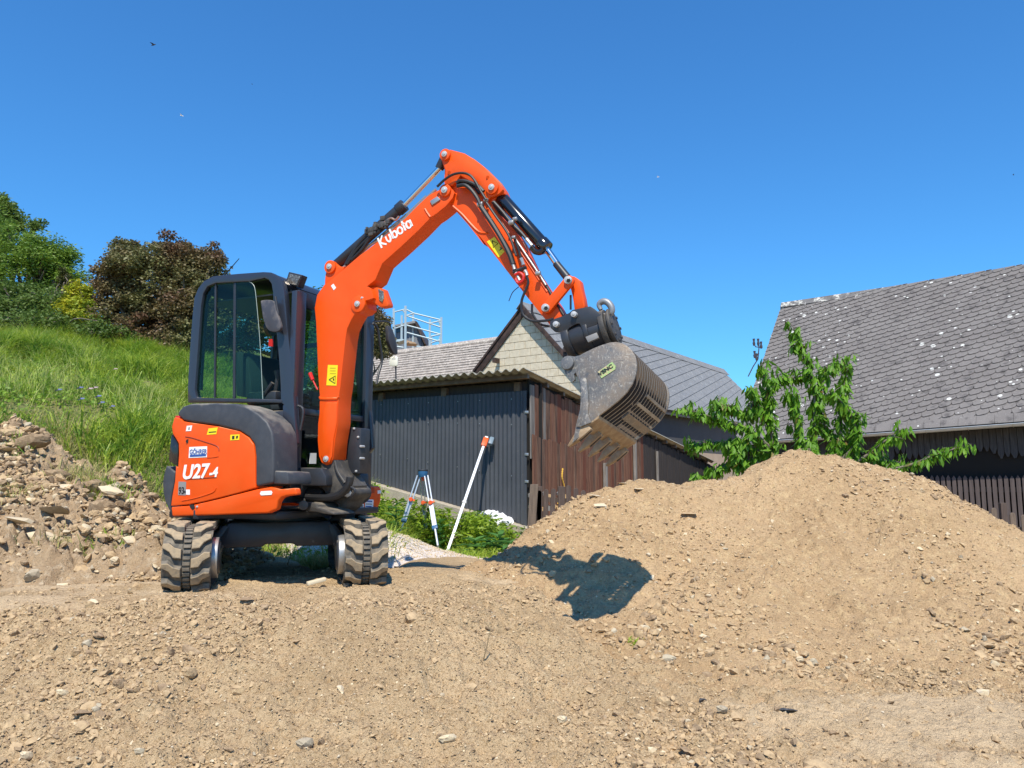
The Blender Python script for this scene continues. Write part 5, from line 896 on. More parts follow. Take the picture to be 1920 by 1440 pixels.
def strip(i0, i1, w0, w1, th, dd=0.0):
    L_ = [inn(q, dd) for q in PW[i0:i1]]; I_ = [inn(q, dd + th) for q in PW[i0:i1]]; return MB().prism([p + wdir * w0 for p in L_ + I_[::-1]], wdir * (w1 - w0)), len(L_)
obj('top_plate', strip(0, 16, .016, BW, .014)[0], BUCKET, bk)
NR = 13
for k in range(NR):
    w0 = .016 + (k + 1) * (BW - .016) / (NR + 1) - .004; mb, nl = strip(14, len(PW), w0, w0 + .008, .028); o = obj('slat', mb, [RIBM, RIBE], bk, recalc=False, smooth=None)
    for p in o.data.polygons: p.material_index = 1 if abs(Vector(BN).dot(p.normal)) < .5 else 0
NP = len(PW)
for i0_, i1_, w_a in ((38, 40, .30), (42, 44, .24)): obj('cross_bar', strip(i0_, i1_, w_a, BW, .012, -.002)[0], RIBE, bk)
obj('cross_bar', strip(46, 49, .26, BW, .014, -.003)[0], BUCKET, bk)
E = bpt('b', [(500, 1310), (400, 1390), (290, 1455), (225, 1500)])
obj('cutting_edge', MB().prism([E[0], E[1], E[2] + (E[1] - E[2]) * .25, E[2] + (E[1] - E[2]) * .25 - Z * .016 + H * -.004, E[0] - Z * .02 - H * .004], wdir * (BW + .016)), BUCKEDGE, bk, bevel=.002)
tip = bpt('5', [(350, 1252)])[0]; root = bpt('5', [(520, 1090)])[0]; td = (tip - root); tl = np.linalg.norm(td); td /= tl; tn = np.cross(td, BN); tn /= np.linalg.norm(tn)
for k in range(5):
    c0_ = root + wdir * (.03 + k * (BW - .045) / 4); mb = MB(); vs = []
    for s_, wd_, th in ((0, .026, .028), (.45, .030, .026), (1.0, .012, .006)):
        q = c0_ + td * tl * s_; vs += [q - wdir * wd_ - tn * th, q + wdir * wd_ - tn * th, q + wdir * wd_ + tn * th, q - wdir * wd_ + tn * th]
    mb.add(vs, [(3, 2, 1, 0), (8, 9, 10, 11)] + [(i * 4 + j, i * 4 + (j + 1) % 4, i * 4 + 4 + (j + 1) % 4, i * 4 + 4 + j) for i in range(2) for j in range(4)]); obj('tooth', mb, BUCKEDGE, bk, bevel=.003)
    q = c0_ + td * tl * .32
    for sg_ in (-1, 1): obj('tooth_groove', MB().box(q + tn * sg_ * .0285, td * tl * .26, wdir * .006, tn * .003), RIBM, bk)
hp = bpt('b', [(150, 730)])[0]
obj('hanger_pin', MB().cyl(hp + BN * .02, hp + wv + wdir * .03, .034, .034, 20), CAST, bk, bevel=.004); obj('hanger_washer', MB().cyl(hp, hp + BN * .022, .045, .043, 24), BUCKET, bk, bevel=.004)
for m_ in (.22, .52): obj('hanger_ear', MB().prism([p + wdir * m_ for p in bpt('b', [(100, 700), (150, 640), (200, 520), (260, 600), (560, 480), (640, 420), (700, 470), (620, 560), (300, 680), (150, 790)])], wdir * .03), BUCKET, bk, bevel=.004)
lb = obj('label_plate', MB().prism([p + BN * .004 for p in bpt('5', [(597, 668), (712, 588), (740, 622), (736, 648), (628, 718)])], wdir * .003), GREENST, bk)
c_ = bpt('5', [(662, 655)])[0] + BN * .006; X_ = bpt('5', [(712, 622)])[0] - bpt('5', [(620, 684)])[0]; X_ /= np.linalg.norm(X_); Y_ = np.cross(BN, X_)
text('lettering', 'VSNC', .034, Matrix([[X_[k], Y_[k], BN[k], c_[k]] for k in range(3)] + [[0, 0, 0, 1]]), BLACK, lb, bold=.001, sx=1.15)
for pts in ([(500, 560), (540, 520), (560, 490)], [(730, 580), (800, 572)], [(430, 545), (450, 640), (452, 720)], [(560, 700), (640, 600), (700, 570)], [(480, 800), (500, 700)]): obj('scratch', MB().tube([p for p in bpt('5', pts, .0005)], .0013, 4), STEEL, bk)
# ================================================================== buildings
def deg(a): return math.radians(a)
def basis(a): return V(-math.cos(deg(a)), math.sin(deg(a)), 0), V(math.sin(deg(a)), math.cos(deg(a)), 0)   # to the left (away), inwards
ZU = V(0, 0, 1)
def clip_poly(poly, planes):
    """Sutherland-Hodgman in 2D; planes (a,b,c): keep a*x+b*y<=c"""
    for a, b, c in planes:
        out = []
        for i in range(len(poly)):
            p, q = poly[i], poly[(i + 1) % len(poly)]; dp, dq = a * p[0] + b * p[1] - c, a * q[0] + b * q[1] - c
            if dp <= 0: out.append(p)
            if dp * dq < 0: t = dp / (dp - dq); out.append((p[0] + t * (q[0] - p[0]), p[1] + t * (q[1] - p[1])))
        poly = out
        if not poly: return []
    return poly
CORR = mat('anthracite_corrugated_steel', (.058, .063, .073), .5, spec=.3, var=(1.5, (.075, .080, .090), .4, .7), layers=[(18, (.12, .115, .11), .62, .8), (60, (.16, .14, .12), .70, .8)])
FIBRE = mat('weathered_fibre_cement', (.27, .25, .205), .9, var=(4, (.36, .34, .27), .4, .65), layers=[(25, (.16, .16, .10), .58, .7)], bump=[(60, .003)])
OLDWOOD = mat('old_dark_brown_board', (.15, .07, .045), .8, spec=.2, var=(3, (.22, .115, .075), .4, .65, (6, 6, .5)), layers=[(9, (.045, .028, .022), .55, .68, (5, 5, .35)), (14, (.22, .15, .11), .64, .74, (5, 5, .3))], bump=[(40, .004)])
OLDWOOD3 = mat('red_brown_board', (.17, .065, .04), .85, spec=.2, var=(4, (.10, .04, .03), .4, .62, (6, 6, .45)), bump=[(40, .004)])
OLDWOOD2 = mat('weathered_brown_board', (.19, .115, .08), .85, spec=.2, var=(4, (.08, .045, .032), .4, .62, (6, 6, .45)), layers=[(11, (.24, .18, .14), .58, .70, (5, 5, .3))], bump=[(40, .004)])
GREYWOOD = mat('silvered_board', (.22, .20, .18), .9, var=(6, (.12, .105, .09), .4, .65, (5, 5, .4)), bump=[(40, .004)])
BLACKWOOD = mat('dark_and_shaded_board', (.030, .024, .022), .8, var=(8, (.055, .042, .036), .45, .7, (5, 5, .5)))  # dark boards; on the far shed planks it stands in for shade
CONC = mat('weathered_block_concrete', (.42, .365, .285), .95, spec=.15, var=(4, (.33, .285, .22), .4, .65), layers=[(30, (.50, .45, .37), .55, .7)], bump=[(50, .006)])
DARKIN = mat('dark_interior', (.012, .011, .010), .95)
BEAM = mat('roof_timber', (.12, .075, .045), .85, var=(8, (.2, .13, .08), .45, .7))
# ---- shed: corrugated front, plank side, lean-to roof
Ls, Ds = basis(30)
PC = at(988, 735, 11.5); NS = -Ds
shed = empty('shed', (PC[0], PC[1], -.3), 'low shed with anthracite corrugated sheet front and brown plank side', 'shed')
def sw_(px, py, off=0): return onp(px, py, PC + NS * off, NS)
def sloc(p): return float(np.dot(p - PC, Ls))            # distance to the left of the corner
zt_R = PC[2]; tl = sw_(708, 752); uL = 5.2
bl_, br_ = sw_(715, 907), sw_(986, 985)
zt = lambda u: PC[2] + (tl[2] - PC[2]) / sloc(tl) * u
zb = lambda u: br_[2] + (bl_[2] - br_[2]) / (sloc(bl_) - sloc(br_)) * (u - sloc(br_))
pitch = .076
for k in range(5):
    u0, u1 = .01 + k * .98, .01 + (k + 1) * .98 + .03; us = np.arange(u0, u1, pitch / 6); g = []
    for u in us: d = .011 * math.sin(2 * math.pi * u / pitch) + .005 * (k % 2) ; base = PC + Ls * u + NS * d; g.append([V(base[0], base[1], zb(u)), V(base[0], base[1], zt(u) + .02)])
    mb = MB().sheet(g); mb.sheet([[p - NS * .002 for p in r] for r in g]); obj('corrugated_sheet', mb, CORR, shed, recalc=False, smooth=70)
    for zz in (.35, .75, .95):
        for j in (2, 7): u = u0 + j * pitch * 1.5 + pitch * .25; c_ = PC + Ls * u + NS * .018; z_ = zb(u) + (zt(u) - zb(u)) * zz; obj('roofing_screw', MB().cyl(V(c_[0], c_[1], z_), V(c_[0], c_[1], z_) + NS * .006, .008, .008, 6), STEEL, shed)
ed = PC + Ls * .0 + NS * .02; obj('corner_trim', MB().prism([V(ed[0], ed[1], zb(0)), V(ed[0], ed[1], zt(0) + .02), V(*(ed + Ls * .05)[:2], zt(0) + .02), V(*(ed + Ls * .05)[:2], zb(0))], -NS * .02), CORR, shed)
for py in (773, 852, 903): c_ = sw_(989, py); obj('hinge', MB().box(c_ + NS * .02, Ls * .03, NS * .012, ZU * .02), STEEL, shed, bevel=.003)
# inner dark walls
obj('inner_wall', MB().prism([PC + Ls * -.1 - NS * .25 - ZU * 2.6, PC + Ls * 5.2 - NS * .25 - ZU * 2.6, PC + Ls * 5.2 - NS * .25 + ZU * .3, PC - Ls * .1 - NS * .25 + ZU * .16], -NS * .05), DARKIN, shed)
# roof plane
RC = at(985, 691, 11.1); RL = onp(708, 716, RC, NS); RF = onp(1342, 866, RC, Ls)
eL = (RL - RC) / sloc(RL - RC + PC); dR = (RF - RC); Lr = np.linalg.norm(dR[:2]); dR = dR / Lr
nr = np.cross(eL, dR); nr = nr / np.linalg.norm(nr); nr = nr if nr[2] > 0 else -nr
RP = .148
for k in range(6):
    u0 = k * .92; us = np.arange(u0, u0 + .92 + .09, RP / 8); g = [[RC + eL * u + dR * v_ + nr * (.024 * math.sin(2 * math.pi * u / RP) + .008 * (k % 2)) for v_ in (0, Lr)] for u in us]
    mb = MB().sheet(g); b2 = [[p - nr * .008 for p in r] for r in g]; mb.sheet(b2); mb.sheet([[g[i][0], b2[i][0]] for i in range(len(g))])
    if k == 0: mb.sheet([g[0], b2[0]])
    obj('roof_sheet', mb, FIBRE, shed, recalc=False, smooth=70)
for k, v_ in enumerate(np.arange(.22, Lr, .62)):
    a = RC + dR * v_ - nr * .062 + eL * (.05 + .06 * random.random()); obj('purlin', MB().box(a + eL * 2.6, eL * 2.6, dR * .03, nr * .03), BEAM, shed)
    obj('purlin_end', MB().box(a, eL * .004, dR * .03, nr * .03), GREYWOOD, shed)
for u in (.35, 1.7, 3.0, 4.3): a = RC + eL * u - nr * .16 + dR * .38; obj('rafter', MB().box(a + dR * (Lr / 2 - .1), dR * (Lr / 2 - .1), eL * .05, nr * .07), BEAM, shed)
obj('wall_plate', MB().box(PC + Ls * 2.6 - NS * .12 + ZU * .10, Ls * 2.6, NS * .05, ZU * .07), BLACKWOOD, shed)
# plank side
PS = PC - Ls * .07; NSIDE = -Ls
def zroof(v_, u=.1): return float((RC + eL * u + dR * v_)[2])
def side_plank(v0, wv_, z0, z1, off, m_, lean=0, name='plank'):
    a = PS + Ds * v0 + NSIDE * off; t_ = .022; b_ = a + Ds * wv_; l = V(0, 0, 0) + Ds * lean
    pts = [V(a[0], a[1], z0), V(b_[0], b_[1], z0), V(*(b_ + l)[:2], z1 - random.uniform(0, .03)), V(*(a + l)[:2], z1)]
    obj(name, MB().prism(pts, NSIDE * t_), m_, shed, bevel=.003, seg=1)
v_ = .0
while v_ < 9.8:
    wv_ = random.uniform(.09, .16); zr = zroof(v_) - .14
    side_plank(v_, wv_ - .008, -1.4 if v_ > 1.6 else PC[2] - 1.0, zr - random.uniform(0, .05), -.03 + random.uniform(0, .012), random.choice([OLDWOOD, OLDWOOD2, OLDWOOD3, GREYWOOD if v_ < .5 else OLDWOOD]) if v_ < 4.6 else BLACKWOOD, random.uniform(-.01, .01)); v_ += wv_  # far planks near-black: shade of the dark interior put into their colour
v_ = .02
while v_ < 1.62:
    wv_ = random.uniform(.09, .15); q = onp(1000, 812, PS, NSIDE); side_plank(v_, wv_ - .006, -.75, q[2] - .09 * v_ - random.uniform(0, .06), .0 + random.uniform(0, .01), random.choice([OLDWOOD, OLDWOOD, OLDWOOD2]), random.uniform(-.012, .012)); v_ += wv_
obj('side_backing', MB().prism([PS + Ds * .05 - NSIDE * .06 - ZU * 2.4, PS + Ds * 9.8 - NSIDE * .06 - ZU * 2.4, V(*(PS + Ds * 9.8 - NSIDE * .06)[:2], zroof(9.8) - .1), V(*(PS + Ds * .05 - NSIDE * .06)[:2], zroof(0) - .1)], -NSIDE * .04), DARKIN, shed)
for px, y0, y1, w_ in ((1135, 868, 960, .045), (1190, 818, 925, .04), (1232, 846, 945, .03)):
    a = onp(px, y0, PS + NSIDE * .05, NSIDE); obj('post', MB().box(V(a[0], a[1], (a[2] - 1.2) / 2 - .0), Ds * w_, NSIDE * w_ * .6, ZU * (a[2] + 1.2) / 2), GREYWOOD, shed, bevel=.004)
# yellow twisted cord hanging on the planks
cq = [onp(x, y, PS + NSIDE * .06, NSIDE) for x, y in ((1055, 878), (1054, 895), (1058, 915), (1052, 930), (1046, 945))]; o = obj('hanging_cord', MB().tube(smooth_path(cq, 8), [.008 + .006 * (i % 2) for i in range(len(smooth_path(cq, 8)))], 5), mat('yellow_cord', (.75, .45, .06), .7), None, label='yellow orange twisted cord hanging down the brown plank side of the shed', cat='cord')
# ---- block footing under the corrugated front
ft = empty('block_footing', tuple(PC + Ls * 2 - ZU * 1.6), 'low weathered block wall under the corrugated shed front', 'wall')
def ftop(u): return zb(u) + .0
FO = NS * .16
u = -.55
row = 0
for row in range(4):
    u = -.42 if row < 1 else (-.35 - .22 * (row % 2) + .2)
    while u < 5.1:
        w_ = .49; h_ = .2; z1a, z1b = ftop(u) - row * .22 - .01, ftop(u + w_) - row * .22 - .01
        if row: z1a = z1b = None
        za, zb_ = ftop(u) - row * .215, ftop(u + w_) - row * .215
        if za < -1.0: u += .5; continue
        a = PC + Ls * u + FO; b_ = PC + Ls * (u + w_ - .012) + FO; t_ = random.uniform(-.006, .006)
        obj('block', MB().prism([V(a[0], a[1], za - .205), V(b_[0], b_[1], zb_ - .205), V(b_[0], b_[1], zb_ - .006), V(a[0], a[1], za - .006)], -NS * (.26 + t_)), CONC, ft, bevel=.008, seg=1); u += .5
obj('wall_core', MB().prism([V(*(PC + Ls * -.3 + NS * .14)[:2], ftop(-.3) - .012), V(*(PC + Ls * 5.1 + NS * .14)[:2], ftop(5.1) - .012), V(*(PC + Ls * 5.1 + NS * .14)[:2], -1), V(*(PC + Ls * -.3 + NS * .14)[:2], -1)], -NS * .2), CONC, ft)
# ---- gabled barn behind (cream block gable, slate roof)
Lg, Dg = basis(35); GP0 = at(1000, 650, 22.0); NG = -Dg
def gw(px, py, off=0): return onp(px, py, GP0 + NG * off, NG)
def guv(p): return float(np.dot(p - GP0, -Lg)), float(p[2])          # u to the right
def gpt(u, z, off=0): return GP0 - Lg * u + NG * off + ZU * (z - GP0[2])
barn = empty('gabled_barn', tuple(gpt(0, 0)), 'barn with cream block gable and long grey slate roof behind the shed', 'barn')
CREAM = mat('cream_block_face', (.66, .58, .44), .95, spec=.1, var=(8, (.55, .475, .35), .4, .65), layers=[(60, (.40, .33, .24), .6, .72)], bump=[(50, .01)])
MORT = mat('grey_mortar', (.36, .31, .23), .95)
au, az = guv(gw(985, 583)); lu, lz = guv(gw(897, 700)); ru, rz = guv(gw(1140, 758))
slL = (az - lz) / (au - lu); slR = (az - rz) / (ru - au)
# keep below both rakes
pl = [(-slL, 1, az - slL * au - .02), (slR, 1, az + slR * au - .02)]
bw, bh = .375, .222
nrow = 0; z = az - .1
while z > 3.0 - .6 and nrow < 14:
    zz1 = az - .02 - nrow * bh; zz0 = zz1 - bh; u = au - 3 - (nrow % 2) * bw / 2
    while u < ru + .3:
        poly = clip_poly([(u + .006, zz0 + .006), (u + bw - .006, zz0 + .006), (u + bw - .006, zz1 - .006), (u + .006, zz1 - .006)], pl)
        if len(poly) >= 3 and abs(sum(poly[i][0] * poly[(i + 1) % len(poly)][1] - poly[(i + 1) % len(poly)][0] * poly[i][1] for i in range(len(poly)))) > .01:
            t_ = random.uniform(.0, .008); obj('block', MB().prism([gpt(a, b, .015 + t_) for a, b in poly], -NG * .05), CREAM, barn, bevel=.006, seg=1)
        u += bw
    nrow += 1; z = zz0
obj('gable_wall', MB().prism([gpt(lu - .8, -.5), gpt(ru + .3, -.5), gpt(ru + .3, rz - slR * .3 - .03), gpt(au, az - .03), gpt(lu - .8, lz - slL * .8 - .03)], -NG * .25), MORT, barn)
BARGE = mat('dark_brown_bargeboard', (.035, .020, .015), .7, var=(6, (.10, .055, .04), .45, .7))
OV = .20
def rake(p0, p1, name, dz0, dz1, off0, off1, m_): return obj(name, MB().prism([gpt(p0[0], p0[1] + dz0, off0), gpt(p1[0], p1[1] + dz0, off0), gpt(p1[0], p1[1] + dz1, off0), gpt(p0[0], p0[1] + dz1, off0)], NG * (off1 - off0)), m_, barn, bevel=.005)
apx = (au, az); lft = (lu - .15, lz - slL * .15); rgt = (ru + .3, rz - slR * .3)
rake(apx, lft, 'bargeboard', -.12, .20, .02, .07, BARGE); rake(apx, rgt, 'bargeboard', -.0, .20, OV, OV + .04, BARGE); rake((au, az + .12), (lft[0], lft[1] + .12), 'bargeboard', .03, .12, .08, .11, BARGE)
for p0, p1 in ((apx, rgt),): rake(p0, p1, 'soffit', .01, .05, .0, OV, BARGE)
for px, py in ((930, 676), (1063, 656)): c_ = gw(px, py, .2); obj('purlin_end', MB().box(c_, Lg * .05, NG * .12, ZU * .07), BARGE, barn)
# slate roof right slope
SLATE = mat('grey_slate', (.225, .222, .218), .65, spec=.2, var=(1.5, (.19, .19, .19), .4, .65), layers=[(7, (.31, .31, .30), .55, .66), (16, (.48, .48, .46), .70, .76)], bump=[(50, .004)])
RDG = 16.5
def rpt(u, w_, v_): # w along the ridge away, v down the slope (horizontal run)
    return gpt(au, az) - Lg * v_ + Dg * w_ + ZU * (.14 - slR * v_) + ZU * 0
RUN = ru - au + .0
cs = 1 / math.sqrt(1 + slR ** 2)
W0 = -OV
obj('roof_deck', MB().prism([rpt(0, W0, 0), rpt(0, RDG, 0), rpt(0, RDG, RUN), rpt(0, W0, RUN)], -ZU * .08), BARGE, barn)
nR = np.cross(Dg, -Lg - ZU * slR); nR /= np.linalg.norm(nR); nR = nR if nR[2] > 0 else -nR
# rising slate courses: direction found from two points of one course in the picture
def onroof(px, py): return onp(px, py, rpt(0, 0, 0), nR)
c1, c2 = onroof(1206, 678), onroof(1271, 661); cd_ = (c2 - c1) / np.linalg.norm(c2 - c1); cp = np.cross(nR, cd_); e_w, e_v = Dg, (-Lg - ZU * slR) / math.sqrt(1 + slR ** 2)
cd2 = np.array([np.dot(cd_, e_w), np.dot(cd_, e_v)]); cp2 = np.array([-cd2[1], cd2[0]]); cp2 = cp2 if cp2[1] > 0 else -cp2
SLW, SLH = .24, .30; RUNs = RUN / cs; rectp = [(-1, 0, -W0), (1, 0, RDG), (0, -1, 0), (0, 1, RUNs)]
mb = MB(); cnt = 0
for i in range(-60, 90):
    for j in range(-30, 50):
        o2 = np.array([0, 0]) + cd2 * (i * SLW + (j % 2) * SLW / 2) + cp2 * j * SLH
        if not (W0 - .6 < o2[0] < RDG + .6 and -.6 < o2[1] < RUNs + .6): continue
        q = [o2, o2 + cd2 * (SLW - .008), o2 + cd2 * (SLW - .008) + cp2 * (SLH + .04), o2 + cp2 * (SLH + .04)]; poly = clip_poly([tuple(p) for p in q], rectp)
        if len(poly) < 3: continue
        h = lambda p: .012 + .022 * np.dot(np.array(p) - o2, cp2) / SLH
        top = [rpt(0, 0, 0) + e_w * p[0] + e_v * p[1] + nR * h(p) for p in poly]; bot = [p - nR * .02 for p in top]; n = len(top); mb.add(top + bot, [tuple(range(n))] + [(k, (k + 1) % n, (k + 1) % n + n, k + n) for k in range(n)]); cnt += 1
obj('slates', mb, SLATE, barn, recalc=False, smooth=None, kind='stuff')
for k in range(34): w0 = W0 + k * .5; obj('ridge_tile', MB().prism([rpt(0, w0, -.02) + ZU * .10, rpt(0, w0, .20) + nR * .05, rpt(0, w0, .20) + nR * .03, rpt(0, w0, -.02) + ZU * .06, rpt(0, w0, 0) - nR * 0 + Lg * .2 - ZU * .1], Dg * .49), SLATE, barn)
obj('left_roof', MB().prism([gpt(au, az + .16, .02), gpt(lu - .15, lz - slL * .15 + .16, .02), gpt(lu - .15, lz - slL * .15 + .08, .02), gpt(au, az + .08, .02)], Dg * (RDG + .02)), SLATE, barn)
DKG = mat('dark_grey_render', (.065, .066, .07), .9, var=(2, (.08, .08, .085), .4, .7)); BEIGE = mat('beige_render', (.44, .34, .25), .95, var=(2, (.38, .29, .21), .4, .7))
ea = rpt(0, 0, RUN - .25); eb = rpt(0, RDG, RUN - .25); obj('side_wall_board', MB().prism([ea - ZU * .12, eb - ZU * .12, eb - ZU * 1.5, ea - ZU * 1.5], Lg * .1), DKG, barn); obj('side_wall', MB().prism([ea - ZU * 1.5, eb - ZU * 1.5, V(eb[0], eb[1], -.6), V(ea[0], ea[1], -.6)], Lg * .14), BEIGE, barn)
obj('eaves_board', MB().prism([rpt(0, W0, RUN), rpt(0, RDG, RUN), rpt(0, RDG, RUN) - ZU * .14, rpt(0, W0, RUN) - ZU * .14], Lg * .04), DKG, barn)
# ---- left wing with mossy brown tiles
W1 = empty('low_wing', (-5, 24, 0), 'low barn wing with lichen spotted brown grey tile roof left of the cream gable', 'barn')
a0 = onp(718, 664, GP0 + Dg * 2.7, NG); a1 = onp(948, 634, GP0 + Dg * 2.7, NG); rgd = (a1 - a0) / np.linalg.norm(a1 - a0); down = (-Dg * math.cos(deg(38)) - ZU * math.sin(deg(38)))
TILE2 = mat('lichen_brown_tile', (.37, .32, .275), .9, var=(2.5, (.24, .21, .18), .4, .65), layers=[(14, (.62, .55, .47), .52, .64), (28, (.17, .15, .14), .6, .7)], bump=[(30, .008)])
S0 = a0 - rgd * 3.6; LEN = np.linalg.norm(a1 - a0) + 3.7; nW = np.cross(rgd, down); nW = nW / np.linalg.norm(nW); nW = nW if nW[2] > 0 else -nW
mb = MB(); rr = 0
for j in range(17):
    for i in range(int(LEN / .3)):
        o_ = S0 + rgd * (i * .3 + .15 * (j % 2)) + down * (j * .185); h0 = .0 + RNG.uniform(0, .006); q = [o_, o_ + rgd * .29, o_ + rgd * .29 + down * .20, o_ + down * .20]; t_ = [q[0] + nW * h0, q[1] + nW * h0, q[2] + nW * (h0 + .03), q[3] + nW * (h0 + .03)]; b_ = [p - nW * .03 for p in t_]
        mb.add(t_ + b_, [(0, 1, 2, 3), (2, 3, 7, 6), (1, 2, 6, 5), (0, 3, 7, 4)])
obj('roof_tiles', mb, TILE2, W1, recalc=False, smooth=None, kind='stuff')
for k in range(int(LEN / .42)): o_ = S0 + rgd * k * .42; obj('ridge_tile', MB().prism([o_ + down * .16 + nW * .05, o_ + ZU * .10, o_ + Dg * .14, o_ + Dg * .12 - ZU * .08, o_ + down * .15], rgd * .41), TILE2, W1, bevel=.012, seg=1)
obj('wall', MB().prism([S0 + down * 3 + Dg * .3 - ZU * .1, S0 + down * 3 + Dg * .3 + rgd * LEN - ZU * .1, V(*(S0 + down * 3 + Dg * .3 + rgd * LEN)[:2], -.5), V(*(S0 + down * 3 + Dg * .3)[:2], -.5)], Dg * 4), CREAM, W1); obj('roof_deck', MB().prism([S0 - nW * .05, S0 + rgd * LEN - nW * .05, S0 + rgd * LEN + down * 3.1 - nW * .05, S0 + down * 3.1 - nW * .05], Dg * .05), BARGE, W1)
# aerial panel on a stalk
q = at(738, 677, 19); o = empty('panel_aerial', tuple(at(742, 712, 19)), 'small cream panel aerial on a stalk in front of the low wing roof', 'aerial')
hw, hh = 8 * 19 / FPX, 9.5 * 19 / FPX; obj('panel', MB().prism([q + V(x * hw, 0, z * hh) for x, z in ((-.8, -1), (.8, -1), (1, -.7), (1, .7), (.8, 1), (-.8, 1), (-1, .7), (-1, -.7))], (0, .06, 0)), mat('cream_plastic', (.78, .75, .62), .5), o, bevel=.01); obj('stalk', MB().tube([q + V(.04, .08, 0), at(742, 735, 19) + V(0, .08, 0)], .02, 6), BLACKP, o); obj('mark', MB().prism([q + V(x, -.006, z) for x, z in ((-.05, .05), (.05, .05), (.05, .065), (-.05, .065))], (0, .004, 0)), GREYS, o)
# ---- right barn with round cut fibre slates
La, Da = basis(40); EP = at(1920, 790, 14.0); NA = -Da
barn2 = empty('slate_roofed_barn', tuple(V(8, 15, -.5)), 'dark boarded barn with big lichen spotted round cut slate roof', 'barn')
ev = lambda px, py: onp(px, py, EP, NA); eR, eLt = ev(1920, 790), ev(1378, 829); ed_ = (eR - eLt) / np.linalg.norm(eR - eLt)
RPn = EP + Da * 3.3; rv = lambda px, py: onp(px, py, RPn, NA); rR, rL = rv(1920, 505), rv(1466, 572); rd_ = (rR - rL) / np.linalg.norm(rR - rL)
eR2 = eR + ed_ * 3.2; rR2 = rR + rd_ * 3.2; 
e1 = ed_; nB = np.cross(ed_, rL - eLt); nB /= np.linalg.norm(nB); nB = nB if nB[2] > 0 else -nB; e2 = np.cross(nB, e1); e2 = e2 if e2[2] > 0 else -e2
to2 = lambda p: (float(np.dot(p - eLt, e1)), float(np.dot(p - eLt, e2)))
quad = [to2(eLt), to2(eR2), to2(rR2), to2(rL)]
def halfp(quad):
    out = []
    for i in range(4): p, q = quad[i], quad[(i + 1) % 4]; a_, b_ = q[1] - p[1], -(q[0] - p[0]); out.append((a_, b_, a_ * p[0] + b_ * p[1]))
    c_ = np.mean(quad, axis=0); return [(a_, b_, c0) if a_ * c_[0] + b_ * c_[1] <= c0 else (-a_, -b_, -c0) for a_, b_, c0 in out]
HP = halfp(quad)
ROUND = mat('brown_grey_fibre_slate', (.175, .158, .148), .88, spec=.1, var=(1.2, (.205, .187, .175), .4, .65), layers=[(5, (.11, .10, .096), .54, .64), (40, (.26, .245, .235), .56, .68)], bump=[(60, .003)])
def addlichen(m):
    t = m.node_tree; p = t.nodes['Principled BSDF']; src = p.inputs['Base Color'].links[0].from_socket; pos = _n(t, 'ShaderNodeNewGeometry').outputs['Position']
    vo = _n(t, 'ShaderNodeTexVoronoi'); vo.inputs['Scale'].default_value = 7.5; t.links.new(pos, vo.inputs['Vector']); sx = _n(t, 'ShaderNodeSeparateColor'); t.links.new(vo.outputs['Color'], sx.inputs[0])
    mth = _n(t, 'ShaderNodeMath', operation='MULTIPLY'); t.links.new(sx.outputs[0], mth.inputs[0]); t.links.new(sx.outputs[0], mth.inputs[1]); m2 = _n(t, 'ShaderNodeMath', operation='MULTIPLY'); t.links.new(mth.outputs[0], m2.inputs[0]); t.links.new(sx.outputs[0], m2.inputs[1]); m3 = _n(t, 'ShaderNodeMath', operation='MULTIPLY'); t.links.new(m2.outputs[0], m3.inputs[0]); m3.inputs[1].default_value = .40; m4 = _n(t, 'ShaderNodeMath', operation='MULTIPLY'); t.links.new(m3.outputs[0], m4.inputs[0]); t.links.new(_ramp(t, _noise(t, pos, .9, 2), [(.42, (.35, .35, .35)), (.6, (1, 1, 1))]), m4.inputs[1])
    nz = _n(t, 'ShaderNodeMath', operation='MULTIPLY_ADD'); t.links.new(_noise(t, pos, 20), nz.inputs[0]); nz.inputs[1].default_value = .12; t.links.new(vo.outputs['Distance'], nz.inputs[2])
    lt = _n(t, 'ShaderNodeMath', operation='LESS_THAN'); sb = _n(t, 'ShaderNodeMath', operation='SUBTRACT'); t.links.new(nz.outputs[0], sb.inputs[0]); sb.inputs[1].default_value = .055; t.links.new(sb.outputs[0], lt.inputs[0]); t.links.new(m4.outputs[0], lt.inputs[1])
    t.links.new(_mix(t, lt.outputs[0], src, (.60, .59, .55)), p.inputs['Base Color'])
addlichen(ROUND)
def onb(px, py): return to2(onp(px, py, eLt, nB))
q1, q2 = np.array(onb(1796, 564)), np.array(onb(1910, 531)); tdir = (q2 - q1) / np.linalg.norm(q2 - q1); wdir2 = np.array([-tdir[1], tdir[0]])
TW, TH_ = .225, .150
def tile_poly(o2, w_, h_):
    pts = [(0, h_ * 1.25), (0, .02), (.02, 0)] + [(w_ - .085 + .085 * math.sin(a), .085 - .085 * math.cos(a)) for a in np.linspace(.1, math.pi / 2, 5)] + [(w_, h_ * 1.25)]
    return [tuple(o2 + tdir * x + wdir2 * y) for x, y in pts]
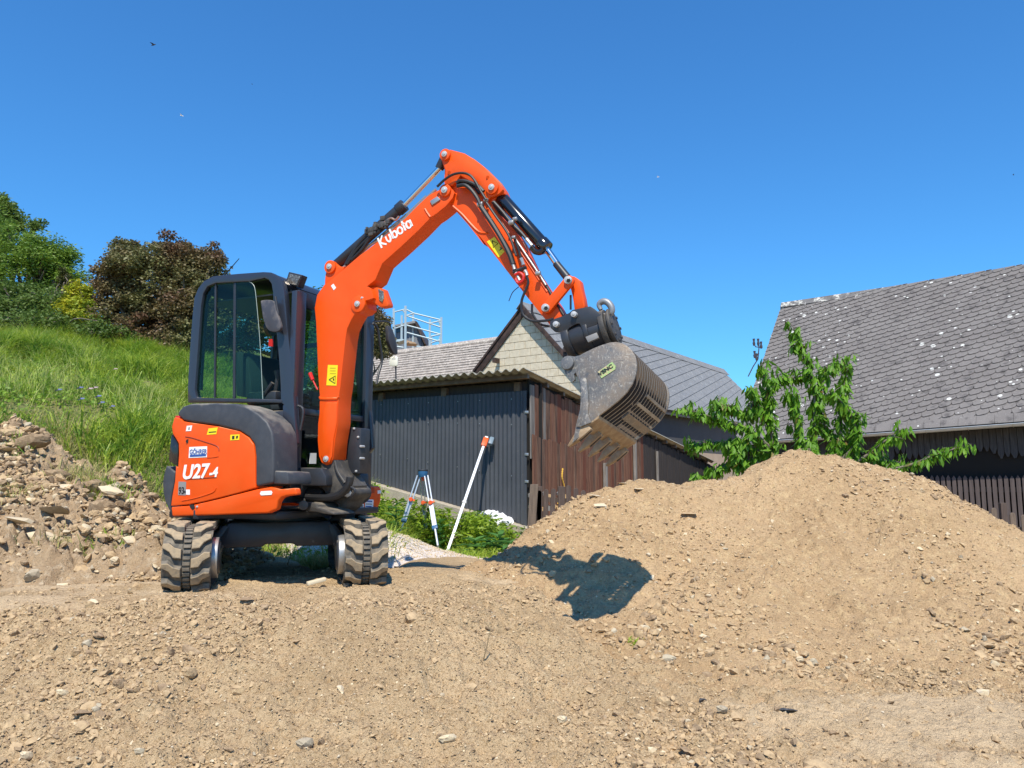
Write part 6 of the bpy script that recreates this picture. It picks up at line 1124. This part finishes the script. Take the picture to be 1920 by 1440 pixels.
# whole tiles share one mesh
tp = tile_poly(np.zeros(2), TW - .004, TH_); bx, by, bz = e1, e2, nB
def t3(p, h): return e1 * p[0] + e2 * p[1] + nB * h
hh_ = lambda p, o2: .024 - .018 * np.dot(np.array(p) - o2, wdir2) / TH_
top = [t3(p, hh_(p, np.zeros(2))) for p in tp]; n = len(top); bot = [p - nB * .014 for p in top]
mbt = MB().add(top + bot, [tuple(range(n))] + [(k, (k + 1) % n, (k + 1) % n + n, k + n) for k in range(n)]); TME = bpy.data.meshes.new('roof_tile'); TME.from_pydata(mbt.v, [], mbt.f); TME.materials.append(ROUND); TME.update()
mb = MB(); cand = []
for i in range(-60, 70):
    for j in range(-50, 60):
        o2 = tdir * (i * TW + (j % 2) * TW / 2) + wdir2 * (j * TH_); tp = tile_poly(o2, TW - .004, TH_); whole = all(a_ * p[0] + b_ * p[1] <= c0 + 1e-6 for p in tp for a_, b_, c0 in HP)
        if whole: cand.append(o2)
        else:
            poly = clip_poly(tp, HP)
            if len(poly) >= 3: t_ = [eLt + t3(p, hh_(p, o2)) for p in poly]; n = len(t_); mb.add(t_ + [p - nB * .014 for p in t_], [tuple(range(n))] + [(k, (k + 1) % n, (k + 1) % n + n, k + n) for k in range(n)])
def dist(o2): p = eLt + t3(o2, 0); f_ = p[0] / p[1]; return p[1] + (100 if f_ > .69 else 0)
cand.sort(key=dist); jit = np.random.default_rng(5)
for k, o2 in enumerate(cand):
    p = eLt + t3(o2, jit.uniform(0, .004))
    if k < 290: inst('roof_tile', TME, Matrix.Translation(p), barn2)
    else: mb.add([p + np.array(v.co) for v in TME.vertices], [tuple(f.vertices) for f in TME.polygons])
obj('roof_tiles', mb, ROUND, barn2, recalc=False, smooth=None, kind='stuff')
obj('roof_deck', MB().prism([eLt - nB * .02, eR2 - nB * .02, rR2 - nB * .02, rL - nB * .02], -nB * .08), BLACKWOOD, barn2)
for k in range(34):
    o_ = eLt + ed_ * k * .30 + e2 * -.035 + nB * .03; obj('eaves_slate', MB().prism([o_ + nB * .012, o_ + ed_ * .295 + nB * .012, o_ + ed_ * .295 + e2 * .24, o_ + e2 * .24], -nB * .014), ROUND, barn2)
RCAP = mat('lichened_ridge_cap', (.16, .15, .145), .85, var=(7, (.54, .52, .46), .52, .58), layers=[(9, (.10, .095, .09), .5, .65)])
L_ = np.linalg.norm(rR2 - rL)
for k in range(int(L_ / .62)): o_ = rL + rd_ * k * .62; obj('ridge_cap', MB().prism([o_ - e2 * .17 + nB * .055, o_ + nB * .05 + ZU * .03, o_ + Da * .17 - ZU * .06, o_ + Da * .15 - ZU * .1, o_ - e2 * .16 + nB * .03], rd_ * .63), RCAP, barn2, bevel=.006, seg=1)
for k in range(1, int(L_ / .62), 2): o_ = rL + rd_ * (k * .62 + .05) - e2 * .12 + nB * .06; obj('ridge_clip', MB().tube([o_, o_ - e2 * .12], .008, 5), STEEL, barn2)
gab = rL + Da * 3.3; obj('gable_end', MB().prism([eLt + ed_ * .15 - ZU * .1, rL + rd_ * .15 - ZU * .1, eLt + Da * 6.6 + ed_ * .15 - ZU * .1, V(*(eLt + Da * 6.6 + ed_ * .15)[:2], -.6), V(*(eLt + ed_ * .15)[:2], -.6)], ed_ * .1), BLACKWOOD, barn2)
obj('back_roof', MB().prism([rL, rR2, rR2 + Da * 3.3 - ZU * (rL[2] - eLt[2]), rL + Da * 3.3 - ZU * (rL[2] - eLt[2])], -ZU * .08), SLATE, barn2)
gut = []
ZNC = mat('zinc_gutter', (.42, .47, .50), .4, metal=.5, var=(5, (.5, .54, .56), .4, .6))
for k in range(2): o_ = (eLt if k == 0 else eR2) + NA * .05 - ZU * .035; gut.append([o_ + NA * .055 * math.cos(t_) - ZU * .055 * math.sin(t_) for t_ in np.linspace(0, math.pi, 9)])
obj('gutter', MB().sheet(gut).sheet([[p - ZU * .002 - NA * .001 for p in r] for r in gut]).tube([gut[0][0], gut[1][0]], .009, 6), ZNC, barn2, recalc=False)
for k in range(14): o_ = eLt + ed_ * (.35 + k * .72) + NA * .05 - ZU * .035; obj('gutter_bracket', MB().tube([o_ + NA * .062 * math.cos(t_) - ZU * .062 * math.sin(t_) for t_ in np.linspace(0, math.pi, 9)], .006, 5), STEEL, barn2)
dp = ev(1411, 838); obj('downpipe', MB().tube([dp + NA * .05, dp + NA * .05 - ZU * .07], [.06, .035], 12).tube([dp + NA * .05 - ZU * .07, dp - NA * .30 - ZU * .26, dp - NA * .30 - ZU * 2.2], .032, 12), ZNC, barn2)
WALLP = EP + Da * .42
def wl_(px, py): return onp(px, py, WALLP, NA)
wu = lambda p: float(np.dot(p - WALLP, -La)); wpt = lambda u, z, off=0: WALLP - La * u + NA * off + ZU * (z - WALLP[2])
u_l, u_r = wu(wl_(1395, 850)), wu(wl_(1925, 850)) + 3
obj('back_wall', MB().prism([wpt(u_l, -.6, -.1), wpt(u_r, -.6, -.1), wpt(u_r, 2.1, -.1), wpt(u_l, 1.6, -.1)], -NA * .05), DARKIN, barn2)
UPW = mat('greyed_black_board', (.040, .040, .044), .85, var=(9, (.07, .07, .072), .45, .65, (5, 5, .4))); LOWW = mat('brown_black_slat', (.075, .058, .055), .8, var=(5, (.105, .082, .076), .4, .65, (5, 5, .4)))
u = u_l; zu = wl_(1800, 848)[2]; zl1 = wl_(1850, 893)[2]
while u < u_r:
    w_ = random.uniform(.10, .13); zt_ = 2.3; zb0 = zu - random.uniform(-.02, .14)
    obj('upper_board', MB().prism([wpt(u, zb0 + .10, -.04), wpt(u + w_ * .35, zb0, -.04), wpt(u + w_ * .65, zb0, -.04), wpt(u + w_ - .008, zb0 + .09, -.04), wpt(u + w_ - .008, 1.55 + .03 * (u - u_l), -.04), wpt(u, 1.55 + .03 * (u - u_l), -.04)], NA * .02), UPW, barn2); u += w_
u = u_l
while u < u_r:
    w_ = .096; z1 = zl1 + random.uniform(-.012, .012); obj('lower_slat', MB().prism([wpt(u, -.6, .0), wpt(u + w_ - .028, -.6, .0), wpt(u + w_ - .028, z1 - .04, .0), wpt(u + (w_ - .028) / 2, z1 + .02, .0), wpt(u, z1 - .04, .0)], NA * .022), LOWW, barn2, bevel=.002, seg=1); u += w_
obj('slat_rail', MB().prism([wpt(u_l, zl1 - .3, -.05), wpt(u_r, zl1 - .3, -.05), wpt(u_r, zl1 - .2, -.05), wpt(u_l, zl1 - .2, -.05)], NA * .04), BLACKWOOD, barn2)
# ---- picket fences
PKM = mat('grey_brown_picket', (.17, .125, .09), .85, var=(8, (.11, .08, .06), .4, .65, (5, 5, .5)), bump=[(50, .003)]); PKD = mat('dark_picket', (.075, .052, .042), .85, var=(8, (.14, .10, .08), .5, .7, (5, 5, .5)))
def picket(parent, px, py, Y, w_, m_, zb_, roundtop=True, lean=0, dY=.02, name='picket'):
    c_ = at(px, py, Y); h = w_ / 2; pts = [V(-h, 0, 0), V(h, 0, 0)]; Ht = c_[2] - zb_
    pts += [V(h * math.cos(t_), 0, Ht - h + h * math.sin(t_)) for t_ in np.linspace(0, math.pi, 7)] if roundtop else [V(h, 0, Ht), V(-h, 0, Ht)]
    b = V(c_[0], Y, zb_); pts = [b + p + V(lean * p[2] - lean * Ht, 0, 0) for p in pts]; obj(name, MB().prism(pts, (0, dY, 0)), m_, parent, bevel=.004, seg=1)
fl_ = empty('picket_fence', tuple(at(1050, 1000, 9.7)), 'weathered picket fence below the brown planks, partly buried by the heap', 'fence')
for px, py, w_, m_, rt, ln in ((1002, 908, .10, PKM, False, .07), (1012, 912, .07, PKD, False, .02), (1011.5, 919, .06, PKD, True, .02), (1024, 917, .06, PKD, True, .03), (1038, 916, .06, PKD, True, .05), (1053, 912, .085, PKD, False, 0), (1066, 910, .06, PKD, True, 0), (1080, 915, .06, PKD, True, 0), (1094, 919, .06, PKD, True, 0), (1108, 924, .06, PKD, True, 0), (1122, 929, .06, PKD, True, 0)): picket(fl_, px, py, 9.7 if not m_ is PKM else 9.62, w_, m_, -.5, rt, ln, .06 if not rt else .02, 'fence_post' if not rt else 'picket')
for py in (935, 972): a, b = at(1000, py, 9.76), at(1130, py + 8, 9.76); obj('rail', MB().box((a + b) / 2, (b - a) / 2, V(0, .015, 0), V(0, 0, .03)), PKD, fl_)
fr_ = empty('picket_fence', tuple(at(1880, 1010, 9.6)), 'short picket fence in front of the dark slatted barn at the right edge', 'fence')
for px, py, w_, m_, rt in ((1822, 955, .07, PKM, True), (1843, 954, .07, PKM, True), (1864, 952, .07, PKM, True), (1882, 943, .075, PKD, False), (1899, 961, .07, PKM, True), (1920, 965, .07, PKM, True), (1941, 966, .07, PKM, True)): picket(fr_, px, py, 9.6, w_, m_, -.5, rt, 0, .05 if not rt else .02, 'fence_post' if not rt else 'picket')
a, b = at(1815, 990, 9.66), at(1960, 994, 9.66); obj('rail', MB().box((a + b) / 2, (b - a) / 2, V(0, .015, 0), V(0, 0, .028)), PKM, fr_)
# stacked leaves / firewood glimpses behind the left fence
lg = mat('cut_log_end', (.55, .36, .17), .85, var=(20, (.4, .25, .12), .4, .6))
fw = empty('firewood_stack', tuple(at(1040, 975, 10.3)), 'small stack of split orange brown firewood behind the left picket fence', 'firewood')
for k in range(16): c_ = at(994 + 9 * (k % 8) + RNG.uniform(-2, 2), 930 + 22 * (k // 8) + RNG.uniform(-4, 4), 10.3); obj('log', MB().cyl(c_, c_ + V(0, .3, 0), .035, .035, 7), lg if k % 3 else GREYWOOD, fw)
# ---- far house and scaffold
fh = empty('far_house', tuple(at(765, 700, 36)), 'distant grey slate clad house gable wrapped by scaffolding', 'house'); FY = 36
f3 = lambda x, y, d=0: at(700 + x / 9.6, 560 + y / 9.6, FY + d); FG = mat('blue_grey_cladding', (.13, .145, .17), .6, var=(6, (.17, .185, .21), .4, .6), bump=[(8, .02)])
obj('wall', MB().prism([f3(x, y) for x, y in [(350, 1150), (360, 480), (545, 490), (755, 430), (900, 830), (900, 1150)]], (0, 6, 0)), FG, fh)
obj('low_wall', MB().prism([f3(x, y) for x, y in [(-300, 1150), (-300, 620), (180, 560), (360, 560), (360, 1150)]], (0, 5, 0)), FG, fh)
for pts in ([(340, 480), (760, 390), (775, 430), (345, 510)], [(760, 395), (800, 430), (945, 815), (915, 815), (755, 440)]): obj('roof', MB().prism([f3(x, y, -.4) for x, y in pts], (0, 6.5, 0)), BARGE if pts[0][0] > 500 else SLATE, fh)
obj('window', MB().prism([f3(x, y, -.05) for x, y in [(395, 545), (500, 525), (500, 600), (395, 612)]], (0, .05, 0)), mat('dark_window', (.02, .03, .04), .1), fh)
for x in range(390, 880, 65): obj('cladding_joint', MB().prism([f3(x, 1000, -.03), f3(x + 8, 1000, -.03), f3(x + 8, max(500, 430 + max(0, (x - 740)) * 2.9), -.03), f3(x, max(500, 430 + max(0, (x - 740)) * 2.9), -.03)], (0, .03, 0)), mat('joint_grey', (.22, .24, .27), .6) if 'joint_grey' not in MATS else MATS['joint_grey'], fh)
sc_ = empty('scaffold', tuple(at(780, 690, 34)), 'galvanised scaffold with guard rails standing around the distant grey gable', 'scaffold'); SCM = mat('galvanised_tube', (.42, .50, .52), .5, metal=.2)
s3 = lambda x, y, d=0: at(700 + x / 9.6, 560 + y / 9.6, 34 + d)
for x, y0, y1, d in ((368, 180, 1050, 0), (580, 130, 1050, -1), (512, 300, 760, 1), (718, 250, 1000, 2), (1018, 375, 900, 1), (1225, 335, 900, 0), (1050, 680, 860, 2), (1195, 680, 860, 1.5), (395, 500, 700, .5), (1200, 420, 520, .3)): obj('standard', MB().tube([s3(x, y0, d), s3(x - 4, y1, d)], .055 if y1 - y0 > 300 else .035, 6), SCM, sc_)
for x0, y0, x1, y1 in ((370, 245, 580, 190), (580, 190, 730, 265), (730, 265, 1225, 385), (600, 310, 1225, 520), (600, 480, 1225, 645), (600, 610, 1200, 770), (380, 400, 380, 410), (600, 305, 730, 265), (1018, 445, 1225, 395), (1040, 680, 1225, 640), (1040, 800, 1200, 740), (370, 545, 560, 480), (120, 665, 360, 610), (400, 860, 540, 880), (520, 200, 575, 260), (1170, 400, 1210, 460)): obj('rail', MB().tube([s3(x0, y0), s3(x1, y1 + 1)], .035, 5), SCM, sc_)
DK = mat('scaffold_board', (.42, .28, .17), .8); 
for pts in ([(380, 740), (520, 720), (560, 740), (400, 790)], [(570, 740), (760, 790), (770, 810), (560, 800)]): obj('deck', MB().prism([s3(x, y) for x, y in pts], (0, 1, .05)), DK if pts[0][0] > 500 else SCM, sc_)
obj('deck', MB().prism([s3(x, y) for x, y in [(780, 840), (1020, 890), (1020, 905), (775, 865)]], (0, 1, .05)), SCM, sc_)
obj('brick_chimney', MB().prism([f3(x, y, -1) for x, y in [(560, 1000), (565, 905), (640, 890), (690, 920), (690, 1000)]], (0, 1, 0)), mat('red_brick', (.40, .15, .08), .9), fh)
# ---- insulators at the barn verge
ins = empty('roof_insulators', tuple(at(1422, 690, 17)), 'small dark power line insulators on a bracket beside the left roof verge', 'insulator'); i3 = lambda x, y: at(1400 + x / 3.692, 500 + y / 3.692, 17.2)
for pts in ([(80, 505), (85, 560), (78, 640), (45, 690), (10, 760)], [(50, 520), (60, 555), (110, 560)], [(55, 600), (60, 628), (85, 600)]): obj('bracket', MB().tube([i3(*q) for q in pts], .013, 5), mat('insulator_dark', (.05, .04, .045), .4) if 'insulator_dark' not in MATS else MATS['insulator_dark'], ins)
for x, y in ((50, 520), (80, 520), (100, 540), (55, 605), (68, 622)): c_ = i3(x, y); obj('insulator', MB().tube([c_ - V(0, 0, .09), c_ - V(0, 0, .03), c_ + V(0, 0, .0), c_ + V(0, 0, .07)], [.022, .034, .02, .03], 8), MATS['insulator_dark'], ins)
# ================================================================== small objects
ALU = mat('tripod_aluminium', (.62, .65, .68), .35, metal=.5); TBLUE = mat('tripod_blue', (.02, .10, .22), .5); ORP = mat('orange_red_plastic', (.75, .10, .02), .5)
t3_ = lambda x, y, Y: at(640 + x / 4.364, 780 + y / 4.364, Y); TY = 10.6
tp_ = empty('survey_tripod', tuple(t3_(660, 1000, TY)), 'aluminium surveying tripod with blue head standing in the weeds', 'tripod')
hd = t3_(668, 470, TY); r_ = 40 / 4.364 * TY / FPX; obj('tripod_head', MB().cyl(hd + ZU * .03, hd + ZU * .055, r_, r_, 20), BLACKP, tp_, bevel=.003); obj('head_plate', MB().cyl(hd - ZU * .05, hd + ZU * .03, r_ * .9, r_, 12), TBLUE, tp_, bevel=.004); obj('clamp_screw', MB().cyl(hd - ZU * .10, hd + ZU * .03, .02, .02, 10), ORP, tp_)
for (xt, yt, Yt), (xb, yb, Yb), (xm, ym) in (((635, 490, TY), (465, 1000, TY - .15), (560, 660)), ((695, 490, TY - .05), (795, 1090, TY - .75), (733, 680)), ((660, 490, TY + .05), (690, 1060, TY - .3 + .6), (675, 692))):
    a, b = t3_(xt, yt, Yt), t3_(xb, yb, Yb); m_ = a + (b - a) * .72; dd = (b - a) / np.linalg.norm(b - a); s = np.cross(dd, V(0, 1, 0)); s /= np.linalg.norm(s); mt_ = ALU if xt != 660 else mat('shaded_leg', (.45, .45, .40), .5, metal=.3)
    lg_ = obj('tripod_leg', MB().tube([a + s * .022, m_ + s * .022], .010, 8).tube([a - s * .022, m_ - s * .022], .010, 8).tube([a + (b - a) * .35, b - dd * .05], .014, 8), mt_, tp_)
    obj('leg_clamp', MB().box(m_, s * .036, np.cross(dd, s) * .018, dd * .025), TBLUE, lg_, bevel=.003); c_ = a + (b - a) * .38; obj('clamp_knob', MB().cyl(c_ - V(0, .03, 0), c_ - V(0, .055, 0), .03, .026, 10).box(c_ + s * .03 - V(0, .03, 0), s * .025, V(0, .006, 0), dd * .012), ORP, lg_); obj('leg_foot', MB().cyl(b - dd * .05, b + dd * .06, .018, .004, 8), BLACKP, lg_)
    obj('blue_strip', MB().box(a + (b - a) * .55 - V(0, .012, 0), s * .006, V(0, .003, 0), dd * .18), TBLUE, lg_)
# levelling staff leaning on the corrugated front
sa = t3_(862, 1125, 10.25); sb_ = onp(640 + 1188 / 4.364, 780 + 175 / 4.364, PC + NS * .10, NS)
sf = empty('levelling_staff', tuple(sa), 'white staff with orange head leaning against the corrugated front', 'staff'); dd = (sb_ - sa) / np.linalg.norm(sb_ - sa); s = np.cross(dd, V(0, 1, 0)); s /= np.linalg.norm(s); nn = np.cross(s, dd)
Ln = np.linalg.norm(sb_ - sa); obj('pole', MB().box(sa + dd * Ln * .48, dd * Ln * .48, s * .019, nn * .012), mat('white_aluminium', (.80, .82, .84), .4), sf, bevel=.004); obj('staff_joint', MB().box(sa + dd * Ln * .40, dd * .018, s * .029, nn * .019), STEEL, sf)
hc = sa + dd * Ln * .95; obj('staff_head', MB().box(hc, dd * .09, s * .042, nn * .03), ORP, sf, bevel=.012); obj('head_tip', MB().box(hc + dd * .10, dd * .02, s * .025, nn * .02), mat('white_aluminium2', (.8, .8, .8), .4), sf, bevel=.005); obj('grey_pad', MB().box(hc + dd * .05 + s * .085 * (1 if s[0] > 0 else -1) - nn * .01, dd * .075, s * .035, nn * .03), mat('blue_grey_plastic', (.16, .22, .27), .5), sf, bevel=.015)
# white cloth over the footing's end
cu0 = onp(925, 948, PC + NS * .05, NS); uc = float(np.dot(cu0 - PC, Ls)); g = []
for i in range(30):
    row = []
    for j in range(22):
        a_, b_ = i / 29, j / 21; u = uc + .16 - .52 * a_; wob = .016 * math.sin(7 * a_ + 9 * b_) + .010 * math.sin(17 * a_ - 13 * b_) + .005 * math.sin(37 * a_ + 9 * b_); zt0 = ftop(max(u, -.3)) + .03 + .05 * math.sin(math.pi * a_) ** 2
        hang = .06 + .36 * math.exp(-((a_ - .55) / .16) ** 2); dpt = -.02 + .24 * min(b_ * 1.6, 1); dn = max(0, b_ - .5) / .5 * hang; p = PC + Ls * (u + .03 * math.sin(13 * b_) - .02 * dn) + NS * (dpt + wob); row.append(V(p[0], p[1], zt0 + wob * 1.5 - dn))
    g.append(row)
mb = MB().sheet(g); o = obj('white_cloth', mb, mat('white_cotton', (.80, .80, .81), .9, bump=[(30, .01)]), None, recalc=False, smooth=80, label='crumpled white cloth thrown over the end of the block footing', cat='cloth')
a, b = t3_(840, 1158, 9.2), t3_(1215, 1186, 9.0); o = obj('wooden_batten', MB().box((a + b) / 2 + ZU * .01, (b - a) / 2, V(0, .02, 0), V(0, 0, .014)), mat('fresh_batten', (.58, .42, .22), .8), None, bevel=.003, label='thin light wooden batten lying on the ground below the weeds', cat='batten')
b0 = onz(588, 1095, .03); o = obj('wood_offcut', MB().box(onz(593, 1090, .035), V(.055, .03, .012), V(-.012, .02, 0), V(0, 0, .012)), mat('pale_offcut', (.62, .52, .36), .8), None, bevel=.004, label='pale wooden offcut lying beside the right hand track', cat='offcut')
# dry stalks near the front
DS = mat('dry_stalk', (.30, .22, .12), .9)
def stalk(px0, py0, pts, label):
    for Y in np.arange(3, 9, .02):
        p = at(px0, py0, Y)
        if p[2] <= float(topz([p[0]], [p[1]])[0]): break
    obj('dry_twig', MB().tube([p - ZU * .01] + [at(x, y, Y - .03) for x, y in pts], [.005] + [.003] * len(pts), 5), DS, None, label=label, cat='twig')
stalk(905, 1240, [(912, 1215), (920, 1180), (908, 1165)], 'forked dry twig standing left of the wheel crease'); stalk(845, 1120, [(852, 1135), (830, 1108)], 'short dry twig lying right of the right track'); stalk(538, 1060, [(545, 1040), (541, 1030)], 'thin twig standing under the machine'); stalk(1860, 1300, [(1870, 1330), (1895, 1352)], 'curved dry twig at the right edge of the foreground')
# birds
BRD = mat('dark_plumage', (.02, .02, .025), .7); BRW = mat('pale_plumage', (.75, .78, .80), .7)
def bird(px, py, Y, L, m_, ang, label):
    c_ = at(px, py, Y); r_ = empty('flying_bird', tuple(c_), label, 'bird'); X_ = V(math.cos(ang), .3, math.sin(ang)); X_ /= np.linalg.norm(X_); N_ = V(-math.sin(ang), 0, math.cos(ang))
    obj('body', MB().tube([c_ - X_ * L * .5, c_ - X_ * L * .25, c_ + X_ * L * .2, c_ + X_ * L * .5], [L * .03, L * .11, L * .12, L * .02], 8), m_, r_)
    for s_ in (-1, 1): w_ = V(0, 1, 0) * s_ * .8 + N_ * .35 + X_ * -.1; obj('wing', MB().add([c_ + X_ * L * .18, c_ - X_ * L * .12, c_ + w_ * L * .8 - X_ * L * .3, c_ + w_ * L * .75 - X_ * L * .1, c_ + w_ * L * .4 + X_ * L * .12], [(0, 1, 2, 3, 4)]), m_, r_, recalc=False)
bird(288, 84, 22, .15, BRD, .5, 'dark swallow flying high at the upper left of the sky'); bird(341, 217, 22, .11, BRW, -.2, 'pale bird speck below the dark swallow'); bird(1234, 332, 22, .09, BRW, .3, 'pale bird speck right of the boom in the sky')
bird(473, 158, 30, .06, BRD, 0, 'tiny dark bird speck above the cab'); bird(1900, 328, 26, .08, BRD, -.2, 'tiny dark bird speck at the right edge of the sky')
